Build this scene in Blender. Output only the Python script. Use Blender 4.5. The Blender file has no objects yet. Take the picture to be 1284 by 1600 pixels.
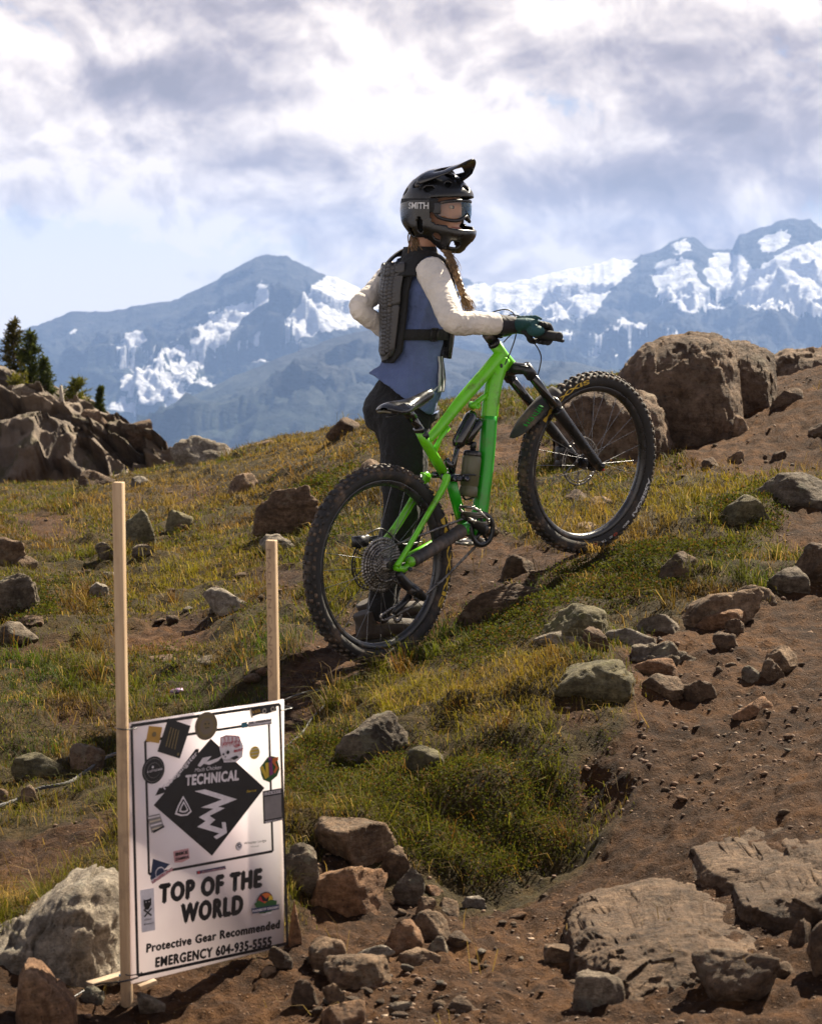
import bpy, bmesh, math, random
import numpy as np
from mathutils import Vector, Matrix

# ------------------------------------------------------------------ camera, sky, sun, exposure
SC = bpy.context.scene
COL = SC.collection
F_PX, W_PX, H_PX = 3607.0, 1284.0, 1600.0
HORIZON_PY = 480.0
CAM = np.array([0.0, 0.0, 1.55])
PITCH = math.atan((H_PX / 2 - HORIZON_PY) / F_PX)

cam_data = bpy.data.cameras.new('camera')
cam_data.sensor_fit = 'VERTICAL'
cam_data.sensor_height = 36.0
cam_data.lens = 36.0 * F_PX / H_PX
cam_data.clip_start = 0.05
cam_data.clip_end = 60000
cam_data.dof.use_dof = True
cam_data.dof.focus_distance = 8.75
cam_data.dof.aperture_fstop = 10.0
cam = bpy.data.objects.new('camera', cam_data)
COL.objects.link(cam)
cam.location = CAM
cam.rotation_euler = (math.pi / 2 - PITCH, 0, 0)
SC.camera = cam

SUN_AZ = math.radians(34.0)      # clockwise from the view direction (+Y)
SUN_EL = math.radians(43.0)
SUN_DIR = np.array([math.cos(SUN_EL) * math.sin(SUN_AZ), math.cos(SUN_EL) * math.cos(SUN_AZ), math.sin(SUN_EL)])
sun_data = bpy.data.lights.new('sun', 'SUN')
sun_data.energy = 5.0
sun_data.angle = math.radians(0.53)
sun_data.color = (1.0, 0.88, 0.69)
sun = bpy.data.objects.new('sun', sun_data)
COL.objects.link(sun)
sun.rotation_euler = Vector(-SUN_DIR).to_track_quat('-Z', 'Y').to_euler()
sun.location = (20, 30, 40)

SC.view_settings.view_transform = 'Standard'
SC.view_settings.look = 'None'
SC.view_settings.gamma = 1.0
SC.view_settings.use_curve_mapping = False
SC.view_settings.exposure = 1.8
SC.render.engine = 'CYCLES'
SC.cycles.use_denoising = True
SC.cycles.max_bounces = 8
SC.cycles.transparent_max_bounces = 12
SC.cycles.volume_bounces = 0
SC.cycles.volume_step_rate = 1.0
SC.cycles.caustics_reflective = False
SC.cycles.caustics_refractive = False


class NT:
    """Small helper for node trees."""
    def __init__(self, tree):
        self.t = tree
        self.n = tree.nodes
        self.l = tree.links

    def node(self, typ, **kw):
        nd = self.n.new(typ)
        for k, v in kw.items():
            setattr(nd, k, v)
        return nd

    def put(self, sock, v):
        if isinstance(v, bpy.types.NodeSocket):
            self.l.new(v, sock)
        elif v is not None:
            if sock.type == 'RGBA' and hasattr(v, '__len__') and len(v) == 3:
                v = (*v, 1.0)
            sock.default_value = v

    def math(self, op, a, b=None, c=None, clamp=False):
        nd = self.node('ShaderNodeMath', operation=op, use_clamp=clamp)
        self.put(nd.inputs[0], a)
        if b is not None: self.put(nd.inputs[1], b)
        if c is not None: self.put(nd.inputs[2], c)
        return nd.outputs[0]

    def vmath(self, op, a, b=None):
        nd = self.node('ShaderNodeVectorMath', operation=op)
        self.put(nd.inputs[0], a)
        if b is not None: self.put(nd.inputs[1], b)
        return nd.outputs['Value'] if op in ('DOT_PRODUCT', 'LENGTH') else nd.outputs[0]

    def mapping(self, vec, scale=(1, 1, 1), loc=(0, 0, 0), rot=(0, 0, 0)):
        nd = self.node('ShaderNodeMapping')
        self.put(nd.inputs['Vector'], vec)
        nd.inputs['Scale'].default_value = scale
        nd.inputs['Location'].default_value = loc
        nd.inputs['Rotation'].default_value = rot
        return nd.outputs[0]

    def noise(self, vec, scale=5, detail=4, rough=0.55, dist=0.0, lac=2.0, out='Fac'):
        nd = self.node('ShaderNodeTexNoise')
        self.put(nd.inputs['Vector'], vec)
        nd.inputs['Scale'].default_value = scale
        nd.inputs['Detail'].default_value = detail
        nd.inputs['Roughness'].default_value = rough
        nd.inputs['Distortion'].default_value = dist
        nd.inputs['Lacunarity'].default_value = lac
        return nd.outputs[out]

    def voronoi(self, vec, scale=5, feature='F1', out='Distance', rnd=1.0):
        nd = self.node('ShaderNodeTexVoronoi', feature=feature)
        self.put(nd.inputs['Vector'], vec)
        nd.inputs['Scale'].default_value = scale
        nd.inputs['Randomness'].default_value = rnd
        return nd.outputs[out]

    def ramp(self, fac, stops, interp='LINEAR'):
        nd = self.node('ShaderNodeValToRGB')
        cr = nd.color_ramp
        cr.interpolation = interp
        while len(cr.elements) < len(stops):
            cr.elements.new(0.5)
        for e, (p, c) in zip(cr.elements, stops):
            e.position = p
            e.color = (*c, 1) if hasattr(c, '__len__') else (c, c, c, 1)
        self.put(nd.inputs['Fac'], fac)
        return nd.outputs['Color']

    def mix(self, fac, a, b, blend='MIX'):
        nd = self.node('ShaderNodeMix', data_type='RGBA', blend_type=blend)
        self.put(nd.inputs[0], fac)
        self.put(nd.inputs[6], a)
        self.put(nd.inputs[7], b)
        return nd.outputs[2]

    def maprange(self, v, a, b, c=0.0, d=1.0, smooth=True):
        nd = self.node('ShaderNodeMapRange', interpolation_type='SMOOTHSTEP' if smooth else 'LINEAR')
        self.put(nd.inputs[0], v)
        for i, x in enumerate((a, b, c, d)):
            nd.inputs[i + 1].default_value = x
        return nd.outputs[0]

    def bump(self, height, strength=0.3, dist=0.02, normal=None):
        nd = self.node('ShaderNodeBump')
        nd.inputs['Strength'].default_value = strength
        nd.inputs['Distance'].default_value = dist
        self.put(nd.inputs['Height'], height)
        if normal is not None: self.put(nd.inputs['Normal'], normal)
        return nd.outputs[0]


def build_sky():
    world = bpy.data.worlds.new('World')
    SC.world = world
    world.use_nodes = True
    t = NT(world.node_tree)
    t.n.clear()
    out = t.node('ShaderNodeOutputWorld')
    bg = t.node('ShaderNodeBackground')
    t.l.new(bg.outputs[0], out.inputs[0])
    bg.inputs['Strength'].default_value = 0.05
    sky = t.node('ShaderNodeTexSky')
    sky.sky_type = 'NISHITA'
    sky.sun_disc = False
    sky.sun_elevation = SUN_EL
    sky.sun_rotation = SUN_AZ
    sky.altitude = 2000
    sky.air_density = 1.0
    sky.dust_density = 0.3
    sky.ozone_density = 1.5
    d = t.node('ShaderNodeTexCoord').outputs['Generated']
    # azimuth and elevation of the looked-at direction, in radians
    sep = t.node('ShaderNodeSeparateXYZ'); t.l.new(d, sep.inputs[0])
    az = t.math('ARCTAN2', sep.outputs[0], sep.outputs[1])
    el = t.math('ARCSINE', sep.outputs[2])
    # cumulus: flattened 3D noise on the direction sphere
    p0 = t.mapping(d, scale=(1, 1, 1.25))
    warp = t.noise(p0, scale=16, detail=1.5, rough=0.5, out='Color')
    wv = t.vmath('SCALE', t.vmath('SUBTRACT', warp, (0.5, 0.5, 0.5)))
    wv.node.inputs['Scale'].default_value = 0.035
    p = t.vmath('ADD', p0, wv)
    # one and the same field read twice: here, and a little towards the sun, for the lit side
    toward = Vector((SUN_DIR[0] * 0.7, 0, SUN_DIR[2] * 1.7)).normalized() * 0.013
    ps = t.vmath('ADD', p, tuple(toward))
    n_here = t.noise(p, scale=11.5, detail=8, rough=0.59)
    n_sun = t.noise(ps, scale=11.5, detail=5, rough=0.59)
    n_big = t.noise(p, scale=3.2, detail=2, rough=0.5)
    n_tone = t.noise(t.vmath('ADD', p0, (3.1, 1.7, 0.4)), scale=7.5, detail=3, rough=0.5)

    comb = t.node('ShaderNodeCombineXYZ')
    t.l.new(az, comb.inputs[0]); t.l.new(el, comb.inputs[1])

    def field(base, blobs):
        for px, py, rx, ry, amp in blobs:
            a0 = (px - 642) / F_PX
            e0 = (HORIZON_PY - py) / F_PX
            sx, sy = F_PX / (rx * 2.6), F_PX / (ry * 2.6)
            g = t.node('ShaderNodeTexGradient', gradient_type='QUADRATIC_SPHERE')
            t.l.new(t.mapping(comb.outputs[0], scale=(sx, sy, 1), loc=(-a0 * sx, -e0 * sy, 0)), g.inputs[0])
            base = t.math('MULTIPLY_ADD', g.outputs['Fac'], amp * 1.15, base)
        return base

    dens = t.math('ADD', t.math('ADD', n_here, 0.075), t.math('MULTIPLY', t.math('SUBTRACT', n_big, 0.5), 0.25))
    dens = field(dens, [(700, 205, 95, 24, -0.085), (655, 118, 80, 24, -0.075), (430, 60, 90, 18, -0.06), (40, 440, 300, 75, -0.24), (560, 150, 120, 60, 0.05),
                        (250, 150, 220, 90, 0.06), (1110, 220, 280, 140, 0.10), (300, 290, 260, 60, 0.08), (620, 15, 500, 30, 0.06), (800, 330, 260, 70, 0.10), (870, 5, 60, 10, -0.1)])
    cover = t.maprange(dens, 0.440, 0.535)
    # thick cores go grey, thin parts and the side towards the sun stay white
    grey = field(t.math('MULTIPLY', t.math('SUBTRACT', n_tone, 0.47), 1.1),
                 [(250, 140, 170, 72, 0.75), (395, 260, 130, 32, 0.50), (1150, 190, 210, 100, 0.62), (1010, 290, 250, 45, 0.40), (60, 300, 140, 40, 0.22), (420, 0, 420, 42, 0.40), (30, 20, 160, 40, 0.2),
                  (540, 140, 120, 60, -0.3), (930, 170, 60, 40, -0.25), (110, 100, 90, 60, -0.2), (1100, 40, 200, 40, -0.15)])
    relief = t.math('SUBTRACT', n_sun, n_here)
    shade = t.math('ADD', t.math('ADD', grey, t.math('MULTIPLY', t.math('SUBTRACT', dens, 0.55), 0.9)), t.math('MULTIPLY', relief, 4.2), clamp=True)
    k = 6.3
    ccol = t.ramp(shade, [(0.0, (k * 1.16, k * 1.03, k * 0.94)), (0.25, (k * 0.86, k * 0.76, k * 0.72)), (0.6, (k * .50, k * .445, k * .475)), (1.0, (k * .34, k * .31, k * .345))])
    # cloud and veil cut back overhead, out of view, to lower the ambient fill
    over = t.maprange(el, 0.2, 0.65, 1.0, 0.22)
    cover = t.math('MAXIMUM', t.math('MULTIPLY', cover, over), t.math('MULTIPLY', t.maprange(el, 0.0, 0.11, 0.85, 0.36), t.maprange(el, 0.2, 0.6, 1.0, 0.1)))
    skycol = t.mix(1.0, sky.outputs[0], (0.48, 0.50, 0.60), 'MULTIPLY')  # clear blue dimmed all round to weaken the sky fill
    col = t.mix(cover, skycol, ccol)
    t.l.new(col, bg.inputs['Color'])
    world.cycles.sampling_method = 'MANUAL'
    world.cycles.sample_map_resolution = 512


build_sky()

# ------------------------------------------------------------------ geometry of the view, noise, mesh helpers
_sp, _cp = math.sin(PITCH), math.cos(PITCH)
FWD = np.array([0, _cp, -_sp]); UPV = np.array([0, _sp, _cp]); RGT = np.array([1.0, 0, 0])


def ray(px, py):
    return FWD + RGT * ((px - 642.0) / F_PX) + UPV * ((800.0 - py) / F_PX)


def P(px, py, d):
    """World point seen at photograph position (px, py), d metres in front."""
    r = ray(px, py)
    return CAM + r * (d / r[1])


def project(xyz):
    v = np.asarray(xyz) - CAM
    z = v @ FWD
    return 642.0 + F_PX * (v @ RGT) / z, 800.0 - F_PX * (v @ UPV) / z


def _hash(ix, iy, iz, seed):
    h = (ix.astype(np.int64) * 374761393 + iy.astype(np.int64) * 668265263 + iz.astype(np.int64) * 2147483647 + seed * 974634777) & 0xFFFFFFFF
    h = ((h ^ (h >> 13)) * 1274126177) & 0xFFFFFFFF
    h = ((h ^ (h >> 16)) * 2246822519) & 0xFFFFFFFF
    return ((h ^ (h >> 15)) & 0xFFFFFF) / float(0xFFFFFF)


def vnoise(p, seed=0):
    """Value noise, -1..1, for an (N,3) array."""
    i = np.floor(p)
    f = p - i
    f = f * f * f * (f * (f * 6 - 15) + 10)
    i = i.astype(np.int64)
    x, y, z = i[:, 0], i[:, 1], i[:, 2]
    fx, fy, fz = f[:, 0], f[:, 1], f[:, 2]
    r = 0
    for dx in (0, 1):
        wx = fx if dx else 1 - fx
        for dy in (0, 1):
            wy = fy if dy else 1 - fy
            for dz in (0, 1):
                wz = fz if dz else 1 - fz
                r = r + wx * wy * wz * _hash(x + dx, y + dy, z + dz, seed)
    return r * 2 - 1


def fbm(p, octaves=4, seed=0, gain=0.5, lac=2.03, ridged=False):
    p = np.asarray(p, dtype=np.float64)
    if p.shape[1] == 2:
        p = np.column_stack([p, np.full(len(p), 0.37)])
    a, s, tot = 1.0, 0.0, 0.0
    q = p.copy()
    for o in range(octaves):
        n = vnoise(q, seed + o * 17)
        if ridged:
            n = 1 - 2 * np.abs(n)
        s = s + a * n
        tot += a
        a *= gain
        q = q * lac + 13.7
    return s / tot


def facets(p, seed=0, sharp=0.55):
    """Blocky fracture noise: every cell carries its own random plane."""
    i = np.floor(p).astype(np.int64)
    best = np.full(len(p), 9.0); val = np.zeros(len(p))
    for dx in (-1, 0, 1):
        for dy in (-1, 0, 1):
            for dz in (-1, 0, 1):
                cx, cy, cz = i[:, 0] + dx, i[:, 1] + dy, i[:, 2] + dz
                h = [_hash(cx, cy, cz, seed + k * 101) for k in range(4)]
                q = np.column_stack([cx + h[0], cy + h[1], cz + h[2]])
                d = p - q
                d2 = (d * d).sum(1)
                m = d2 < best
                tilt = (d[:, 0] * (h[1] - .5) + d[:, 1] * (h[2] - .5) + d[:, 2] * (h[0] - .5)) * 2 * sharp
                val = np.where(m, h[3] - .5 + tilt, val)
                best = np.where(m, d2, best)
    return val


def smooth01(x, a, b):
    t = np.clip((x - a) / (b - a), 0, 1)
    return t * t * (3 - 2 * t)


def mesh_np(name, verts, faces, smooth=True):
    """Mesh from arrays; faces is a list of (M,k) integer arrays."""
    me = bpy.data.meshes.new(name)
    verts = np.asarray(verts, dtype=np.float32)
    me.vertices.add(len(verts))
    me.vertices.foreach_set('co', verts.ravel())
    if isinstance(faces, np.ndarray):
        faces = [faces]
    idx = np.concatenate([f.ravel() for f in faces]).astype(np.int32)
    sizes = np.concatenate([np.full(len(f), f.shape[1], dtype=np.int32) for f in faces])
    starts = np.concatenate([[0], np.cumsum(sizes)[:-1]]).astype(np.int32)
    me.loops.add(len(idx))
    me.loops.foreach_set('vertex_index', idx)
    me.polygons.add(len(sizes))
    me.polygons.foreach_set('loop_start', starts)
    me.polygons.foreach_set('loop_total', sizes)
    me.update(calc_edges=True)
    me.validate()
    if smooth:
        me.polygons.foreach_set('use_smooth', np.ones(len(me.polygons), dtype=bool))
    return me


def add_attr(me, name, vals, dim=1):
    vals = np.asarray(vals, dtype=np.float32)
    if dim == 1:
        a = me.attributes.new(name, 'FLOAT', 'POINT'); a.data.foreach_set('value', vals.ravel())
    else:
        if vals.shape[1] == 3:
            vals = np.column_stack([vals, np.ones(len(vals), dtype=np.float32)])
        a = me.attributes.new(name, 'FLOAT_COLOR', 'POINT'); a.data.foreach_set('color', vals.ravel())


def link(name, me, mat=None, parent=None, loc=None):
    o = bpy.data.objects.new(name, me)
    COL.objects.link(o)
    if mat is not None and me is not None:
        me.materials.append(mat)
    if parent is not None:
        o.parent = parent
    if loc is not None:
        o.location = loc
    return o


def tag(o, label, cat, group=None):
    o['label'] = label
    o['category'] = cat
    if group: o['group'] = group
    return o


def thing(name, label, cat, loc, group=None):
    o = bpy.data.objects.new(name, None)
    COL.objects.link(o)
    o.empty_display_size = 0.1
    o.location = loc
    return tag(o, label, cat, group)


MATS = {}


def material(name):
    m = bpy.data.materials.new(name)
    m.use_nodes = True
    t = NT(m.node_tree)
    b = t.n['Principled BSDF']
    MATS[name] = m
    return m, t, b


def plain(name, col, rough=0.5, metal=0.0, coat=0.0, grime=0.25, gscale=30.0, bump=0.0, bscale=200.0, spec=None, dirt=None, dirt_amt=0.0):
    """A painted, plastic, cloth or metal surface with uneven tone, uneven gloss and optional dust."""
    m, t, b = material(name)
    oc = t.node('ShaderNodeTexCoord').outputs['Object']
    n = t.noise(oc, scale=gscale, detail=5, rough=0.65)
    lo = tuple(c * (1 - grime) for c in col)
    hi = tuple(min(1, c * (1 + grime * 0.6)) for c in col)
    c = t.ramp(n, [(0.3, lo), (0.7, hi)])
    if dirt is not None:
        dn = t.noise(oc, scale=gscale * 0.6, detail=6, rough=0.7)
        c = t.mix(t.maprange(dn, 0.62 - dirt_amt * 0.4, 0.72), c, dirt)
    t.l.new(c, b.inputs['Base Color'])
    t.l.new(t.maprange(n, 0.3, 0.7, max(0.02, rough - 0.1), min(1, rough + 0.12)), b.inputs['Roughness'])
    b.inputs['Metallic'].default_value = metal
    b.inputs['Coat Weight'].default_value = coat
    if spec is not None:
        b.inputs['Specular IOR Level'].default_value = spec
    if bump > 0:
        bn = t.noise(oc, scale=bscale, detail=3, rough=0.6)
        t.l.new(t.bump(bn, bump, 0.004), b.inputs['Normal'])
    return m


def tube_arrays(pts, radii, segs=10, ell=None, cap=True, resample=None, up=None):
    """Sweep along points; radii per point; ell = (scale sideways, scale up-ish)."""
    pts = np.asarray(pts, dtype=float)
    radii = np.full(len(pts), radii, dtype=float) if np.isscalar(radii) else np.asarray(radii, dtype=float)
    ellv = None
    if ell is not None:
        ellv = np.asarray(ell, dtype=float)
        if ellv.ndim == 1: ellv = np.tile(ellv, (len(pts), 1))
    if resample:
        tt = np.linspace(0, len(pts) - 1, resample)
        pts = catmull(pts, tt)
        radii = np.interp(tt, np.arange(len(radii)), radii)
        if ellv is not None:
            ellv = np.column_stack([np.interp(tt, np.arange(len(ellv)), ellv[:, k]) for k in (0, 1)])
    n = len(pts)
    tan = np.gradient(pts, axis=0)
    tan /= np.linalg.norm(tan, axis=1, keepdims=True) + 1e-12
    ref = np.array(up if up is not None else ((0, 0, 1) if abs(tan[0][2]) < 0.9 else (0, 1, 0)), dtype=float)
    a = np.zeros((n, 3)); b = np.zeros((n, 3))
    prev = None
    for i in range(n):
        r = ref if prev is None or up is not None else prev
        u = r - tan[i] * (r @ tan[i])
        u /= np.linalg.norm(u) + 1e-12
        prev = u
        b[i] = u
        a[i] = np.cross(tan[i], u)
    th = np.linspace(0, 2 * np.pi, segs, endpoint=False)
    ex = ellv[:, 0] if ellv is not None else np.ones(n)
    ey = ellv[:, 1] if ellv is not None else np.ones(n)
    v = pts[:, None, :] + radii[:, None, None] * (np.cos(th)[None, :, None] * a[:, None, :] * ex[:, None, None] + np.sin(th)[None, :, None] * b[:, None, :] * ey[:, None, None])
    v = v.reshape(-1, 3)
    i = np.arange(n - 1)[:, None] * segs
    j = np.arange(segs)[None, :]
    jn = (j + 1) % segs
    q = np.stack([i + j, i + jn, i + segs + jn, i + segs + j], axis=-1).reshape(-1, 4)
    faces = [q]
    if cap:
        c0 = len(v)
        v = np.vstack([v, pts[0], pts[-1]])
        jj = np.arange(segs)
        f0 = np.stack([np.full(segs, c0), (jj + 1) % segs, jj], axis=-1)
        base = (n - 1) * segs
        f1 = np.stack([np.full(segs, c0 + 1), base + jj, base + (jj + 1) % segs], axis=-1)
        faces.append(np.vstack([f0, f1]))
    return v, faces


def catmull(pts, tt):
    pts = np.asarray(pts, dtype=float)
    n = len(pts)
    i = np.clip(np.floor(tt).astype(int), 0, n - 2)
    f = (tt - i)[:, None]
    p0 = pts[np.clip(i - 1, 0, n - 1)]; p1 = pts[i]; p2 = pts[i + 1]; p3 = pts[np.clip(i + 2, 0, n - 1)]
    return 0.5 * ((2 * p1) + (-p0 + p2) * f + (2 * p0 - 5 * p1 + 4 * p2 - p3) * f ** 2 + (-p0 + 3 * p1 - 3 * p2 + p3) * f ** 3)


class MB:
    """Collects shapes in world space and links them as one mesh object under a parent."""
    def __init__(self):
        self.v = []; self.f = {}; self.n = 0

    def add(self, v, faces):
        if isinstance(faces, np.ndarray): faces = [faces]
        for f in faces:
            if len(f): self.f.setdefault(f.shape[1], []).append(np.asarray(f) + self.n)
        self.v.append(np.asarray(v, dtype=float)); self.n += len(v)
        return self

    def tube(self, pts, radii, segs=10, **kw):
        return self.add(*tube_arrays(pts, radii, segs, **kw))

    def box(self, c, ax, ay, az_):
        """Box from centre and three half-axis vectors."""
        c = np.asarray(c, float); ax = np.asarray(ax, float); ay = np.asarray(ay, float); az_ = np.asarray(az_, float)
        s = np.array([[x, y, z] for x in (-1, 1) for y in (-1, 1) for z in (-1, 1)], float)
        v = c + s[:, :1] * ax + s[:, 1:2] * ay + s[:, 2:] * az_
        f = np.array([[0, 1, 3, 2], [4, 6, 7, 5], [0, 4, 5, 1], [2, 3, 7, 6], [0, 2, 6, 4], [1, 5, 7, 3]])
        return self.add(v, f)

    def ball(self, c, ax, ay, az_, nu=14, nv=9):
        c = np.asarray(c, float)
        th = np.linspace(0, 2 * np.pi, nu, endpoint=False)
        ph = np.linspace(-np.pi / 2, np.pi / 2, nv)
        T, Ph = np.meshgrid(th, ph)
        v = c + (np.cos(T) * np.cos(Ph)).reshape(-1, 1) * np.asarray(ax) + (np.sin(T) * np.cos(Ph)).reshape(-1, 1) * np.asarray(ay) + np.sin(Ph).reshape(-1, 1) * np.asarray(az_)
        i = np.arange(nv - 1)[:, None] * nu; j = np.arange(nu)[None, :]; jn = (j + 1) % nu
        q = np.stack([i + j, i + jn, i + nu + jn, i + nu + j], axis=-1).reshape(-1, 4)
        return self.add(v, q)

    def build(self, name, mat, parent=None, smooth=True, bevel=0.0, autosmooth=None):
        v = np.vstack(self.v)
        org = np.array(parent_origin(parent)) if parent is not None else np.zeros(3)
        faces = [np.vstack(fs) for k, fs in sorted(self.f.items())]
        me = mesh_np(name, v - org, faces, smooth)
        o = link(name, me, mat, parent)
        if autosmooth is not None:
            edge_sharp(me, autosmooth)
        if bevel > 0:
            md = o.modifiers.new('bevel', 'BEVEL'); md.width = bevel; md.segments = 2; md.limit_method = 'ANGLE'
        return o


def parent_origin(p):
    o = np.zeros(3)
    while p is not None:
        o += np.array(p.location); p = p.parent
    return o


def edge_sharp(me, ang):
    bm = bmesh.new(); bm.from_mesh(me)
    bmesh.ops.remove_doubles(bm, verts=bm.verts, dist=1e-6)
    for e in bm.edges:
        if len(e.link_faces) == 2:
            e.smooth = e.calc_face_angle(0) < ang
    bm.to_mesh(me); bm.free()


# ------------------------------------------------------------------ terrain: height field fitted to surveyed ground points
# (photo column, photo row, metres away) of points on the bare ground
CTRL = [(-300, 1600, 4.9), (0, 1600, 4.9), (205, 1585, 5.12), (642, 1600, 4.9), (1000, 1600, 4.85), (1284, 1600, 4.8), (1600, 1600, 4.8),
        (0, 1500, 5.3), (455, 1490, 5.45), (700, 1480, 5.5), (1000, 1480, 5.45), (1284, 1480, 5.3),
        (600, 1400, 5.95), (740, 1390, 6.05), (900, 1345, 6.25), (1050, 1310, 6.2), (1284, 1340, 5.85),
        (470, 1330, 6.25), (600, 1275, 6.42), (760, 1195, 6.75), (870, 1140, 6.95), (985, 1085, 7.25),
        (1060, 1190, 6.75), (1284, 1150, 6.8), (1030, 1060, 7.5),
        (600, 1120, 7.45), (700, 1060, 7.75), (800, 1005, 8.05), (520, 1110, 7.65), (660, 1050, 8.0),
        (591, 1037, 8.52), (921, 868, 9.38), (757, 952, 8.95), (560, 1008, 8.9), (620, 1003, 8.93), (640, 960, 9.25),
        (960, 900, 8.95), (870, 920, 8.75), (1080, 868, 9.2), (1000, 960, 8.35), (1150, 945, 8.4),
        (1284, 1000, 7.9), (1100, 1010, 7.85), (1284, 900, 8.8), (1284, 800, 10.0), (1200, 765, 10.6), (1100, 760, 11.0),
        (1284, 710, 12.3), (1040, 705, 12.6), (1284, 552, 20), (1000, 690, 13.5), (1500, 560, 20), (1500, 800, 9.6), (1225, 655, 12.9), (1284, 603, 13.4), (1160, 692, 12.6), (1360, 575, 13.4), (1284, 566, 16),
        (800, 850, 9.9), (700, 880, 9.6), (900, 800, 10.6), (760, 780, 11.4), (500, 1010, 8.75), (450, 1020, 8.7),
        (800, 695, 15.0), (900, 690, 14.5), (690, 690, 15.2), (570, 668, 16.5), (480, 705, 17.5), (400, 708, 20), (300, 728, 21), (200, 745, 22), (0, 750, 22.5), (-300, 750, 22.5),
        (440, 810, 13.5), (560, 800, 12.6), (640, 800, 12), (200, 850, 13.2), (0, 850, 13.2), (300, 950, 10.4), (0, 950, 10.4), (450, 920, 10.2),
        (300, 1080, 8.55), (0, 1080, 8.55), (0, 1200, 7.25), (300, 1200, 7.2), (0, 1320, 6.3), (180, 1330, 6.15), (420, 1250, 6.75), (-300, 1080, 8.5), (-300, 1320, 6.3)]
_pts = np.array([P(*c) for c in CTRL])


def _uv(x, y):
    return np.column_stack([x / y * 8.0, np.log(y) * 3.2])


def _tps(r2):
    return 0.5 * r2 * np.log(r2 + 1e-9)


def _fit():
    uv = _uv(_pts[:, 0], _pts[:, 1])
    n = len(uv)
    d2 = ((uv[:, None] - uv[None]) ** 2).sum(-1)
    A = np.zeros((n + 3, n + 3))
    A[:n, :n] = _tps(d2) + np.eye(n) * 0.004
    A[:n, n] = 1; A[:n, n + 1:] = uv; A[n, :n] = 1; A[n + 1:, :n] = uv.T
    rhs = np.concatenate([_pts[:, 2], np.zeros(3)])
    return uv, np.linalg.solve(A, rhs)


_CUV, _CW = _fit()


def base_h(x, y):
    x = np.asarray(x, float); y = np.asarray(y, float)
    yc = np.clip(y, 4.3, 26.0)
    xc = np.clip(x / y, -0.30, 0.30) * yc
    out = np.empty(x.size)
    uv = _uv(xc.ravel(), yc.ravel())
    for s in range(0, len(uv), 60000):
        u = uv[s:s + 60000]
        d2 = ((u[:, None] - _CUV[None]) ** 2).sum(-1)
        out[s:s + 60000] = _tps(d2) @ _CW[:-3] + _CW[-3] + u @ _CW[-2:]
    out = out.reshape(x.shape)
    # beyond the crest the ground rolls over into the valley
    far = np.clip(y - 21.0, 0, None)
    out = out - 0.028 * far ** 1.75
    near = np.clip(4.3 - y, 0, None)
    return out - near * 0.02


def inpoly(px, py, poly):
    poly = np.asarray(poly, float)
    inside = np.zeros(px.shape, bool)
    x0, y0 = poly[-1]
    for x1, y1 in poly:
        c = ((y1 > py) != (y0 > py)) & (px < (x0 - x1) * (py - y1) / (y0 - y1 + 1e-12) + x1)
        inside ^= c
        x0, y0 = x1, y1
    return inside


# outlines of what covers the ground, surveyed on the photograph and carried onto the ground
BARE = [
    # lower trail and its right flank
    [(-400, 1700), (-400, 1480), (60, 1470), (200, 1500), (330, 1500), (450, 1440), (470, 1330), (560, 1290), (640, 1350), (770, 1385), (900, 1340), (960, 1260), (880, 1205),
     (905, 1160), (985, 1125), (1000, 1085), (960, 1030), (1010, 985), (1090, 960), (1200, 925), (1300, 890), (1700, 860), (1700, 1700)],
    # upper trail on the right
    [(1030, 735), (1040, 690), (1150, 640), (1160, 560), (1200, 530), (1300, 500), (1700, 480), (1700, 760), (1290, 740), (1200, 738), (1100, 735)],
    # path behind and under the bicycle
    [(690, 780), (690, 690), (790, 660), (870, 690), (850, 740), (790, 745), (740, 800), (900, 860), (930, 870), (860, 905), (800, 925), (740, 955), (690, 1005), (600, 1050), (530, 1085),
     (480, 1150), (430, 1190), (380, 1200), (400, 1130), (450, 1060), (490, 1000), (560, 950), (640, 880)],
    # worn strip at far left, behind the rope
    [(-400, 1330), (-400, 1420), (60, 1410), (190, 1330), (190, 1250), (80, 1290)],
    [(370, 895), (410, 880), (480, 870), (490, 960), (440, 935)], [(20, 800), (100, 800), (160, 830), (90, 850), (20, 840)], [(160, 800), (215, 770), (240, 790), (190, 815)],
    [(185, 990), (245, 958), (330, 962), (340, 1000), (230, 1016)], [(-20, 1004), (80, 988), (150, 1004), (60, 1034)], [(250, 770), (330, 745), (345, 770), (290, 800)], [(60, 1120), (150, 1105), (190, 1130), (100, 1150)], [(640, 1180), (700, 1165), (740, 1190), (680, 1215)], [(840, 1100), (900, 1090), (960, 1110), (900, 1130)],
    [(1180, 860), (1230, 800), (1300, 790), (1700, 800), (1700, 850), (1290, 870)],
]
RUSSET = [[(380, 700), (480, 690), (560, 660), (610, 690), (600, 740), (480, 770), (400, 745)], [(120, 760), (420, 720), (430, 770), (300, 790), (140, 800)], [(1030, 800), (900, 850), (960, 860), (1100, 830)]]
YELLOW = [[(860, 750), (1040, 740), (1210, 745), (1150, 800), (1030, 830), (900, 850), (820, 800)], [(560, 1080), (760, 1010), (900, 1040), (1000, 1090), (860, 1130), (640, 1150)], [(200, 860), (420, 840), (440, 900), (300, 960), (200, 960)],
          [(730, 740), (800, 760), (800, 830), (720, 830)]]
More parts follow.
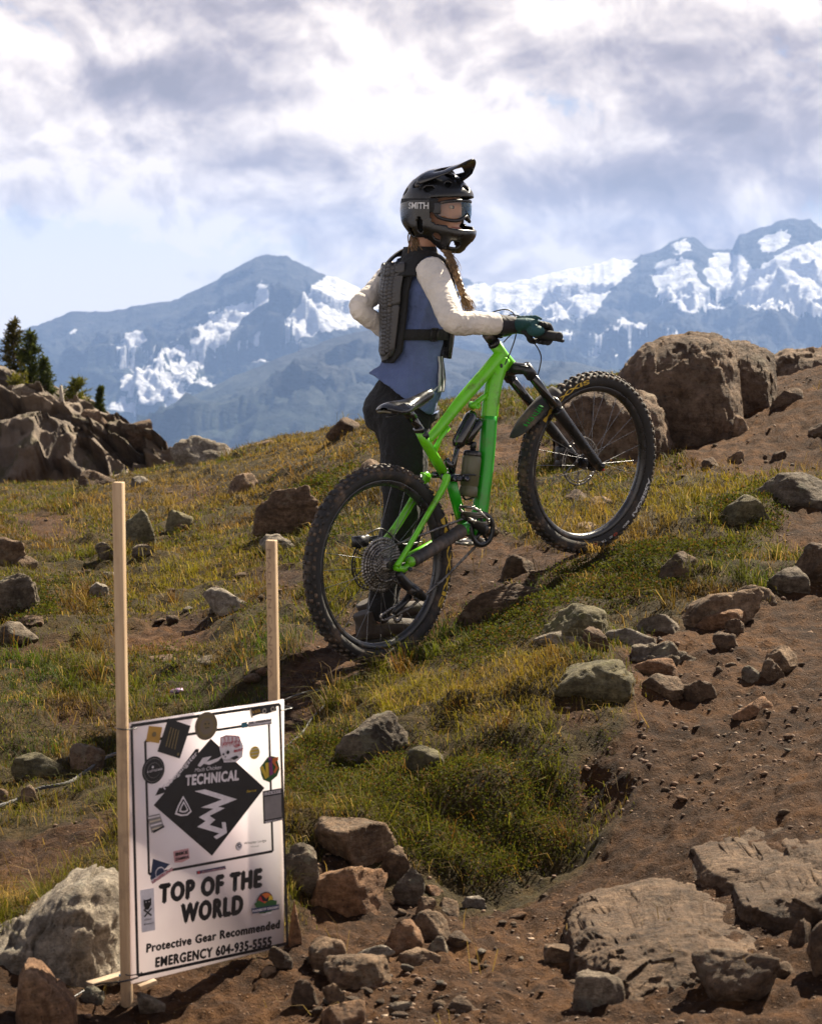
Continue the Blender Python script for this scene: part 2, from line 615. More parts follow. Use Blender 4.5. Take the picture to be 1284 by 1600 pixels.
HEATH = [[(820, 960), (850, 900), (940, 885), (1000, 855), (1100, 850), (1060, 920), (960, 975), (880, 985)], [(1080, 850), (1110, 790), (1200, 765), (1250, 800), (1180, 860), (1120, 880)],
         [(560, 1240), (700, 1190), (850, 1160), (960, 1110), (930, 1230), (900, 1330), (760, 1385), (640, 1340)], [(440, 770), (560, 720), (600, 740), (520, 790), (440, 800)], [(0, 930), (60, 920), (80, 970), (10, 975)],
         [(450, 1180), (600, 1150), (700, 1200), (560, 1260), (450, 1250)], [(690, 1010), (820, 950), (860, 990), (740, 1050)]]


def cover(x, y, z, polys, soft=14.0, seed=5):
    """0..1 how far a ground point lies inside any of the outlines, with ragged borders."""
    px, py = project(np.column_stack([x, y, z]))
    q = np.column_stack([x * 2.2, y * 1.1])
    w1 = fbm(q, 4, seed) * 42; w2 = fbm(q + 31.7, 4, seed + 3) * 20
    acc = np.zeros(len(x))
    offs = [(0, 0), (1, 0), (-1, 0), (0, .6), (0, -.6), (.7, .4), (-.7, -.4), (.7, -.4), (-.7, .4)]
    for ox, oy in offs:
        m = np.zeros(len(x), bool)
        for poly in polys:
            m |= inpoly(px + w1 + ox * soft, py + w2 + oy * soft, poly)
        acc += m
    return acc / len(offs)


NA, ND = 450, 660
_a = np.concatenate([np.linspace(-0.62, -0.25, 24, endpoint=False), np.linspace(-0.25, 0.25, NA - 48), np.linspace(0.25, 0.62, 25)[1:]])
_l = np.concatenate([np.linspace(math.log(1.2), math.log(4.2), 24, endpoint=False), np.linspace(math.log(4.2), math.log(27), ND - 80), np.linspace(math.log(27), math.log(220), 57)[1:]])
GA, GL = np.meshgrid(_a, _l)
GY = np.exp(GL)
GX = GA * GY
GB = base_h(GX, GY)
_fx, _fy, _fb = GX.ravel(), GY.ravel(), GB.ravel()
BAREM = cover(_fx, _fy, _fb, BARE)
_q = np.column_stack([_fx, _fy])
_hump = fbm(_q * 1.6, 4, 11)                     # hummocks
_mid = fbm(_q * 6.5, 4, 23)
_clod = fbm(_q * 26, 3, 41)
_tread = fbm(_q * np.array([2.3, 4.0]), 3, 57, ridged=True)
contact = np.zeros(len(_fx))
for cx, cy in [(P(591, 1037, 8.52)[0], 8.52), (P(921, 868, 9.38)[0], 9.38), (P(600, 1003, 8.93)[0], 8.93)]:
    contact = np.maximum(contact, np.exp(-((_fx - cx) ** 2 + (_fy - cy) ** 2) / 0.22 ** 2))
_calm = 1 - contact
_dz = (1 - BAREM) * (0.105 * _hump + 0.055 * _mid + 0.010 * _clod) + BAREM * (0.03 * _hump + 0.020 * _mid + 0.024 * _clod + 0.014 * (_tread - 0.3))
# far ground is coarser
_dz = _dz * _calm * (1 + 0.02 * np.clip(_fy - 10, 0, 20))
# worn ground sits a little below the turf edge
_dz -= 0.025 * BAREM * _calm
_dz += 0.012 * np.exp(-((_fx - 0.720) ** 2 + (_fy - 9.377) ** 2) / 0.14 ** 2)      # soil packed up under the front tyre
# the hollow scooped out under the grassy bank
HOLLOW = [[(560, 1300), (690, 1250), (800, 1225), (880, 1165), (940, 1150), (930, 1250), (880, 1340), (745, 1395), (620, 1390)]]
_hm = cover(_fx, _fy, _fb, HOLLOW, soft=30, seed=77).reshape(GX.shape)
for _ in range(3):
    _c = np.cumsum(np.pad(_hm, ((6, 5), (0, 0)), mode='edge'), axis=0); _hm = (_c[10:] - np.concatenate([np.zeros((1, _c.shape[1])), _c[:-11]])) / 11.0
    _c = np.cumsum(np.pad(_hm, ((0, 0), (6, 5)), mode='edge'), axis=1); _hm = (_c[:, 10:] - np.concatenate([np.zeros((_c.shape[0], 1)), _c[:, :-11]], axis=1)) / 11.0
    _hm = _hm[:GX.shape[0], :GX.shape[1]]
_dz -= 0.15 * _hm.ravel()
GZ = (_fb + _dz).reshape(GX.shape)


def H(x, y):
    """Finished ground height."""
    x = np.asarray(x, float); y = np.asarray(y, float)
    a = np.clip(x / y, _a[0], _a[-1] - 1e-6); l = np.clip(np.log(y), _l[0], _l[-1] - 1e-6)
    ia = np.clip(np.searchsorted(_a, a, side='right') - 1, 0, len(_a) - 2)
    il = np.clip(np.searchsorted(_l, l, side='right') - 1, 0, len(_l) - 2)
    fa = (a - _a[ia]) / (_a[ia + 1] - _a[ia]); fl = (l - _l[il]) / (_l[il + 1] - _l[il])
    return (GZ[il, ia] * (1 - fa) * (1 - fl) + GZ[il, ia + 1] * fa * (1 - fl) + GZ[il + 1, ia] * (1 - fa) * fl + GZ[il + 1, ia + 1] * fa * fl)


def ground_hit(px, py, lo=4.2, hi=60):
    r = ray(px, py)
    ds = np.exp(np.linspace(math.log(lo), math.log(hi), 1500))
    pts = CAM + r[None] * (ds / r[1])[:, None]
    below = pts[:, 2] < H(pts[:, 0], pts[:, 1])
    k = int(np.argmax(below)) if below.any() else len(ds) - 1
    return pts[k]


def grid_faces(rows, cols):
    i = np.arange(rows - 1)[:, None] * cols; j = np.arange(cols - 1)[None, :]
    return np.stack([i + j, i + j + 1, i + cols + j + 1, i + cols + j], axis=-1).reshape(-1, 4)


def mat_ground():
    m, t, b = material('ground')
    pos = t.node('ShaderNodeNewGeometry').outputs['Position']
    at = t.node('ShaderNodeAttribute'); at.attribute_name = 'bare'
    bare = at.outputs['Fac']
    n1 = t.noise(pos, scale=1.4, detail=6, rough=0.6)
    n2 = t.noise(pos, scale=16, detail=8, rough=0.72)
    n3 = t.noise(pos, scale=90, detail=4, rough=0.7)
    soil = t.ramp(n1, [(0.3, (0.042, 0.0195, 0.0072)), (0.5, (0.084, 0.0385, 0.0138)), (0.72, (0.138, 0.066, 0.025))])
    blot = t.noise(pos, scale=6.5, detail=6, rough=0.65)
    soil = t.mix(t.maprange(blot, 0.40, 0.58, 0.75, 0.0), soil, t.mix(1, soil, (0.50, 0.47, 0.44), 'MULTIPLY'))
    soil = t.mix(t.maprange(n2, 0.38, 0.66, 0, 1.0), t.mix(1, soil, (0.42, 0.40, 0.38), 'MULTIPLY'), soil)
    soil = t.mix(t.maprange(n3, 0.60, 0.74, 0, 0.75), soil, (0.16, 0.085, 0.046))
    soil = t.mix(t.maprange(n3, 0.40, 0.26, 0, 0.6), soil, (0.022, 0.014, 0.010))
    # crumbs of stone bedded in the soil
    v = t.voronoi(pos, scale=75, out='Distance')
    vc = t.voronoi(pos, scale=75, out='Color')
    peb = t.math('MULTIPLY', t.maprange(v, 0.30, 0.18), t.maprange(t.noise(vc, scale=9), 0.54, 0.58))
    soil = t.mix(t.math('MULTIPLY', peb, 0.8), soil, (0.17, 0.105, 0.066))
    turf = t.ramp(n2, [(0.3, (0.012, 0.0085, 0.003)), (0.5, (0.034, 0.023, 0.007)), (0.7, (0.070, 0.042, 0.013))])
    turf = t.mix(t.maprange(n3, 0.52, 0.64, 0, 0.4), turf, (0.060, 0.052, 0.011))
    col = t.mix(bare, turf, soil)
    t.l.new(col, b.inputs['Base Color'])
    b.inputs['Roughness'].default_value = 0.95
    b.inputs['Specular IOR Level'].default_value = 0.15
    h = t.math('ADD', t.math('MULTIPLY', n2, 0.6), t.math('ADD', t.math('MULTIPLY', n3, 0.25), t.math('MULTIPLY', peb, 0.3)))
    t.l.new(t.bump(h, 1.0, 0.055), b.inputs['Normal'])
    return m


def build_ground():
    v = np.column_stack([_fx, _fy, GZ.ravel()])
    me = mesh_np('ground', v, grid_faces(len(_l), len(_a)))
    add_attr(me, 'bare', BAREM)
    o = link('ground', me, mat_ground())
    o['kind'] = 'structure'
    o['label'] = 'sloping alpine ground of brown soil and turf with a worn trail'


build_ground()


# ------------------------------------------------------------------ the valley and the far mountains
def mat_mountain():
    m, t, b = material('mountain_rock')
    pos = t.node('ShaderNodeNewGeometry').outputs['Position']
    at = t.node('ShaderNodeAttribute'); at.attribute_name = 'snow'
    p = t.mapping(pos, scale=(0.001, 0.001, 0.0022))
    n = t.noise(p, scale=9, detail=9, rough=0.65)
    n2 = t.noise(p, scale=2.4, detail=4, rough=0.55)
    rock = t.ramp(n, [(0.3, (0.010, 0.014, 0.017)), (0.55, (0.028, 0.031, 0.032)), (0.78, (0.085, 0.085, 0.083))])
    wood = t.ramp(n, [(0.3, (0.012, 0.022, 0.016)), (0.7, (0.035, 0.05, 0.035))])
    sepz = t.node('ShaderNodeSeparateXYZ'); t.l.new(pos, sepz.inputs[0])
    low = t.maprange(t.math('ADD', sepz.outputs[2], t.math('MULTIPLY', n2, 160)), -260, 20)
    col = t.mix(low, wood, rock)
    n3 = t.noise(t.mapping(pos, scale=(0.0026, 0.0026, 0.0046), rot=(0, 0.25, 0)), scale=5, detail=7, rough=0.7)
    s = t.math('ADD', t.math('ADD', at.outputs['Fac'], t.math('MULTIPLY', t.math('SUBTRACT', n, 0.5), 0.7)), t.math('MULTIPLY', t.math('SUBTRACT', n3, 0.5), 0.55))
    sm = t.maprange(s, 0.47, 0.56)
    col = t.mix(sm, col, (0.62, 0.63, 0.66))
    t.l.new(col, b.inputs['Base Color'])
    b.inputs['Roughness'].default_value = 0.9
    b.inputs['Specular IOR Level'].default_value = 0.1
    t.l.new(t.bump(t.math('ADD', n, n3), 0.8, 60.0), b.inputs['Normal'])
    return m


M_MOUNT = mat_mountain()


def range_mesh(label, prof, r_ridge, r_near, z_near_py, a_px, na, nr, rough, seed, snow, jag=4.0, pale=0.0, back=900):
    """A mountain range: skyline given as (column, row) pairs, slopes falling towards the valley."""
    px = np.linspace(a_px[0], a_px[1], na)
    pr = np.array(prof, float)
    sky = np.interp(px, pr[:, 0], pr[:, 1])
    sky = sky - jag * fbm(np.column_stack([px / 46.0, np.full(na, seed * 3.1)]), 5, seed, gain=0.62) - 0.5 * jag * fbm(np.column_stack([px / 9.0, np.full(na, seed * 1.7)]), 3, seed + 9)
    az = (px - 642) / F_PX
    zr = CAM[2] + (HORIZON_PY - sky) / F_PX * r_ridge
    s = np.concatenate([np.linspace(0, 1, nr), 1 + np.linspace(0, 1, 9)[1:]])      # 0 valley side, 1 ridge, beyond: the back
    S, A = np.meshgrid(s, az, indexing='ij')
    R = np.where(S <= 1, r_near + (r_ridge - r_near) * S, r_ridge + back * (S - 1))
    ZR = np.broadcast_to(zr, S.shape)
    z0 = CAM[2] + (HORIZON_PY - z_near_py) / F_PX * r_near
    X, Y = A * R, R
    prof_s = np.clip(S, 0, 1) ** 1.25
    Z = z0 + (ZR - z0) * prof_s
    q = np.column_stack([X.ravel() / 620.0, Y.ravel() / 620.0])
    warp = np.column_stack([fbm(q * 0.7, 3, seed + 1), fbm(q * 0.7 + 9, 3, seed + 2)]) * 0.5
    n = (fbm(q + warp, 7, seed + 3, ridged=True, gain=0.6) + 0.5 * facets(np.column_stack([q * 2.2, Z.ravel() / 300.0]), seed)).reshape(S.shape)
    env = np.clip((1 - S) * 3.2, 0, 1) * (0.35 + 0.65 * np.clip(S * 2.5, 0, 1))
    Z = Z + env * rough * (n - 0.55 * np.clip((S - 0.45) * 2.5, 0, 1))
    Z = np.where(S > 1, ZR - (S - 1) * 420, Z)
    v = np.column_stack([X.ravel(), Y.ravel(), Z.ravel()])
    me = mesh_np('mountain', v, grid_faces(len(s), na))
    ppx, ppy = project(v)
    w = fbm(q * 1.3, 5, seed + 5)
    w2 = fbm(q * 1.3 + 21, 5, seed + 8)
    sv = np.full(len(v), 0.10)
    for poly, amt in snow:
        acc = np.zeros(len(v))
        for ox, oy in ((0, 0), (7, 0), (-7, 0), (0, 6), (0, -6)):
            acc += inpoly(ppx + w * 26 + ox, ppy + w2 * 16 + oy, poly)
        sv = np.maximum(sv, 0.10 + amt * acc / 5)
    nn_ = np.empty(len(v) * 3); me.vertices.foreach_get('normal', nn_)
    nz = np.abs(nn_.reshape(-1, 3)[:, 2])
    sv += np.where(sv > 0.2, 0.24, 0.0) + np.where(sv > 0.2, 0.65, 0.2) * (nz - nz.mean())
    add_attr(me, 'snow', sv)
    o = link('mountain', me, M_MOUNT)
    o['kind'] = 'structure'
    o['label'] = label
    return o


range_mesh('broad hazy peak with snow patches and a pointed dark summit',
           [(-500, 585), (-200, 560), (0, 530), (60, 508), (108, 488), (180, 485), (268, 470), (330, 442), (380, 412), (415, 398), (450, 402), (500, 426), (545, 442), (600, 470), (680, 500), (760, 520), (950, 560)],
           9500, 6900, 760, (-560, 960), 460, 180, 230, 3,
           [([(390, 470), (412, 440), (422, 462), (380, 500), (350, 540), (318, 565), (312, 515), (345, 485)], 0.6), ([(490, 440), (545, 442), (600, 470), (575, 505), (480, 520), (420, 560), (355, 565), (380, 535), (455, 500), (480, 470)], 0.9),
            ([(175, 548), (215, 515), (240, 525), (225, 545)], 0.42), ([(105, 520), (115, 512), (130, 524)], 0.5), ([(240, 545), (320, 520), (330, 570), (290, 610), (200, 640), (170, 610)], 0.34), ([(180, 590), (205, 588), (210, 612), (185, 610)], 0.5),
            ([(305, 590), (338, 592), (330, 605), (308, 603)], 0.6), ([(150, 640), (260, 590), (300, 620), (250, 650), (200, 660)], 0.36)], jag=5)
range_mesh('glaciated range with jagged summits and broad snowfields',
           [(450, 470), (640, 450), (700, 438), (722, 432), (740, 440), (765, 448), (800, 440), (872, 426), (930, 412), (955, 402), (985, 404), (1030, 388), (1060, 373), (1083, 371), (1105, 388), (1140, 390), (1150, 368), (1185, 357), (1225, 344), (1262, 346), (1284, 360), (1330, 350), (1420, 390), (1600, 420), (1900, 470)],
           11500, 7600, 740, (430, 1900), 500, 190, 230, 7,
           [([(690, 465), (765, 444), (870, 420), (960, 394), (990, 408), (955, 450), (915, 490), (820, 500), (720, 505)], 1.0), ([(1025, 404), (1085, 404), (1105, 440), (1135, 475), (1080, 488), (1036, 456)], 0.85),
            ([(1105, 400), (1150, 395), (1185, 420), (1290, 370), (1400, 400), (1400, 495), (1240, 498), (1170, 475), (1120, 435)], 0.9), ([(1040, 385), (1065, 375), (1070, 390)], 0.6), ([(975, 490), (1005, 515), (1000, 524), (968, 500)], 0.45), ([(1180, 370), (1225, 352), (1235, 372), (1200, 392)], 0.5),
            ([(900, 520), (1000, 500), (1100, 520), (1050, 560), (920, 560)], 0.28), ([(850, 520), (880, 512), (900, 530), (860, 540)], 0.35), ([(950, 545), (985, 545), (980, 556), (950, 556)], 0.5)], jag=7)
range_mesh('dark wooded spur below the snowy peaks',
           [(-500, 720), (60, 715), (150, 690), (215, 655), (300, 618), (370, 585), (440, 558), (520, 528), (575, 515), (640, 520), (720, 545), (800, 560), (900, 566), (1000, 590), (1200, 600), (1500, 640)],
           6400, 4600, 800, (-540, 1560), 360, 110, 160, 13,
           [], jag=3)


def build_valley():
    xs = np.linspace(-9000, 9000, 70); ys = np.concatenate([np.linspace(150, 1500, 20, endpoint=False), np.linspace(1500, 12500, 46)])
    X, Y = np.meshgrid(xs, ys)
    q = np.column_stack([X.ravel(), Y.ravel()]) / 900.0
    Z = -70 - 560 * smooth01(Y, 150, 3200) + 60 * fbm(q, 4, 77).reshape(X.shape)
    v = np.column_stack([X.ravel(), Y.ravel(), Z.ravel()])
    me = mesh_np('valley', v, grid_faces(len(ys), len(xs)))
    add_attr(me, 'snow', np.zeros(len(v)))
    o = link('valley_terrain', me, M_MOUNT)
    o['kind'] = 'structure'
    o['label'] = 'deep wooded valley below the crest'


build_valley()


def build_haze():
    mb = MB()
    x0, x1, y0, y1, z0, z1 = -10000, 10000, -60, 12700, -900, 475
    mb.box(((x0 + x1) / 2, (y0 + y1) / 2, (z0 + z1) / 2), ((x1 - x0) / 2, 0, 0), (0, (y1 - y0) / 2, 0), (0, 0, (z1 - z0) / 2))
    m = bpy.data.materials.new('haze_air'); m.use_nodes = True
    t = NT(m.node_tree); t.n.clear()
    out = t.node('ShaderNodeOutputMaterial')
    pv = t.node('ShaderNodeVolumePrincipled')
    pv.inputs['Color'].default_value = (0.31, 0.49, 0.92, 1)
    pv.inputs['Density'].default_value = 0.000064
    pv.inputs['Anisotropy'].default_value = 0.0
    t.l.new(pv.outputs[0], out.inputs['Volume'])
    o = mb.build('haze', m, smooth=False)
    o['kind'] = 'stuff'
    o['label'] = 'thin blue mountain haze over the valley'


build_haze()
# ------------------------------------------------------------------ rocks
def mat_rock(name, dark, mid, light, lichen, lich_amt, scale=1.0, soil=0.0):
    m, t, b = material(name)
    oc = t.node('ShaderNodeTexCoord').outputs['Object']
    inf = t.node('ShaderNodeObjectInfo')
    p = t.vmath('ADD', oc, t.vmath('SCALE', t.node('ShaderNodeCombineXYZ').outputs[0]))
    off = t.node('ShaderNodeCombineXYZ')
    r = inf.outputs['Random']
    t.l.new(t.math('MULTIPLY', r, 37.0), off.inputs[0]); t.l.new(t.math('MULTIPLY', r, 91.0), off.inputs[1])
    p = t.vmath('ADD', oc, off.outputs[0])
    n1 = t.noise(p, scale=7 * scale, detail=6, rough=0.62)
    n2 = t.noise(p, scale=42 * scale, detail=8, rough=0.75)
    strat = t.noise(t.mapping(p, scale=(1.5, 1.5, 9), rot=(0.25, 0.4, 0)), scale=5 * scale, detail=6, rough=0.6)
    c = t.ramp(n1, [(0.30, dark), (0.52, mid), (0.75, light)])
    c = t.mix(t.maprange(strat, 0.42, 0.62, 0, 0.55), c, t.mix(1, c, (0.62, 0.58, 0.55), 'MULTIPLY'))
    c = t.mix(t.maprange(n2, 0.36, 0.66, 0.0, 1.0), t.mix(1, c, (0.42, 0.40, 0.38), 'MULTIPLY'), c)
    c = t.mix(t.maprange(n2, 0.58, 0.72, 0.0, 0.5), c, t.mix(1, c, (1.6, 1.6, 1.6), 'MULTIPLY'))
    ln = t.noise(p, scale=13 * scale, detail=7, rough=0.7)
    c = t.mix(t.math('MULTIPLY', t.maprange(ln, 0.56, 0.63), lich_amt), c, lichen)
    sp = t.voronoi(p, scale=60 * scale)
    c = t.mix(t.math('MULTIPLY', t.maprange(sp, 0.22, 0.10), 0.55), c, (0.035, 0.033, 0.03))
    hsv = t.node('ShaderNodeHueSaturation')
    t.l.new(c, hsv.inputs['Color'])
    t.l.new(t.maprange(r, 0, 1, 0.8, 1.18, smooth=False), hsv.inputs['Value'])
    t.l.new(hsv.outputs[0], b.inputs['Base Color'])
    b.inputs['Roughness'].default_value = 0.88
    b.inputs['Specular IOR Level'].default_value = 0.25
    h = t.math('ADD', t.math('ADD', t.math('MULTIPLY', n1, 0.5), t.math('MULTIPLY', n2, 0.45)), t.math('MULTIPLY', strat, 0.5))
    g3 = t.noise(p, scale=150 * scale, detail=5, rough=0.7)
    h = t.math('ADD', h, t.math('MULTIPLY', g3, 0.16))
    t.l.new(t.bump(h, 1.0, 0.05 / scale), b.inputs['Normal'])
    return m


ROCK_MATS = {
    'tan': mat_rock('rock_tan', (0.13, 0.085, 0.052), (0.27, 0.175, 0.105), (0.40, 0.28, 0.18), (0.30, 0.27, 0.20), 0.30),
    'orange': mat_rock('rock_orange', (0.17, 0.092, 0.048), (0.33, 0.18, 0.095), (0.43, 0.265, 0.15), (0.30, 0.25, 0.18), 0.15),
    'grey': mat_rock('rock_grey', (0.10, 0.079, 0.057), (0.225, 0.178, 0.128), (0.36, 0.29, 0.215), (0.22, 0.22, 0.15), 0.40),
    'pale': mat_rock('rock_pale', (0.17, 0.145, 0.115), (0.34, 0.29, 0.225), (0.50, 0.445, 0.36), (0.17, 0.16, 0.13), 0.55),
    'brown': mat_rock('rock_brown', (0.080, 0.052, 0.033), (0.18, 0.115, 0.070), (0.29, 0.195, 0.122), (0.22, 0.19, 0.14), 0.35),
    'trail': mat_rock('rock_trail', (0.075, 0.046, 0.027), (0.165, 0.103, 0.060), (0.26, 0.17, 0.104), (0.20, 0.15, 0.10), 0.30),
    'mossy': mat_rock('rock_mossy', (0.085, 0.075, 0.045), (0.19, 0.165, 0.09), (0.31, 0.265, 0.15), (0.10, 0.095, 0.03), 0.65),
    'big': mat_rock('rock_boulder', (0.095, 0.062, 0.040), (0.23, 0.152, 0.098), (0.36, 0.25, 0.165), (0.24, 0.20, 0.14), 0.45, scale=0.35),
}
_ICO = {}


def ico(sub):
    if sub not in _ICO:
        bm = bmesh.new()
        bmesh.ops.create_icosphere(bm, subdivisions=sub, radius=1.0)
        v = np.array([x.co[:] for x in bm.verts]); f = np.array([[x.index for x in q.verts] for q in bm.faces])
        bm.free()
        _ICO[sub] = (v / np.linalg.norm(v, axis=1, keepdims=True), f)
    return _ICO[sub]


def rock_arrays(seed, sub=4, planes=11, soft=0.020, rough=0.05, extra=None):
    """A broken-stone shape: a ball cut by random planes, small chips struck off the edges, surface pitted."""
    rng = np.random.default_rng(seed)
    v, f = ico(sub)
    n = rng.normal(size=(planes, 3)); n /= np.linalg.norm(n, axis=1, keepdims=True)
    d = rng.uniform(0.40, 0.80, planes)
    if extra is not None:
        e = np.array(extra, float)
        en = e[:, :3] / np.linalg.norm(e[:, :3], axis=1, keepdims=True)
        n = np.vstack([n, en]); d = np.concatenate([d, e[:, 3]])
    def cut(n, d, k, cap):
        c = v @ n.T
        r = np.minimum(np.where(c > 0.05, d[None] / np.maximum(c, 0.05), 9.0), 2.2)
        return -np.log(np.exp(-k * r).sum(1) + math.exp(-k * cap)) / k
    rr = cut(n, d, 1.0 / max(soft, 0.008), 1.1)
    # chips: planes that shave the proudest corners only
    m = rng.normal(size=(16, 3)); m /= np.linalg.norm(m, axis=1, keepdims=True)
    reach = np.array([(rr * (v @ q)).max() for q in m]) * rng.uniform(0.86, 0.97, 16)
    rr = np.minimum(rr, cut(m, reach, 1.0 / max(soft * 0.6, 0.006), 3.0))
    p = v * rr[:, None]
    o = rng.uniform(-50, 50, 3)
    big = fbm(p * 1.7 + o, 3, seed)
    fine = fbm(p * 6.0 + o, 5, seed + 5, gain=0.62)
    q = p.copy(); q[:, 2] *= 3.2
    q = q @ np.array([[0.94, 0, 0.34], [0, 1, 0], [-0.34, 0, 0.94]])
    strata = fbm(q * 2.1 + o, 4, seed + 13, ridged=True)
    crack = fbm(p * 1.9 + o + 7, 4, seed + 9, ridged=True)
    blocks = facets(p * 2.4 + o, seed + 21) + 0.45 * facets(p * 5.5 + o, seed + 22)
    disp = rough * (0.8 * big + 0.85 * fine + 0.4 * strata + 1.3 * blocks) - rough * 1.7 * smooth01(crack, 0.70, 0.97)
    p = p * (1 + disp)[:, None]
    return p, f


def scaled_rock(seed, ex, ey, ez, yaw=0.0, **kw):
    p, f = rock_arrays(seed, **kw)
    c, s = math.cos(yaw), math.sin(yaw)
    p = p @ np.array([[c, s, 0], [-s, c, 0], [0, 0, 1]])
    lo, hi = p.min(0), p.max(0)
    p = (p - (lo + hi) / 2) / (hi - lo) * np.array([ex, ey, ez])
    return p, f


def rock(box, kind, label, seed, cat='rock', group=None, sub=None, depth=0.85, sink=0.5, planes=10, soft=0.020, rough=0.055, dep_m=None, h_m=None, extra=None, at=None, name='rock', tilt=0.0):
    """A rock standing on the ground that fills the surveyed outline box (x0, y0, x1, y1)."""
    x0, y0, x1, y1 = box
    cx = (x0 + x1) / 2
    g = ground_hit(cx, y1) if at is None else P(cx, y1, at)
    w = (x1 - x0) / F_PX * g[1]
    dep = w * depth if dep_m is None else dep_m
    c = g + np.array([0, dep * 0.42, 0])
    c[0] = P(cx, y1, c[1])[0]
    ztop = P(cx, y0, c[1] + dep * 0.05)[2]
    zb = min(g[2], float(H(c[0], c[1]))) if at is None else g[2]
    if h_m is not None:
        ztop = float(H(c[0], c[1])) + h_m
    hgt = max(ztop - zb, 0.012)
    zb -= sink * hgt + 0.01
    px_h = (x1 - x0)
    if sub is None:
        sub = 5 if px_h > 90 else 4 if px_h > 22 else 3
    p, f = scaled_rock(seed, w * 1.03, dep, (ztop - zb) * 1.02, yaw=(seed * 1.7) % 6.28, sub=sub, planes=planes, soft=soft, rough=rough, extra=extra)
    if tilt:
        p[:, 2] += p[:, 0] * tilt
    me = mesh_np(name, p, f)
    o = link(name, me, ROCK_MATS[kind], loc=(c[0], c[1], (ztop + zb) / 2))
    edge_sharp(me, math.radians(48)) if sub <= 4 else None
    return tag(o, label, cat, group)


def profile_rock(top, base_py, d, depth, kind, label, seed, rough=0.05, sink=0.15, p=2.6, nx=150, nv=70, back=0.0, name='boulder', cat='boulder', group=None, front_drop=0.0):
    """A rock whose skyline follows surveyed points (column, row); rounded in depth, set d metres away."""
    top = np.array(top, float)
    px = np.linspace(top[0, 0], top[-1, 0], nx)
    ty = np.interp(px, top[:, 0], top[:, 1])
    k = np.array([0.25, 0.5, 0.25])
    for _ in range(2): ty[1:-1] = np.convolve(ty, k, 'same')[1:-1]
    X = (px - 642) / F_PX * d
    ztop = np.array([P(642, y, d)[2] for y in ty]); zb = P(642, base_py, d)[2] - sink
    h = np.maximum(ztop - zb, 0.01)
    ph = np.linspace(0, np.pi, nv)
    c, s_ = np.cos(ph), np.sin(ph)
    cs = np.sign(c) * np.abs(c) ** (2 / p); sn = s_ ** (2 / p)
    edge = np.clip(np.minimum(px - px[0], px[-1] - px) / (0.22 * (px[-1] - px[0])), 0, 1) ** 0.5
    VX = np.broadcast_to(X[:, None], (nx, nv)); VY = d + back - depth * cs[None] * (0.35 + 0.65 * edge[:, None]) * 0.5
    VZ = zb + h[:, None] * sn[None]
    v = np.column_stack([VX.ravel(), VY.ravel(), VZ.ravel()])
    ctr = np.array([X.mean(), d + back, zb + h.mean() * .3])
    size = np.ptp(X)
    rng = np.random.default_rng(seed); o = rng.uniform(-40, 40, 3)
    q = v / size * 3.0 + o
    nr = v - ctr; nr /= np.linalg.norm(nr, axis=1, keepdims=True)
    strat = q.copy(); strat[:, 2] *= 3; strat = strat @ np.array([[0.9, 0, 0.43], [0, 1, 0], [-0.43, 0, 0.9]])
    crack = fbm(q * 0.9 + 5, 4, seed + 9, ridged=True)
    disp = 0.7 * fbm(q * 1.2, 4, seed) + 0.5 * fbm(q * 5, 4, seed + 2, gain=.6) + 0.9 * facets(q * 1.3, seed + 4) + 0.5 * facets(q * 3.1, seed + 5) + 0.5 * fbm(strat, 4, seed + 6, ridged=True) - 1.6 * smooth01(crack, 0.68, 0.96)
    v = v + nr * (disp * rough * size)[:, None]
    base = np.array([ctr[0], ctr[1], zb])
    me = mesh_np(name, v - base, grid_faces(nx, nv))
    ob = link(name, me, ROCK_MATS[kind], loc=tuple(base))
    return tag(ob, label, cat, group)


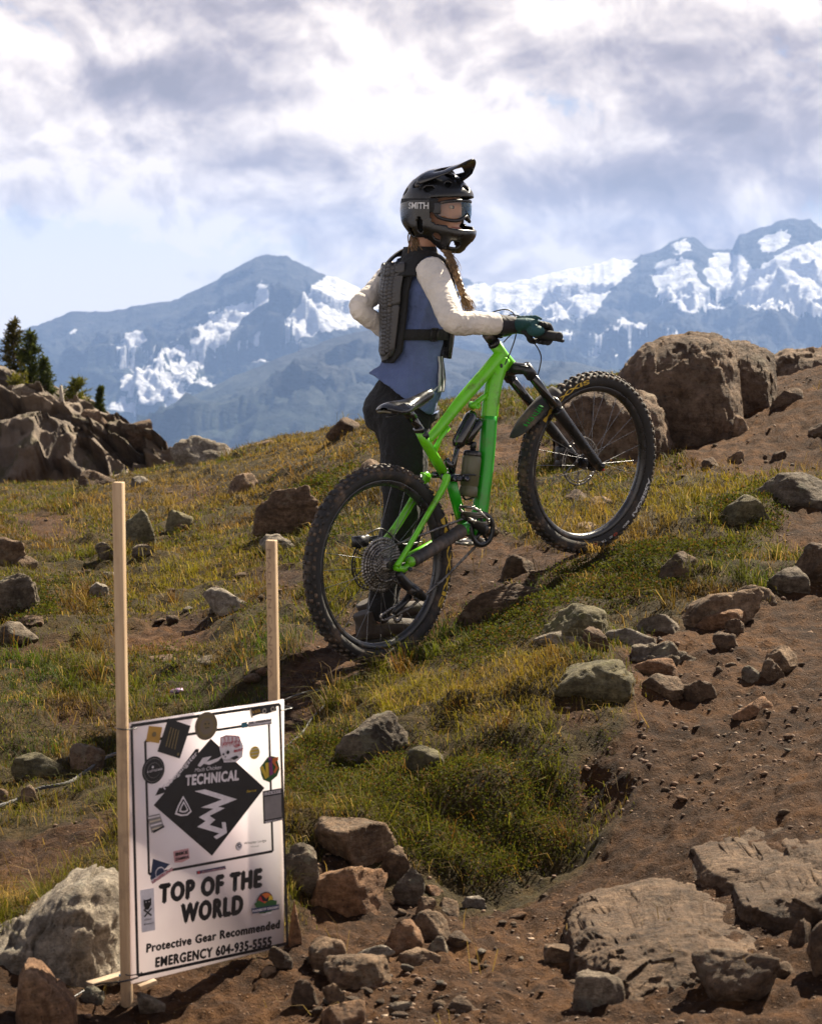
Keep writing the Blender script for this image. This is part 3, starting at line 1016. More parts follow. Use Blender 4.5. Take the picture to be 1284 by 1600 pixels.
G_PILE = 'stones heaped below the grassy bank'
G_TRAIL = 'stones lying on the dirt trail'
G_MEADOW = 'rocks in the meadow'
G_EDGE = 'rocks lining the trail edge'
ROCKS = [
    # box, colour, label, options
    ((486, 1282, 620, 1362), 'tan', 'flat-topped tan slab at the top of the stone heap by the sign', dict(group=G_PILE, planes=8, extra=[(0, 0, 1, 0.5)], depth=0.9)),
    ((470, 1343, 606, 1430), 'orange', 'big orange-tan angular block just below the flat-topped slab', dict(group=G_PILE, planes=9, depth=0.9)),
    ((440, 1318, 502, 1395), 'grey', 'grey-brown rock wedged between the sign and the flat-topped slab', dict(group=G_PILE)),
    ((612, 1357, 664, 1416), 'grey', 'upright grey rock beside the orange-tan block', dict(group=G_PILE, planes=10)),
    ((592, 1322, 642, 1376), 'brown', 'dark brown rock in the shade under the bank, behind the upright grey one', dict(group=G_PILE)),
    ((648, 1400, 682, 1432), 'tan', 'small rounded tan stone above the pointed tan rock', dict(group=G_PILE)),
    ((646, 1423, 706, 1470), 'tan', 'pointed tan rock in the middle of the stone heap', dict(group=G_PILE, planes=8)),
    ((596, 1439, 662, 1487), 'orange', 'rounded orange-tan cobble left of the pointed tan rock', dict(group=G_PILE, soft=0.066)),
    ((658, 1460, 703, 1487), 'grey', 'dark flat stone just under the pointed tan rock', dict(group=G_PILE)),
    ((618, 1480, 690, 1510), 'tan', 'long low stone at the front edge of the heap', dict(group=G_PILE)),
    ((700, 1455, 740, 1480), 'brown', 'brown stone at the outer end of the heap', dict(group=G_PILE)),
    ((556, 1474, 618, 1504), 'pale', 'pale whitish flat stone between the cobble and the tan wedge', dict(group=G_PILE, depth=0.7)),
    ((482, 1466, 547, 1524), 'tan', 'tan wedge-shaped rock near the lower corner of the sign', dict(group=G_PILE, planes=8)),
    ((505, 1490, 612, 1545), 'tan', 'long cracked tan rock below the pale flat stone', dict(group=G_PILE, planes=14)),
    ((504, 1534, 542, 1570), 'tan', 'small tan stone below the long cracked rock', dict(group=G_PILE)),
    ((500, 1564, 572, 1612), 'orange', 'orange-brown rock cut by the bottom edge of the picture', dict(group=G_PILE)),
    ((662, 1382, 700, 1404), 'orange', 'small flat orange stone under the dark bank', dict(group=G_PILE)),
    ((680, 1404, 717, 1430), 'brown', 'small brown stone behind the pointed tan rock', dict(group=G_PILE)),
    ((720, 1400, 760, 1419), 'pale', 'thin pale flake of stone at the foot of the bank', dict(group=G_PILE, depth=0.6)),
    ((448, 1408, 472, 1480), 'orange', 'orange rock half hidden behind the sign edge', dict(group=G_PILE)),
    ((420, 1479, 458, 1504), 'brown', 'brown stone holding down the lower corner of the sign', dict(group=G_PILE, at=5.36)),
    ((408, 1508, 432, 1528), 'tan', 'small sunlit tan stone under the sign corner', dict(group=G_PILE)),
    ((455, 1530, 500, 1580), 'brown', 'brown stone in the soil under the tan wedge', dict(group=G_PILE)),
    ((605, 1562, 645, 1587), 'grey', 'grey stone alone on the soil below the heap', dict(group=G_TRAIL)),
    ((700, 1558, 742, 1582), 'brown', 'flat brown stone on the soil toward the bottom of the picture', dict(group=G_TRAIL)),
    ((522, 1112, 638, 1192), 'grey', 'rounded grey rock bedded in the grass of the mound', dict(group=G_EDGE, planes=7, soft=0.088, rough=0.06)),
    ((632, 1163, 694, 1214), 'mossy', 'flat mossy rock sunk in the grass below the grey rounded one', dict(group=G_EDGE, soft=0.055)),
    ((846, 1028, 994, 1098), 'mossy', 'broad rounded mossy rock on top of the grassy mound', dict(group=G_EDGE, planes=8, soft=0.066)),
    ((843, 944, 950, 1003), 'mossy', 'angular yellowish rock like a small pyramid behind the pale slab', dict(group=G_EDGE, planes=7)),
    ((832, 983, 930, 1014), 'pale', 'pale flat slab below the yellowish pyramid rock', dict(group=G_EDGE, planes=8, depth=0.5)),
    ((903, 978, 950, 1020), 'brown', 'dark brown knob of rock at the end of the pale slab', dict(group=G_EDGE)),
    ((1029, 862, 1089, 912), 'brown', 'brown angular rock standing in the low heather', dict(group=G_EDGE, planes=9)),
    ((1198, 885, 1262, 928), 'grey', 'grey-brown pointed rock at the head of the rock line', dict(group=G_EDGE, planes=8)),
    ((1052, 924, 1190, 978), 'tan', 'long rounded tan ledge along the trail edge', dict(group=G_EDGE, planes=9, soft=0.055, depth=0.5, tilt=0.28)),
    ((1150, 914, 1212, 942), 'tan', 'flat tan plate leaning behind the long ledge', dict(group=G_EDGE)),
    ((1084, 949, 1164, 984), 'orange', 'jagged orange-tan rock in front of the long ledge', dict(group=G_EDGE)),
    ((993, 958, 1064, 990), 'grey', 'flat-topped grey rock beside the jagged orange one', dict(group=G_EDGE)),
    ((945, 980, 1024, 1010), 'pale', 'low pale rock between the dark knob and the gnarled outcrop', dict(group=G_EDGE, depth=0.6)),
    ((982, 998, 1102, 1050), 'grey', 'gnarled grey outcrop with a hooked end', dict(group=G_EDGE, planes=16, rough=0.12)),
    ((990, 1028, 1060, 1056), 'orange', 'rust-coloured flat rock under the gnarled outcrop', dict(group=G_EDGE, depth=0.6)),
    ((1002, 1052, 1070, 1090), 'tan', 'cracked tan plate at the grass edge', dict(group=G_EDGE)),
    ((1066, 1060, 1118, 1098), 'tan', 'sharp sunlit tan rock beside the cracked plate', dict(group=G_EDGE, planes=7)),
    ((1138, 1088, 1208, 1124), 'orange', 'low reddish rock alone on the trail', dict(group=G_TRAIL)),
    ((1184, 1028, 1224, 1064), 'brown', 'round brown stone standing on edge on the trail', dict(group=G_TRAIL)),
    ((1194, 1008, 1246, 1052), 'tan', 'tan block just behind the round brown stone', dict(group=G_TRAIL)),
    ((1113, 988, 1152, 1014), 'brown', 'brown stone on the trail behind the hooked outcrop', dict(group=G_TRAIL)),
    ((1158, 1040, 1188, 1068), 'grey', 'small grey stone touching the round brown one', dict(group=G_TRAIL)),
    ((1132, 966, 1162, 990), 'brown', 'dark stone on the trail below the jagged orange rock', dict(group=G_TRAIL)),
    ((1228, 848, 1340, 920), 'brown', 'dark shaded boulder at the trail side above the pointed grey rock', dict(cat='boulder', name='boulder', soft=0.055)),
    ((1182, 738, 1340, 792), 'grey', 'flat grey bedrock ledge at the far side of the heather', dict(cat='boulder', name='boulder', planes=10, soft=0.044, depth=0.6)),
    ((1112, 775, 1200, 822), 'mossy', 'low mossy ledge at the edge of the yellow grass', dict(group=G_EDGE, depth=0.5, tilt=0.3)),
    ((1180, 606, 1258, 672), 'big', 'tilted brown slab at the foot of the leaning boulder', dict(at=13.3, planes=9)),
    ((1138, 648, 1170, 680), 'tan', 'upright tan block in the shadow of the big boulders', dict()),
    ((1095, 714, 1124, 732), 'brown', 'thin brown stone lying flat on the upper trail', dict(group=G_TRAIL)),
    ((1136, 704, 1161, 724), 'tan', 'small tan block on the upper trail', dict(group=G_TRAIL)),
    ((1204, 703, 1228, 720), 'brown', 'small dark stone on the upper trail near the picture edge', dict(group=G_TRAIL)),
    ((1262, 658, 1310, 684), 'brown', 'brown rock on the upper trail below the crest', dict(group=G_TRAIL)),
    ((781, 865, 842, 898), 'brown', 'brown rock on the path between the two wheels', dict(group=G_TRAIL, planes=9)),
    ((712, 918, 850, 962), 'brown', 'long dark rock ridge crossing the path behind the rear tyre', dict(depth=0.4, tilt=0.22, planes=9, soft=0.055)),
    ((756, 820, 780, 838), 'tan', 'small tan stone beside the crankset', dict(group=G_TRAIL)),
    ((878, 765, 918, 788), 'brown', 'brown stone framed by the front wheel', dict(group=G_MEADOW)),
    ((920, 775, 962, 792), 'tan', 'low tan stone inside the front wheel near its rim', dict(group=G_MEADOW)),
    ((890, 815, 940, 832), 'tan', 'flat tan stone seen low in the front wheel', dict(group=G_MEADOW)),
    ((267, 680, 362, 738), 'pale', 'large pale-topped rock on the meadow skyline', dict(group=G_MEADOW, planes=8, at=20.5)),
    ((366, 687, 446, 722), 'tan', 'broad flat rock on the skyline next to the pale-topped one', dict(group=G_MEADOW, at=20, soft=0.055)),
    ((356, 738, 410, 772), 'tan', 'trapezoid tan rock below the broad skyline rock', dict(group=G_MEADOW, planes=8)),
    ((178, 797, 252, 856), 'mossy', 'square-shouldered rock directly behind the tall post', dict(group=G_MEADOW, planes=8)),
    ((260, 796, 302, 832), 'mossy', 'pointed greenish rock among bright grass', dict(group=G_MEADOW, planes=8)),
    ((208, 850, 242, 872), 'grey', 'small grey rock below the square-shouldered one', dict(group=G_MEADOW)),
    ((150, 846, 184, 876), 'grey', 'shaded grey rock just before the tall post', dict(group=G_MEADOW)),
    ((-20, 838, 50, 886), 'tan', 'tan split rock at the picture edge above the tilted slab', dict(group=G_MEADOW, planes=9)),
    ((20, 868, 60, 888), 'tan', 'low flat stone at the foot of the split rock', dict(group=G_MEADOW)),
    ((-40, 902, 64, 966), 'grey', 'tilted grey slab at the picture edge in dark heather', dict(group=G_MEADOW, planes=8, tilt=0.35, depth=0.4)),
    ((-10, 970, 62, 1012), 'grey', 'lichen-grey rock below the tilted slab', dict(group=G_MEADOW, soft=0.050)),
    ((28, 960, 68, 978), 'tan', 'thin stone between the tilted slab and the lichen-grey rock', dict(group=G_MEADOW)),
    ((139, 909, 170, 934), 'pale', 'small white-topped stone alone in the meadow', dict(group=G_MEADOW)),
    ((158, 893, 192, 908), 'pale', 'flat pale stone touching the line of the tall post', dict(group=G_MEADOW)),
    ((316, 917, 402, 958), 'pale', 'smooth pale rock midway between the two posts', dict(group=G_MEADOW, planes=8, soft=0.055)),
    ((398, 834, 464, 860), 'pale', 'knobbly pale rock behind the short post', dict(group=G_MEADOW, rough=0.1)),
    ((396, 762, 505, 836), 'brown', 'dark striated outcrop beside the rear tyre', dict(group=G_MEADOW, planes=12, rough=0.11, depth=0.5, tilt=0.25)),
    ((58, 720, 185, 750), 'tan', 'long low bedrock at the foot of the rocky knoll', dict(group=G_MEADOW, depth=0.4, tilt=0.06, soft=0.055)),
    ((124, 734, 188, 757), 'brown', 'dark rock in front of the long low bedrock', dict(group=G_MEADOW)),
    ((204, 744, 234, 760), 'pale', 'small bright stone near the top of the tall post', dict(group=G_MEADOW)),
    ((94, 732, 126, 752), 'tan', 'small tan stone against the long low bedrock', dict(group=G_MEADOW)),
    ((510, 652, 562, 682), 'brown', 'dark rock on the skyline by the rider', dict(group=G_MEADOW, at=16.5)),
    ((548, 718, 612, 752), 'tan', 'tan rock in the turf just above the rear tyre', dict(group=G_MEADOW)),
    ((232, 1022, 274, 1036), 'tan', 'thin flat stone in the turf between the posts', dict(group=G_MEADOW)),
    ((304, 1024, 344, 1042), 'grey', 'grey flake in the turf next to the thin flat stone', dict(group=G_MEADOW)),
    ((16, 1176, 100, 1214), 'mossy', 'flat mossy stone above the rope', dict(group=G_MEADOW, depth=0.5)),
    ((108, 1163, 164, 1206), 'brown', 'brown stone above the rope, close to the tall post', dict(group=G_MEADOW)),
    ((28, 1226, 64, 1258), 'tan', 'upright tan stone touching the rope', dict(group=G_MEADOW)),
    ((-14, 1232, 14, 1258), 'tan', 'tan stone at the picture edge above the rope', dict(group=G_MEADOW)),
    ((1262, 1425, 1380, 1530), 'trail', 'rounded rock cut by the picture edge beside the ledges', dict(cat='boulder', name='boulder', soft=0.055)),
    ((893, 1518, 977, 1574), 'grey', 'sharp grey rock in front of the great slab', dict(group=G_TRAIL, planes=8, depth=0.6)),
    ((848, 1472, 922, 1502), 'tan', 'low flat stone left of the great slab', dict(group=G_TRAIL)),
    ((1226, 1436, 1268, 1480), 'trail', 'rounded stone between the lower ledge and the great slab', dict(group=G_TRAIL, soft=0.055)),
    ((1080, 1485, 1215, 1570), 'brown', 'lumpy brown rock sunk in the soil beside the great slab', dict(soft=0.066, sink=0.6)),
    ((895, 1560, 925, 1580), 'grey', 'small grey stone below the sharp grey rock', dict(group=G_TRAIL)),
    ((1200, 1500, 1250, 1530), 'brown', 'small brown stone by the lumpy sunken rock', dict(group=G_TRAIL)),
    ((50, 1410, 70, 1424), 'tan', 'tiny stone on the worn soil behind the pale boulder', dict(group=G_MEADOW)),
    ((120, 1540, 165, 1568), 'grey', 'grey rock beside the foot of the tall post', dict(group=G_TRAIL)),
    ((215, 1550, 260, 1590), 'grey', 'grey stone below the lower edge of the sign', dict(group=G_TRAIL)),
    ((100, 640, 170, 700), 'big', 'rounded boulder perched on the flank of the rocky knoll', dict(at=31, soft=0.055, name='boulder', cat='boulder')),
    ((195, 655, 240, 690), 'big', 'dark boulder low on the ridge of the rocky knoll', dict(at=31, soft=0.055, name='boulder', cat='boulder')),
    ((20, 600, 60, 625), 'pale', 'white patch of rock below the fir trees', dict(at=31.5)),
]
for _i, (bx, kd, lb, op) in enumerate(ROCKS):
    rock(bx, kd, lb, 100 + _i * 7, **op)


profile_rock([(955, 690), (958, 600), (985, 560), (1010, 538), (1040, 526), (1075, 521), (1110, 523), (1135, 530), (1148, 545), (1150, 600), (1152, 660)], 700, 13.4, 1.0, 'big', 'huge rounded boulder on the crest behind the front wheel', 501, rough=0.024, p=2.3, nx=190, nv=120)
profile_rock([(1090, 660), (1096, 548), (1125, 534), (1160, 534), (1190, 545), (1215, 560), (1236, 578), (1240, 600), (1225, 625), (1205, 655)], 672, 14.0, 1.1, 'big', 'brown angular boulder leaning on the huge rounded one', 502, rough=0.028, p=2.5, nx=170, nv=110)
profile_rock([(1190, 600), (1205, 562), (1225, 550), (1262, 545), (1300, 541), (1350, 548), (1390, 585)], 606, 15.2, 0.9, 'big', 'flat bedrock on the crest behind the leaning boulder', 509, rough=0.028, p=2.6)
profile_rock([(866, 690), (874, 640), (900, 614), (940, 600), (985, 606), (1020, 620), (1040, 660), (1046, 690)], 702, 12.9, 0.7, 'big', 'lower grey boulder seen through the front wheel', 503, rough=0.032)
profile_rock([(890, 1490), (902, 1456), (930, 1438), (985, 1430), (1045, 1420), (1105, 1422), (1160, 1432), (1196, 1452), (1212, 1490)], 1480, 5.66, 1.05, 'trail', 'great half-buried bedrock slab in the trail', 504, rough=0.036, sink=0.12, p=3.6, nx=220, nv=130)
profile_rock([(1085, 1368), (1104, 1338), (1160, 1326), (1230, 1318), (1310, 1308), (1420, 1295), (1470, 1320)], 1378, 6.05, 0.62, 'trail', 'upper bedrock ledge rising out of the trail', 505, rough=0.034, sink=0.12, p=4.5)
profile_rock([(1140, 1420), (1160, 1392), (1215, 1382), (1290, 1368), (1400, 1355), (1460, 1380)], 1424, 5.74, 0.44, 'trail', 'lower bedrock ledge with a dark crack above it', 506, rough=0.034, sink=0.12, p=4.5)
profile_rock([(-130, 1560), (-110, 1470), (-40, 1446), (10, 1436), (60, 1410), (92, 1382), (125, 1366), (160, 1364), (186, 1376), (196, 1410), (199, 1470), (192, 1540)], 1545, 5.52, 0.50, 'pale', 'large pale boulder with a rounded knob, beside the tall sign post', 507, rough=0.040, sink=0.08, p=3.0)


profile_rock([(12, 1640), (20, 1520), (30, 1503), (48, 1508), (70, 1532), (92, 1552), (104, 1566), (106, 1640)], 1640, 5.0, 0.17, 'orange', 'wedge-shaped orange-brown rock leaning in front of the pale boulder', 508, rough=0.03, sink=0.05, p=4.0, nx=110, nv=60, name='rock', cat='rock')


# small stones that nothing tells apart
def scatter_stones():
    rng = np.random.default_rng(5)
    protos = []
    for k in range(8):
        p, f = scaled_rock(900 + k, 1.0, 0.9, 0.7, sub=2, planes=10, soft=0.033, rough=0.05)
        me = mesh_np('stone', p, f)
        protos.append(me)
        me.materials.append(ROCK_MATS[['tan', 'brown', 'tan', 'tan', 'orange', 'brown', 'tan', 'pale'][k]])
    zones = [((620, 1400, 900, 1590), 44, 'small stone scattered on the soil below the stone heap', 'loose stones below the heap'),
             ((990, 1000, 1280, 1280), 40, 'small stone scattered on the trail beyond the grassy mound', 'loose stones on the trail beside the mound'),
             ((440, 1500, 640, 1595), 26, 'small stone in the loose soil near the sign foot', 'loose stones near the sign'),
             ((1040, 690, 1280, 745), 18, 'small stone on the upper trail below the boulders', 'loose stones on the upper trail'),
             ((0, 770, 440, 1090), 34, 'small half-buried stone in the meadow turf', 'half-buried stones in the meadow'),
             ((700, 840, 860, 930), 12, 'small stone on the path under the bicycle', 'loose stones under the bicycle')]
    for (x0, y0, x1, y1), n, lab, grp in zones:
        for _ in range(n):
            px, py = rng.uniform(x0, x1), rng.uniform(y0, y1)
            g = ground_hit(px, py)
            s = (0.010 + 0.026 * rng.random() ** 2.2) * (2.6 if 'meadow' in lab else 1.0)
            o = bpy.data.objects.new('stone', protos[rng.integers(8)])
            COL.objects.link(o)
            o.location = (g[0], g[1], float(H(g[0], g[1])) + s * 0.12)
            o.scale = (s * rng.uniform(0.8, 1.5), s * rng.uniform(0.8, 1.3), s * rng.uniform(0.6, 1.0))
            o.rotation_euler = (rng.uniform(-.3, .3), rng.uniform(-.3, .3), rng.uniform(0, 6.28))
            tag(o, lab, 'stone', grp)


scatter_stones()


def gravel():
    rng = np.random.default_rng(8)
    n = 46000
    a = rng.uniform(-0.24, 0.24, n); y = np.exp(rng.uniform(math.log(4.5), math.log(15), n)); x = a * y
    z = H(x, y)
    bare = cover(x, y, z, BARE)
    clump = fbm(np.column_stack([x * 2.1, y * 2.1]), 3, 61)
    keep = rng.random(n) < bare * np.clip(0.08 + 1.7 * clump, 0.03, 1)
    x, y, z = x[keep], y[keep], z[keep]
    m = len(x)
    v0, f0 = ico(1)
    s = (0.0018 + 0.0075 * rng.random(m) ** 5) * (1 + 0.35 * (y > 8))
    sc = np.column_stack([s * rng.uniform(.7, 1.5, m), s * rng.uniform(.7, 1.4, m), s * rng.uniform(.45, .9, m)])
    th = rng.uniform(0, 6.28, m)
    jit = 1 + rng.uniform(-0.3, 0.25, (m, len(v0)))
    V = v0[None] * jit[..., None] * sc[:, None]
    c, sn = np.cos(th)[:, None], np.sin(th)[:, None]
    V = np.stack([V[..., 0] * c - V[..., 1] * sn, V[..., 0] * sn + V[..., 1] * c, V[..., 2]], -1)
    V += np.column_stack([x, y, z + s * 0.2])[:, None]
    Fc = (f0[None] + (np.arange(m) * len(v0))[:, None, None]).reshape(-1, 3)
    me = mesh_np('gravel', V.reshape(-1, 3), Fc, smooth=False)
    pal = np.array([[0.22, 0.135, 0.078], [0.13, 0.072, 0.04], [0.26, 0.18, 0.118], [0.10, 0.066, 0.045], [0.36, 0.27, 0.19], [0.17, 0.09, 0.048]])
    cidx = rng.choice(6, m, p=[.16, .36, .08, .18, .04, .18])
    colr = pal[cidx] * rng.uniform(0.45, 1.0, (m, 1))
    add_attr(me, 'Col', np.repeat(colr, len(v0), axis=0), 3)
    mt, t, b = material('gravel')
    at = t.node('ShaderNodeAttribute'); at.attribute_name = 'Col'
    t.l.new(at.outputs['Color'], b.inputs['Base Color'])
    b.inputs['Roughness'].default_value = 0.9
    o = link('gravel', me, mt)
    o['kind'] = 'stuff'
    o['label'] = 'fine loose gravel strewn over the bare soil'


gravel()


# ------------------------------------------------------------------ the rocky knoll behind the meadow, with its firs
def knoll():
    # crest line of the knoll on the photograph, about 33 m away
    crest = np.array([(-420, 600), (-200, 580), (-60, 585), (0, 583), (40, 590), (78, 600), (100, 612), (130, 622), (158, 640), (185, 660), (215, 676), (245, 690), (275, 706), (310, 722), (350, 745), (420, 775)], float)
    na, nr = 330, 130
    px = np.linspace(-420, 420, na)
    cy = np.interp(px, crest[:, 0], crest[:, 1]) - 5 * fbm(np.column_stack([px / 20, np.zeros(na) + 4]), 4, 91)
    rr, r0 = 33.0, 27.5
    zr = np.array([P(642, y, rr)[2] for y in cy])
    s = np.concatenate([np.linspace(0, 1, nr), 1 + np.linspace(0, 1, 10)[1:]])
    S, A = np.meshgrid(s, (px - 642) / F_PX, indexing='ij')
    R = r0 + (rr - r0) * S
    X, Y = A * R, R
    z0 = -2.4
    ZR = np.broadcast_to(zr, S.shape)
    cliff = smooth01(S, 0.18, 0.55) * 0.62 + 0.38 * S        # a steep face, then a rougher top
    Z = z0 + (ZR - z0) * np.clip(cliff, 0, 1)
    q = np.column_stack([X.ravel(), Y.ravel(), Z.ravel() * 0.6])
    n = fbm(q * 1.1, 5, 93, ridged=True).reshape(S.shape); n2 = fbm(q * 3.4, 4, 95).reshape(S.shape)
    env = np.clip((1.08 - S) * 4, 0.15, 1)
    blk = (facets(q * 0.9, 96) + 0.5 * facets(q * 2.3, 97)).reshape(S.shape)
    Yd = Y - env * (0.35 * n + 0.15 * n2 + 0.8 * blk)
    Z = Z + env * (0.22 * n + 0.08 * n2 + 0.40 * blk)
    Z = np.where(S > 1, ZR - (S - 1) * 3.5 + 0.1 * n2, Z)
    v = np.column_stack([X.ravel(), Yd.ravel(), Z.ravel()])
    me = mesh_np('rocky_knoll', v, grid_faces(len(s), na))
    m, t, b = material('knoll_rock')
    pos = t.node('ShaderNodeNewGeometry').outputs['Position']
    n1 = t.noise(pos, scale=1.6, detail=7, rough=0.65)
    st = t.noise(t.mapping(pos, scale=(3.0, 1, 0.5)), scale=2.0, detail=6, rough=0.6)
    c = t.ramp(n1, [(0.3, (0.075, 0.056, 0.040)), (0.55, (0.18, 0.135, 0.098)), (0.75, (0.30, 0.235, 0.17))])
    c = t.mix(t.maprange(st, 0.5, 0.66, 0, 0.7), c, (0.075, 0.058, 0.046))
    g = t.noise(pos, scale=2.6, detail=5, rough=0.6)
    nz = t.node('ShaderNodeSeparateXYZ'); t.l.new(t.node('ShaderNodeNewGeometry').outputs['Normal'], nz.inputs[0])
    veg = t.math('MULTIPLY', t.maprange(g, 0.5, 0.6), t.maprange(nz.outputs[2], 0.25, 0.6))
    c = t.mix(t.math('MULTIPLY', veg, 0.8), c, (0.075, 0.06, 0.025))
    t.l.new(c, b.inputs['Base Color']); b.inputs['Roughness'].default_value = 0.92
    t.l.new(t.bump(t.noise(pos, scale=9, detail=7, rough=0.7), 0.8, 0.12), b.inputs['Normal'])
    o = link('rocky_knoll', me, m)
    o['kind'] = 'structure'
    o['label'] = 'grey-brown rocky knoll with a low cliff'
    return lambda qx: float(np.interp(qx, px, zr))


KNOLL_Z = knoll()


def mat_foliage(name, tr=0.35):
    m = bpy.data.materials.new(name); m.use_nodes = True
    t = NT(m.node_tree); t.n.clear()
    out = t.node('ShaderNodeOutputMaterial')
    at = t.node('ShaderNodeAttribute'); at.attribute_name = 'Col'
    d = t.node('ShaderNodeBsdfPrincipled'); t.l.new(at.outputs['Color'], d.inputs['Base Color'])
    d.inputs['Roughness'].default_value = 0.75; d.inputs['Specular IOR Level'].default_value = 0.12
    tl = t.node('ShaderNodeBsdfTranslucent')
    t.l.new(t.mix(1, at.outputs['Color'], (1.25, 1.25, 0.8), 'MULTIPLY'), tl.inputs['Color'])
    mx = t.node('ShaderNodeMixShader'); mx.inputs[0].default_value = tr
    t.l.new(d.outputs[0], mx.inputs[1]); t.l.new(tl.outputs[0], mx.inputs[2]); t.l.new(mx.outputs[0], out.inputs['Surface'])
    return m


M_NEEDLE = mat_foliage('needles', 0.2)
M_BARK = plain('bark', (0.10, 0.075, 0.055), 0.9, grime=0.5, gscale=20, bump=0.6, bscale=60)


def conifer(px, py_base, py_top, spread_px, d, seed, label, cat, name='fir_tree', tint=(1, 1, 1), bushy=False, name_crown='crown'):
    rng = np.random.default_rng(seed)
    base = P(px, py_base, d); top = P(px, py_top, d)
    base[2] -= 0.12
    h = top[2] - base[2]; R = spread_px / F_PX * d / 2
    root = thing(name, label, cat, base)
    mb = MB()
    lean = np.array([rng.uniform(-.04, .04), rng.uniform(-.04, .04), 0]) * h
    tr = [base, base + [0, 0, h * .5] + lean, base + [0, 0, h * .97] + lean * 1.5]
    mb.tube(tr, [0.035 * h + .01, 0.02 * h, 0.004], 8)
    quads = []; cols = []
    nb = 58 if not bushy else 60
    for k in range(nb):
        u = (k + rng.random()) / nb
        u = 0.06 + 0.92 * u
        ang = rng.uniform(0, 6.283)
        ln = R * (1.08 - u) ** (0.75 if not bushy else 0.35) * rng.uniform(0.45, 1.35)
        p0 = base + lean * u * 1.5 + np.array([0, 0, h * u])
        up = rng.uniform(0.15, 0.6) + u * 0.5
        dirv = np.array([math.cos(ang), math.sin(ang), up]); dirv /= np.linalg.norm(dirv)
        mb.tube([p0, p0 + dirv * ln * 0.9], [0.006 * h + 0.002, 0.002], 4)
        shade = rng.uniform(0.6, 1.3)
        for q in range(30):
            tt = rng.uniform(0.15, 1.0)
            c = p0 + dirv * ln * tt
            nd = dirv * rng.uniform(0.3, 1) + rng.normal(size=3) * 0.75
            nd /= np.linalg.norm(nd)
            L = (0.050 + 0.05 * rng.random()) * (h / 0.9) ** 0.5
            sd = np.cross(nd, rng.normal(size=3)); sd /= np.linalg.norm(sd) + 1e-9
            w = L * 0.13
            quads.append([c - sd * w, c + sd * w, c + nd * L + sd * w * .4, c + nd * L - sd * w * .4])
            g = rng.random()
            cc = np.array([0.022, 0.036, 0.012]) * (1 - g) + np.array([0.085, 0.10, 0.024]) * g
            cols.append(cc * shade * np.array(tint))
    mb.build('trunk', M_BARK, root)
    v = np.array(quads).reshape(-1, 3); m = len(quads)
    me = mesh_np('crown', v - base, np.arange(m * 4).reshape(m, 4), smooth=False)
    add_attr(me, 'Col', np.repeat(np.array(cols), 4, axis=0), 3)
    link(name_crown, me, M_NEEDLE, root)
    return root


conifer(22, 606, 503, 66, 33, 1, 'tallest dark fir on the rocky knoll with a rust-brown side', 'tree', tint=(1.25, 0.85, 0.9))
conifer(50, 606, 520, 62, 32.6, 2, 'green fir growing against the tallest fir on the knoll', 'tree')
conifer(73, 612, 562, 36, 32.4, 3, 'small green fir at the foot of the two taller firs', 'tree')
conifer(-10, 606, 545, 54, 33, 6, 'fir half out of the picture at its edge', 'tree')
conifer(118, 630, 596, 52, 32.2, 4, 'low yellow-green bushy shrub on the knoll crest', 'shrub', name='bush', tint=(2.2, 1.8, 1.2), bushy=True)
conifer(156, 648, 606, 14, 32.2, 5, 'tiny lone fir further down the knoll crest', 'tree')
conifer(28, 622, 592, 60, 31.8, 9, 'yellowish scrub under the tall firs', 'shrub', name='bush', tint=(2.4, 1.8, 1.0), bushy=True)


def snag():
    base = P(95, 664, 31.2); top = P(95.5, 602, 31.2)
    mb = MB()
    mid = (base + top) / 2 + np.array([0.02, 0, 0])
    mb.tube([base - [0, 0, .2], mid, top], [0.045, 0.035, 0.02], 8)
    for k, (u, dx, dz) in enumerate([(0.45, 0.12, 0.08), (0.6, -0.1, 0.1), (0.75, 0.09, 0.09)]):
        b = base + (top - base) * u
        mb.tube([b, b + [dx, 0.03, dz]], [0.012, 0.004], 5)
    o = mb.build('dead_trunk', plain('dead_wood', (0.30, 0.26, 0.21), 0.85, grime=0.4, gscale=14, bump=0.5))
    tag(o, 'bleached dead tree trunk standing on the rocky knoll', 'dead tree')


snag()
# ------------------------------------------------------------------ grass and low heather
M_GRASS = mat_foliage('grass_blades', 0.45)


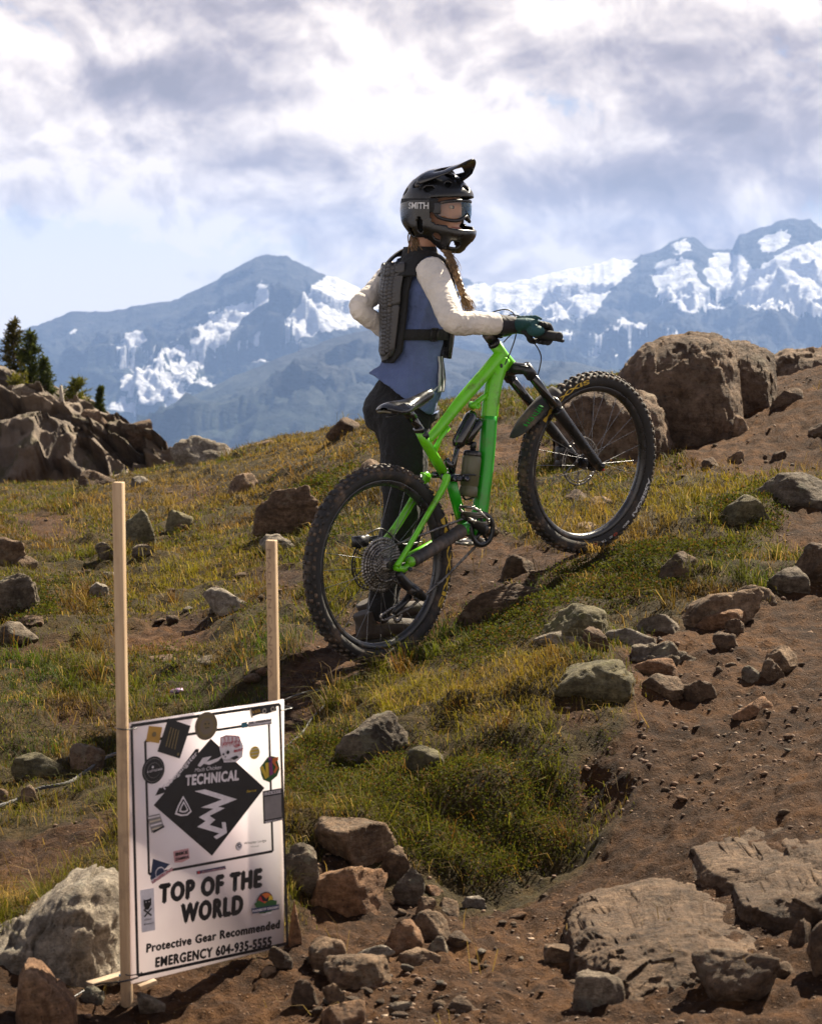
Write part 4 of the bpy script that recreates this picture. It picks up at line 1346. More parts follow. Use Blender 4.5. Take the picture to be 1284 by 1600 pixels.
def blades(name, label, n, a_rng, y_rng, weight, hgt, wid, palette, seed, droop=0.5, per=7, tuft_r=0.035, wscale=True):
    """Tufts of bent blades; weight(x, y, z) is the chance that a tuft grows; palette(x, y, rng) its colours."""
    rng = np.random.default_rng(seed)
    a = rng.uniform(*a_rng, n); y = np.exp(rng.uniform(math.log(y_rng[0]), math.log(y_rng[1]), n)); x = a * y
    z = H(x, y)
    keep = rng.random(n) < weight(x, y, z)
    x, y, z = x[keep], y[keep], z[keep]
    m = len(x)
    size = 0.55 + 0.9 * rng.random(m) ** 1.5
    size *= np.clip(1 + 0.9 * fbm(np.column_stack([x, y]) * 2.4, 3, seed + 2), 0.35, 2.0)
    col = palette(x, y, z, rng)
    # to blades
    X = np.repeat(x, per); Y = np.repeat(y, per); S = np.repeat(size, per); C = np.repeat(col, per, axis=0)
    k = len(X)
    far = np.clip(Y / 7.5, 0.75, 2.6)
    X = X + rng.normal(size=k) * tuft_r * far; Y = Y + rng.normal(size=k) * tuft_r * far
    Z = H(X, Y) - 0.004
    h = hgt * S * rng.uniform(0.55, 1.25, k)
    w = wid * rng.uniform(0.6, 1.3, k) * (far if wscale else 1)
    th = rng.uniform(0, 2 * np.pi, k)
    lean = rng.uniform(0.15, 1.0, k) * droop
    ld = np.column_stack([np.cos(th), np.sin(th)]) * 1.0 + np.array([-0.28, -0.15])
    side = np.column_stack([-np.sin(th + rng.normal(size=k) * .9), np.cos(th + rng.normal(size=k) * .9), np.zeros(k)])
    b0 = np.column_stack([X, Y, Z])
    mid = b0 + np.column_stack([ld[:, 0] * h * lean * 0.35, ld[:, 1] * h * lean * 0.35, h * 0.6])
    tip = b0 + np.column_stack([ld[:, 0] * h * lean * 1.25, ld[:, 1] * h * lean * 1.25, h * np.clip(1.0 - 0.42 * lean, 0.35, 1)])
    V = np.stack([b0 - side * w[:, None] * .5, b0 + side * w[:, None] * .5, mid - side * w[:, None] * .38, mid + side * w[:, None] * .38, tip], 1)
    base = np.arange(k)[:, None] * 5
    quads = base + np.array([[0, 1, 3, 2]]); tris = base + np.array([[2, 3, 4]])
    me = mesh_np(name, V.reshape(-1, 3), [tris, quads], smooth=False)
    C = C * rng.uniform(0.65, 1.3, (k, 1))
    straw = rng.random(k) < 0.07
    C[straw] = np.array([0.22, 0.155, 0.068]) * rng.uniform(0.6, 1.2, (straw.sum(), 1))
    Cv = np.repeat(C, 5, axis=0).reshape(k, 5, 3)
    Cv[:, 4] *= np.array([1.25, 1.1, 0.9])
    add_attr(me, 'Col', Cv.reshape(-1, 3), 3)
    o = link(name, me, M_GRASS)
    o['kind'] = 'stuff'
    o['label'] = label
    return k


GREEN = np.array([0.036, 0.058, 0.006]); OLIVE = np.array([0.072, 0.070, 0.008]); YEL = np.array([0.140, 0.108, 0.012]); RUST = np.array([0.088, 0.045, 0.011]); STRAW = np.array([0.20, 0.128, 0.044])


def pal_meadow(x, y, z, rng):
    n1 = fbm(np.column_stack([x * 1.1, y * 0.8]), 4, 301)[:, None]
    n2 = fbm(np.column_stack([x * 2.7, y * 2.0]) + 40, 3, 303)[:, None]
    yel = cover(x, y, z, YELLOW, soft=25, seed=9)[:, None]
    rus = cover(x, y, z, RUSSET, soft=25, seed=15)[:, None]
    c = OLIVE + (GREEN - OLIVE) * smooth01(n1, -0.05, 0.3) + (RUST - OLIVE) * smooth01(n2, 0.1, 0.4)
    c = c + (YEL - c) * np.clip(0.65 * yel + 0.25 * smooth01(-n1, 0.1, 0.5), 0, 0.9)
    c = c + ((RUST * 0.5 + STRAW * 0.5) - c) * 0.85 * rus
    r = rng.random((len(x), 1))
    c = np.where(r < 0.09, RUST, c)
    c = np.where(r > 0.92, STRAW, c)
    return c * rng.uniform(0.75, 1.25, (len(x), 1))


def w_meadow(x, y, z):
    g = 1 - cover(x, y, z, BARE)
    he = cover(x, y, z, HEATH, seed=31)
    patch = smooth01(fbm(np.column_stack([x * 3.6, y * 2.6]), 4, 305), -0.26, 0.24)
    return g * (1 - 0.55 * he) * (0.10 + 0.90 * patch)


def w_tall(x, y, z):
    g = 1 - cover(x, y, z, BARE)
    n = smooth01(fbm(np.column_stack([x * 2.0, y * 1.7]), 3, 311), 0.0, 0.45)
    return g * n


def w_edge(x, y, z):
    b = cover(x, y, z, BARE, soft=22)
    return np.where((b > 0.05) & (b < 0.9), 0.5, 0.03 * (b > .5))


k1 = blades('meadow_grass', 'short olive and rust alpine grass over the meadow and mound', 100000, (-0.255, 0.255), (5.2, 25), w_meadow, 0.038, 0.0026, pal_meadow, 401, per=7, droop=1.15)
k2 = blades('tall_grass', 'longer bent grass tufts on the mound and meadow', 9000, (-0.26, 0.26), (5.2, 22), w_tall, 0.085, 0.0027, pal_meadow, 402, droop=1.25, per=9, tuft_r=0.03)
def w_tus(x, y, z):
    g = 1 - cover(x, y, z, BARE)
    n = smooth01(fbm(np.column_stack([x * 1.3, y * 1.1]), 3, 317), -0.1, 0.4)
    return g * n * (1 - 0.6 * cover(x, y, z, HEATH, seed=31))


k5 = blades('grass_tussocks', 'rounded grass tussocks standing out of the turf', 3600, (-0.26, 0.26), (5.2, 17), w_tus, 0.085, 0.0027, pal_meadow, 405, droop=1.35, per=46, tuft_r=0.018)
k3 = blades('dry_grass', 'sparse dry grass stalks at the trail borders', 6000, (-0.26, 0.26), (4.9, 20), w_edge, 0.085, 0.0026, lambda x, y, z, r: np.tile(STRAW * 0.8, (len(x), 1)) * r.uniform(.5, 1.2, (len(x), 1)), 403, droop=1.0, per=4, tuft_r=0.03)


def heather():
    rng = np.random.default_rng(77)
    n = 240000
    a = rng.uniform(-0.255, 0.26, n); y = np.exp(rng.uniform(math.log(5.2), math.log(16), n)); x = a * y
    z = H(x, y)
    he = cover(x, y, z, HEATH, seed=31)
    bare = cover(x, y, z, BARE)
    nn = fbm(np.column_stack([x * 3.0, y * 2.4]), 4, 505)
    w = np.clip(he * (0.50 + nn * 1.8), 0, 1) + 0.05 * (1 - bare) * (nn > 0.2)
    keep = rng.random(n) < w
    x, y, z = x[keep], y[keep], z[keep]
    per = 9
    m = len(x)
    X = np.repeat(x, per); Y = np.repeat(y, per)
    k = len(X)
    far = np.clip(Y / 7.5, 0.8, 2)
    X = X + rng.normal(size=k) * 0.014 * far; Y = Y + rng.normal(size=k) * 0.014 * far
    hump = np.repeat(0.012 + 0.055 * np.clip(nn[keep] + .3, 0, 1), per)
    Z = H(X, Y) + hump * rng.random(k) ** 0.7
    nd = rng.normal(size=(k, 3)); nd[:, 2] = np.abs(nd[:, 2]) + 0.4
    nd /= np.linalg.norm(nd, axis=1, keepdims=True)
    sd = np.cross(nd, rng.normal(size=(k, 3))); sd /= np.linalg.norm(sd, axis=1, keepdims=True)
    L = (0.0055 + 0.006 * rng.random(k)) * far
    c = np.column_stack([X, Y, Z])
    V = np.stack([c, c + nd * L[:, None] * .5 + sd * L[:, None] * .28, c + nd * L[:, None], c + nd * L[:, None] * .5 - sd * L[:, None] * .28], 1)
    me = mesh_np('heather', V.reshape(-1, 3), np.arange(k * 4).reshape(k, 4), smooth=False)
    tone = np.repeat(fbm(np.column_stack([x, y]) * 2.2, 3, 507), per)
    g = np.clip(rng.random(k) * 0.6 + 0.4 * (tone + .4), 0, 1)[:, None]
    col = np.array([0.013, 0.018, 0.004]) * (1 - g) + np.array([0.075, 0.078, 0.011]) * g
    br = rng.random(k) < 0.15
    col[br] = np.array([0.085, 0.042, 0.014])
    add_attr(me, 'Col', np.repeat(col, 4, axis=0), 3)
    o = link('heather', me, M_GRASS)
    o['kind'] = 'stuff'
    o['label'] = 'low cushions of small-leaved green heather'
    return k


k4 = heather()
print('BLADES', k1, k2, k3, k4)
# ------------------------------------------------------------------ mountain bike
RA = P(593, 882, 8.54)
FA = P(917, 723, 9.38)
EU = FA - RA
WHEELBASE = np.linalg.norm(EU)
EU[2] = 0; EU /= np.linalg.norm(EU)
EN = np.array([EU[1], -EU[0], 0.0])          # to the drive side, towards the viewer
EZ = np.array([0, 0, 1.0])
TYRE_R = 0.373


def BP(px, py, n=0.0):
    r = ray(px, py)
    k = ((RA + EN * n - CAM) @ EN) / (r @ EN)
    return CAM + r * k


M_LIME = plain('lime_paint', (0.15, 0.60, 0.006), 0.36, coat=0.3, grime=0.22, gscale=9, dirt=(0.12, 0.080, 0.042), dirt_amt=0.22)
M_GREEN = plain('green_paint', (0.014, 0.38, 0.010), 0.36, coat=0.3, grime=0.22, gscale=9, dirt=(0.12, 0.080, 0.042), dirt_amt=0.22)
M_RUBBER = plain('tyre_rubber', (0.022, 0.020, 0.019), 0.78, grime=0.5, gscale=16, dirt=(0.13, 0.088, 0.058), dirt_amt=0.30, bump=0.3, bscale=160)
M_TREAD = plain('tread_rubber', (0.030, 0.026, 0.023), 0.8, grime=0.5, gscale=30, dirt=(0.17, 0.115, 0.075), dirt_amt=0.55)
M_RIM = plain('rim_black', (0.022, 0.022, 0.024), 0.30, coat=0.2, grime=0.4, gscale=18, dirt=(0.14, 0.10, 0.07), dirt_amt=0.2)
M_BLACK = plain('black_metal', (0.014, 0.014, 0.016), 0.34, grime=0.4, gscale=25, dirt=(0.12, 0.085, 0.06), dirt_amt=0.2)
M_BLACKSHINY = plain('black_gloss', (0.010, 0.010, 0.012), 0.12, grime=0.3, gscale=14, coat=0.6)
M_STEEL = plain('steel', (0.34, 0.32, 0.30), 0.34, metal=0.9, grime=0.5, gscale=50, dirt=(0.07, 0.052, 0.04), dirt_amt=0.55)
M_SPOKE = plain('spoke_steel', (0.16, 0.16, 0.17), 0.3, metal=0.8, grime=0.3, gscale=10)
M_CHROME = plain('worn_alloy', (0.30, 0.28, 0.26), 0.38, metal=0.9, grime=0.4, gscale=40, dirt=(0.10, 0.075, 0.055), dirt_amt=0.2)
M_RIBBED = plain('ribbed_rubber', (0.045, 0.042, 0.042), 0.6, grime=0.4, gscale=20, dirt=(0.15, 0.11, 0.085), dirt_amt=0.5)
M_FENDER = plain('fender_plastic', (0.034, 0.032, 0.032), 0.85, grime=0.3, gscale=16, dirt=(0.14, 0.10, 0.07), dirt_amt=0.35)
M_GREENINK = plain('green_print', (0.02, 0.28, 0.03), 0.6, grime=0.4, gscale=60)
M_YELLOWINK = plain('yellow_print', (0.55, 0.36, 0.03), 0.6, grime=0.4, gscale=60)
M_WHITEINK = plain('white_print', (0.62, 0.62, 0.62), 0.6, grime=0.35, gscale=60)
M_REDINK = plain('red_print', (0.35, 0.05, 0.03), 0.6, grime=0.3, gscale=60)
M_OLIVE = plain('olive_plastic', (0.115, 0.110, 0.060), 0.42, grime=0.2, gscale=12, dirt=(0.16, 0.12, 0.08), dirt_amt=0.2)

_base = (BP(591, 1037) + BP(921, 868)) / 2
BIKE = thing('mountain_bike', 'lime green full-suspension mountain bike pushed uphill, facing the boulders', 'bicycle', _base)


def text_mesh(txt, bold=0.02, spacing=1.0, shear=0.0):
    """Flat letter outlines (2D) with cap height about 0.7; returns vertices and polygons."""
    cu = bpy.data.curves.new('lettering', 'FONT')
    cu.body = txt; cu.size = 1.0; cu.offset = bold; cu.space_character = spacing; cu.shear = shear
    cu.resolution_u = 3
    ob = bpy.data.objects.new('lettering', cu)
    COL.objects.link(ob)
    dg = bpy.context.evaluated_depsgraph_get()
    me = bpy.data.meshes.new_from_object(ob.evaluated_get(dg))
    v = np.array([x.co[:] for x in me.vertices]).reshape(-1, 3)
    me.calc_loop_triangles()
    f = np.array([t.vertices[:] for t in me.loop_triangles]).reshape(-1, 3)
    bpy.data.objects.remove(ob); bpy.data.curves.remove(cu); bpy.data.meshes.remove(me)
    return v[:, :2], f


def ring_text(c, txt, ang0, ang1, r_base, height, n, mat, parent, name='lettering', inward=False):
    """Letters round a tyre wall, from angle ang0 to ang1 (degrees, 0 = heading, counter-clockwise from the drive side)."""
    v, f = text_mesh(txt, 0.03)
    lo, hi = v.min(0), v.max(0)
    u = (v[:, 0] - lo[0]) / (hi[0] - lo[0]); w = (v[:, 1] - lo[1]) / (hi[1] - lo[1])
    a = np.radians(ang0 + (ang1 - ang0) * u)
    r = r_base + height * (w if not inward else 1 - w)
    nn = n + 0.0
    P3 = c + np.cos(a)[:, None] * r[:, None] * EU + np.sin(a)[:, None] * r[:, None] * EZ + EN * nn
    # follow the rounded tyre wall
    tube = (r - 0.341) / 0.031
    P3 = P3 + EN * (np.sqrt(np.clip(1 - tube ** 2, 0.05, 1)) * 0.031 - n + 0.0012)[:, None]
    mb = MB(); mb.add(P3, f)
    return mb.build(name, mat, parent, smooth=False)


def revolve(c, prof, segs=96, closed=False):
    """Ring about the wheel axis; prof = list of (radius, n)."""
    prof = np.asarray(prof, float)
    th = np.linspace(0, 2 * np.pi, segs, endpoint=False)
    v = c + (np.cos(th)[:, None, None] * prof[None, :, :1]) * EU + (np.sin(th)[:, None, None] * prof[None, :, :1]) * EZ + prof[None, :, 1:2] * EN
    k = len(prof)
    i = np.arange(segs)[:, None]; j = np.arange(k if closed else k - 1)[None, :]
    i2 = (i + 1) % segs; j2 = (j + 1) % k
    q = np.stack([i * k + j, i2 * k + j, i2 * k + j2, i * k + j2], -1).reshape(-1, 4)
    return v.reshape(-1, 3), q


def cyl(mb, c, n0, n1, r, segs=20, hole=0.0):
    prof = [(hole, n0), (r, n0), (r, n1), (hole, n1)]
    return mb.add(*revolve(c, prof, segs, closed=True))


def toothed(mb, c, n, r, teeth, depth=0.0035, thick=0.002, inner=0.6):
    k = teeth * 4
    th = np.linspace(0, 2 * np.pi, k, endpoint=False)
    pat = np.tile([0, 1, 1, 0], teeth)
    ro = r - depth + depth * pat
    ri = np.full(k, r * inner)
    rows = []
    for rad, nn in ((ri, n - thick / 2), (ro, n - thick / 2), (ro, n + thick / 2), (ri, n + thick / 2)):
        rows.append(c + (np.cos(th) * rad)[:, None] * EU + (np.sin(th) * rad)[:, None] * EZ + EN * nn)
    v = np.concatenate(rows)
    i = np.arange(k); i2 = (i + 1) % k
    q = []
    for a, b in ((0, 1), (1, 2), (2, 3), (3, 0)):
        q.append(np.stack([a * k + i, a * k + i2, b * k + i2, b * k + i], -1))
    return mb.add(v, np.vstack(q))


def wheel(c, rear):
    root = bpy.data.objects.new('wheel', None)
    COL.objects.link(root); root.parent = BIKE; root.location = Vector(c - _base)
    root['label'] = 'rear wheel with cassette' if rear else 'front wheel with disc brake'
    rng = np.random.default_rng(12 + rear)
    # tyre carcass
    ph = np.linspace(math.radians(-150), math.radians(150), 19)
    prof = [(0.341 + 0.0285 * math.cos(p), 0.0305 * math.sin(p)) for p in ph]
    mb = MB(); mb.add(*revolve(c, prof, 128))
    mb.build('tyre', M_RUBBER, root)
    # knobs
    mb = MB()
    N = 66
    for k in range(N):
        a = 2 * math.pi * k / N
        rows = [(-0.0095, 0.0075, 0.0065), (0.0095, 0.0075, 0.0065)] if k % 2 == 0 else [(-0.006, 0.0065, 0.0065), (0.014, 0.0055, 0.006)]
        rows = rows + [(-0.0275, 0.0052, 0.0085), (0.0275, 0.0052, 0.0085)]
        for nn, hw, hl in rows:
            aa = a + (0.5 * 2 * math.pi / N if abs(nn) > 0.02 else 0)
            rad = EU * math.cos(aa) + EZ * math.sin(aa)
            tan = -EU * math.sin(aa) + EZ * math.cos(aa)
            tilt = nn / 0.0305
            up = rad * math.cos(tilt * 1.15) + EN * math.sin(tilt * 1.15)
            sd = np.cross(tan, up)
            base = c + rad * 0.341 + EN * 0.0
            ctr = base + up * 0.0305
            mb.box(ctr, sd * hw * rng.uniform(.9, 1.05), tan * hl, up * 0.0042)
    mb.build('tread', M_TREAD, root, smooth=False)
    # rim
    prof = [(0.317, 0.0175), (0.3125, 0.0185), (0.299, 0.014), (0.2935, 0.006), (0.2935, -0.006), (0.299, -0.014), (0.3125, -0.0185), (0.317, -0.0175)]
    mb = MB(); mb.add(*revolve(c, prof, 128, closed=True)); mb.build('rim', M_RIM, root)
    # spokes
    mb = MB()
    for k in range(28):
        a = 2 * math.pi * k / 28
        sgn = 1 if k % 2 else -1
        off = (0.55 if (k // 2) % 2 else -0.55)
        p0 = c + (EU * math.cos(a + off) + EZ * math.sin(a + off)) * 0.026 + EN * sgn * 0.028
        p1 = c + (EU * math.cos(a) + EZ * math.sin(a)) * 0.296 + EN * sgn * 0.003
        mb.tube([p0, p1], 0.00115, 5, cap=False)
    mb.build('spokes', M_SPOKE, root)
    # hub
    mb = MB()
    cyl(mb, c, -0.055, 0.055, 0.012, 16); cyl(mb, c, 0.024, 0.031, 0.03, 24); cyl(mb, c, -0.031, -0.024, 0.03, 24); cyl(mb, c, -0.03, 0.03, 0.018, 20)
    mb.build('hub', M_BLACK, root, autosmooth=0.6)
    # disc rotor on the far side
    mb = MB(); nr = -0.046
    for r0, r1 in ((0.094, 0.1015), (0.083, 0.087)):
        mb.add(*revolve(c, [(r0, nr - .001), (r1, nr - .001), (r1, nr + .001), (r0, nr + .001)], 60, closed=True))
    for k in range(30):
        a = 2 * math.pi * k / 30
        p0 = c + (EU * math.cos(a) + EZ * math.sin(a)) * 0.085 + EN * nr; p1 = c + (EU * math.cos(a + .12) + EZ * math.sin(a + .12)) * 0.096 + EN * nr
        mb.tube([p0, p1], 0.0019, 4, cap=False)
    for k in range(6):
        a = 2 * math.pi * k / 6
        p0 = c + (EU * math.cos(a) + EZ * math.sin(a)) * 0.024 + EN * nr; p1 = c + (EU * math.cos(a + .5) + EZ * math.sin(a + .5)) * 0.085 + EN * nr
        mb.tube([p0, p1], 0.0028, 5, cap=False)
    cyl(mb, c, nr - .002, nr + .004, 0.026, 20)
    mb.build('brake_rotor', M_STEEL if not rear else M_BLACK, root, smooth=False)
    if rear:
        mb = MB()
        rad = [0.106, 0.092, 0.080, 0.070, 0.061, 0.054, 0.047, 0.041, 0.035, 0.030, 0.026, 0.022]
        for k, r in enumerate(rad):
            toothed(mb, c, 0.010 + 0.0034 * k, r, max(10, int(r * 2 * math.pi / 0.0127)), thick=0.0017, inner=0.80 if k < 9 else 0.3)
            for s in range(10 if k < 7 else 0):
                a = 2 * math.pi * s / 10 + k * .2
                nn = 0.010 + 0.0034 * k
                mb.tube([c + (EU * math.cos(a) + EZ * math.sin(a)) * r * .82 + EN * nn, c + (EU * math.cos(a + .25) + EZ * math.sin(a + .25)) * (r * .62) + EN * nn], 0.0018, 4, cap=False)
        mb.build('cassette', M_STEEL, root, smooth=False)
        ring_text(c, 'MAXXIS', 27, -33, 0.330, 0.022, 0.03, M_YELLOWINK, root)
    else:
        ring_text(c, 'ASSEGAI', -12, -42, 0.332, 0.016, 0.03, M_WHITEINK, root)
        ring_text(c, 'EXO', -47, -54, 0.334, 0.010, 0.03, M_WHITEINK, root)
        for a in (-60, -80):
            ring_text(c, 'o', a, a - 4, 0.333, 0.013, 0.03, M_REDINK, root)
        ring_text(c, '3C', -65, -68, 0.334, 0.008, 0.03, M_WHITEINK, root); ring_text(c, 'TR', -71, -76, 0.334, 0.009, 0.03, M_WHITEINK, root)
        ring_text(c, 'MAXXIS', 148, 100, 0.333, 0.018, 0.03, M_YELLOWINK, root)
    return root


W_REAR = wheel(RA, True)
W_FRONT = wheel(FA, False)


def bike_frame():
    # lime upper front triangle
    mb = MB()
    ht0, ht1 = BP(772, 537), BP(797, 572)
    mb.tube([ht0, (ht0 + ht1) / 2, ht1], [0.0245, 0.0225, 0.027], 20)
    mb.tube([BP(783, 553), BP(757, 584), BP(722, 624), BP(690, 664), BP(668, 688)], [0.026, 0.025, 0.023, 0.0185, 0.016], 18, ell=(0.85, 1.1), resample=24)
    mb.tube([BP(787, 561), BP(775, 586), BP(768, 618), BP(764, 655)], [0.028, 0.033, 0.0335, 0.033], 18, ell=(0.95, 1.05), resample=16)
    mb.tube([BP(737, 636), BP(750, 624), BP(768, 612)], [0.0125, 0.010, 0.013], 12)
    mb.tube([BP(741, 630), BP(742, 637)], [0.014, 0.014], 12)
    cyl(mb, BP(741, 633), -0.02, 0.02, 0.014, 18, hole=0.007)
    mb.tube([BP(655, 672), BP(664, 690), BP(692, 738)], [0.0185, 0.0195, 0.0195], 18)
    mb.tube([BP(700, 668), BP(688, 684), BP(678, 706)], [0.011, 0.009, 0.011], 12)
    fr = mb.build('frame', M_LIME, BIKE)
    fr['label'] = 'lime green front frame with tubes meeting at the head tube'
    mb = MB()
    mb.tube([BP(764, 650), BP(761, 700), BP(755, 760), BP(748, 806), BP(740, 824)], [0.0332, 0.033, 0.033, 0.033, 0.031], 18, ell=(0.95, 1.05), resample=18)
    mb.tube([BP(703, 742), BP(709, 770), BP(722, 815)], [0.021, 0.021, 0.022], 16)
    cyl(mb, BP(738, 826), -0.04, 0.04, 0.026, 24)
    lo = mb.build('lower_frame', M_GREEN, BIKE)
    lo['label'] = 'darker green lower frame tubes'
    # rear triangle
    mb = MB()
    near = [BP(699, 742, .052), BP(693, 760, .054), BP(672, 797, .062), BP(640, 852, .068), BP(619, 886, .066)]
    mb.tube(near, [0.016, 0.0165, 0.0135, 0.0125, 0.015], 14, ell=(0.8, 1.15), resample=20)
    mb.ball(BP(697, 748, .052), EU * .02, EN * .012, EZ * .02)
    far = [BP(664, 742, -.052), BP(657, 757, -.054), BP(640, 790, -.060), BP(608, 838, -.066), BP(578, 868, -.064)]
    mb.tube(far, [0.018, 0.017, 0.0145, 0.0145, 0.015], 14, ell=(0.8, 1.15), resample=20)
    mb.ball(BP(666, 746, -.052), EU * .022, EN * .012, EZ * .022)
    mb.tube([BP(618, 886, .064), BP(630, 890, .06), BP(642, 880, .056)], [0.014, 0.013, 0.015], 12)
    mb.ball(BP(641, 878, .060), EU * .021, EN * .02, EZ * .021)
    mb.tube([BP(618, 880, -.058), BP(700, 838, -.05)], [0.014, 0.017], 12)
    rt = mb.build('rear_triangle', M_LIME, BIKE)
    # ribbed chainstay guard
    mb = MB()
    p0, p1 = BP(645, 877, .052), BP(722, 828, .040)
    k = 44
    pts = [p0 + (p1 - p0) * i / (k - 1) for i in range(k)]
    rad = [(0.0235 + 0.004 * i / k) * (1.0 if i % 4 < 3 else 0.86) for i in range(k)]
    mb.tube(pts, rad, 16)
    mb.build('chainstay_guard', M_RIBBED, BIKE)
    # headset
    mb = MB()
    ax = (ht0 - ht1) / np.linalg.norm(ht0 - ht1)
    mb.tube([ht0 - ax * .002, ht0 + ax * .012], [0.026, 0.023], 20); mb.tube([ht0 + ax * .01, ht0 + ax * .05], 0.0175, 18)
    mb.build('headset', M_BLACK, BIKE)
    return ax, ht0, ht1


AX, HT0, HT1 = bike_frame()


def fork():
    mb = MB()
    top_n, top_f = BP(826, 577, 0.066), BP(790, 587, -0.066)
    bot_n, bot_f = FA + EN * 0.064 + EZ * -0.004, FA - EN * 0.064 + EZ * -0.004
    crown = HT1 - AX * 0.012
    mb.tube([top_n + AX * .012, crown + AX * .004 + EN * .03, crown, crown - EN * .03, top_f + AX * .012], [0.021, 0.024, 0.030, 0.024, 0.021], 14, resample=18)
    for tp in (top_n, top_f):
        mb.tube([tp + AX * .028, tp - AX * .03], [0.0235, 0.0235], 18)
        mb.ball(tp + AX * .028, EU * .0195, EN * .0195, AX * .006)
    cr = mb.build('fork_crown', M_BLACK, BIKE)
    mb = MB()
    for tp, bt in ((top_n, bot_n), (top_f, bot_f)):
        mb.tube([tp, tp + (bt - tp) * 0.5], 0.0178, 18)
    mb.build('stanchions', M_BLACKSHINY, BIKE)
    mb = MB()
    for tp, bt in ((top_n, bot_n), (top_f, bot_f)):
        dv = bt - tp
        a = tp + dv * 0.40
        mb.tube([a, a + dv * .03, a + dv * .10, tp + dv * .80, tp + dv * .97, bt + dv * .03], [0.0245, 0.0255, 0.0238, 0.0205, 0.021, 0.014], 16, resample=22)
    # arch over the tyre, forward of the legs
    a_n, a_f = top_n + (bot_n - top_n) * .43, top_f + (bot_f - top_f) * .43
    fwd = np.cross(AX, EN); fwd /= np.linalg.norm(fwd)
    if fwd @ EU < 0: fwd = -fwd
    up = AX
    mid = (a_n + a_f) / 2 + up * .055 + fwd * .022
    mb.tube([a_n, a_n + up * .04 + fwd * .02 - EN * .008, mid, a_f + up * .04 + fwd * .02 + EN * .008, a_f], [0.012, 0.013, 0.014, 0.013, 0.012], 10, resample=20, ell=(1.3, .8))
    mb.build('fork_lowers', M_BLACK, BIKE)
    mb = MB(); cyl(mb, FA, 0.05, 0.092, 0.0085, 14); mb.build('axle', M_BLACK, BIKE)
    mb = MB(); mb.ball(bot_n + EN * .012 - AX * .018, EU * .006, EN * .008, EZ * .006); mb.build('rebound_knob', plain('red_alloy', (0.45, 0.03, 0.02), 0.35, metal=.6), BIKE)
    # front caliper on the far leg
    mb = MB()
    cc = bot_f + (top_f - bot_f) * .10 - EU * .05
    mb.box(cc, EU * .024, EN * .014, EZ * .028); mb.box(cc - EZ * .035 - EU * .004, EU * .014, EN * .016, EZ * .02)
    mb.build('brake_caliper', M_BLACK, BIKE, bevel=0.005, smooth=False)
    # mudguard: a curved plate behind the arch
    rows, colsn = 22, 13
    V = []
    for i in range(rows):
        u = i / (rows - 1)
        ang = math.radians(126 + 39 * u); r = 0.392 + 0.062 * u ** 1.4
        half = 0.052 * math.sqrt(max(0.0, 1 - max(0, (u - 0.55) / 0.46) ** 2)) * (0.75 + 0.25 * min(1, u * 4)) + 0.001
        for j in range(colsn):
            w = -1 + 2 * j / (colsn - 1)
            rr = r - 0.034 * abs(w) ** 1.5 * (half / 0.052)
            V.append(FA + (EU * math.cos(ang) + EZ * math.sin(ang)) * rr + EN * w * half)
    me_v = np.array(V)
    mb = MB(); mb.add(me_v, grid_faces(rows, colsn))
    fo = mb.build('mudguard', M_FENDER, BIKE)
    sd = fo.modifiers.new('thick', 'SOLIDIFY'); sd.thickness = 0.003; sd.offset = 0
    # worn green print on its flank
    mb = MB()
    rng = np.random.default_rng(3)
    for k in range(9):
        u = 0.42 + 0.045 * k
        ang = math.radians(126 + 39 * u); r = 0.392 + 0.062 * u ** 1.4
        for s in range(3):
            w0, w1 = rng.uniform(0.42, 0.55), rng.uniform(0.68, 0.8)
            def q(uu, w):
                a2 = math.radians(126 + 39 * uu); r2 = 0.392 + 0.062 * uu ** 1.4
                hf = 0.052 * math.sqrt(max(0.0, 1 - max(0, (uu - 0.55) / 0.46) ** 2)) * (0.75 + 0.25 * min(1, uu * 4)) + .001
                return FA + (EU * math.cos(a2) + EZ * math.sin(a2)) * (r2 - 0.034 * w ** 1.5 * hf / .052 + 0.003) + EN * (w * hf + .0025)
            u0, u1 = u + rng.uniform(-.012, .012), u + rng.uniform(-.02, .02)
            mb.tube([q(u0, w0), q((u0 + u1) / 2, (w0 + w1) / 2), q(u1, w1)], 0.0019, 5)
    mb.build('mudguard_print', M_GREENINK, fo)
    return top_n


FORK_N = fork()


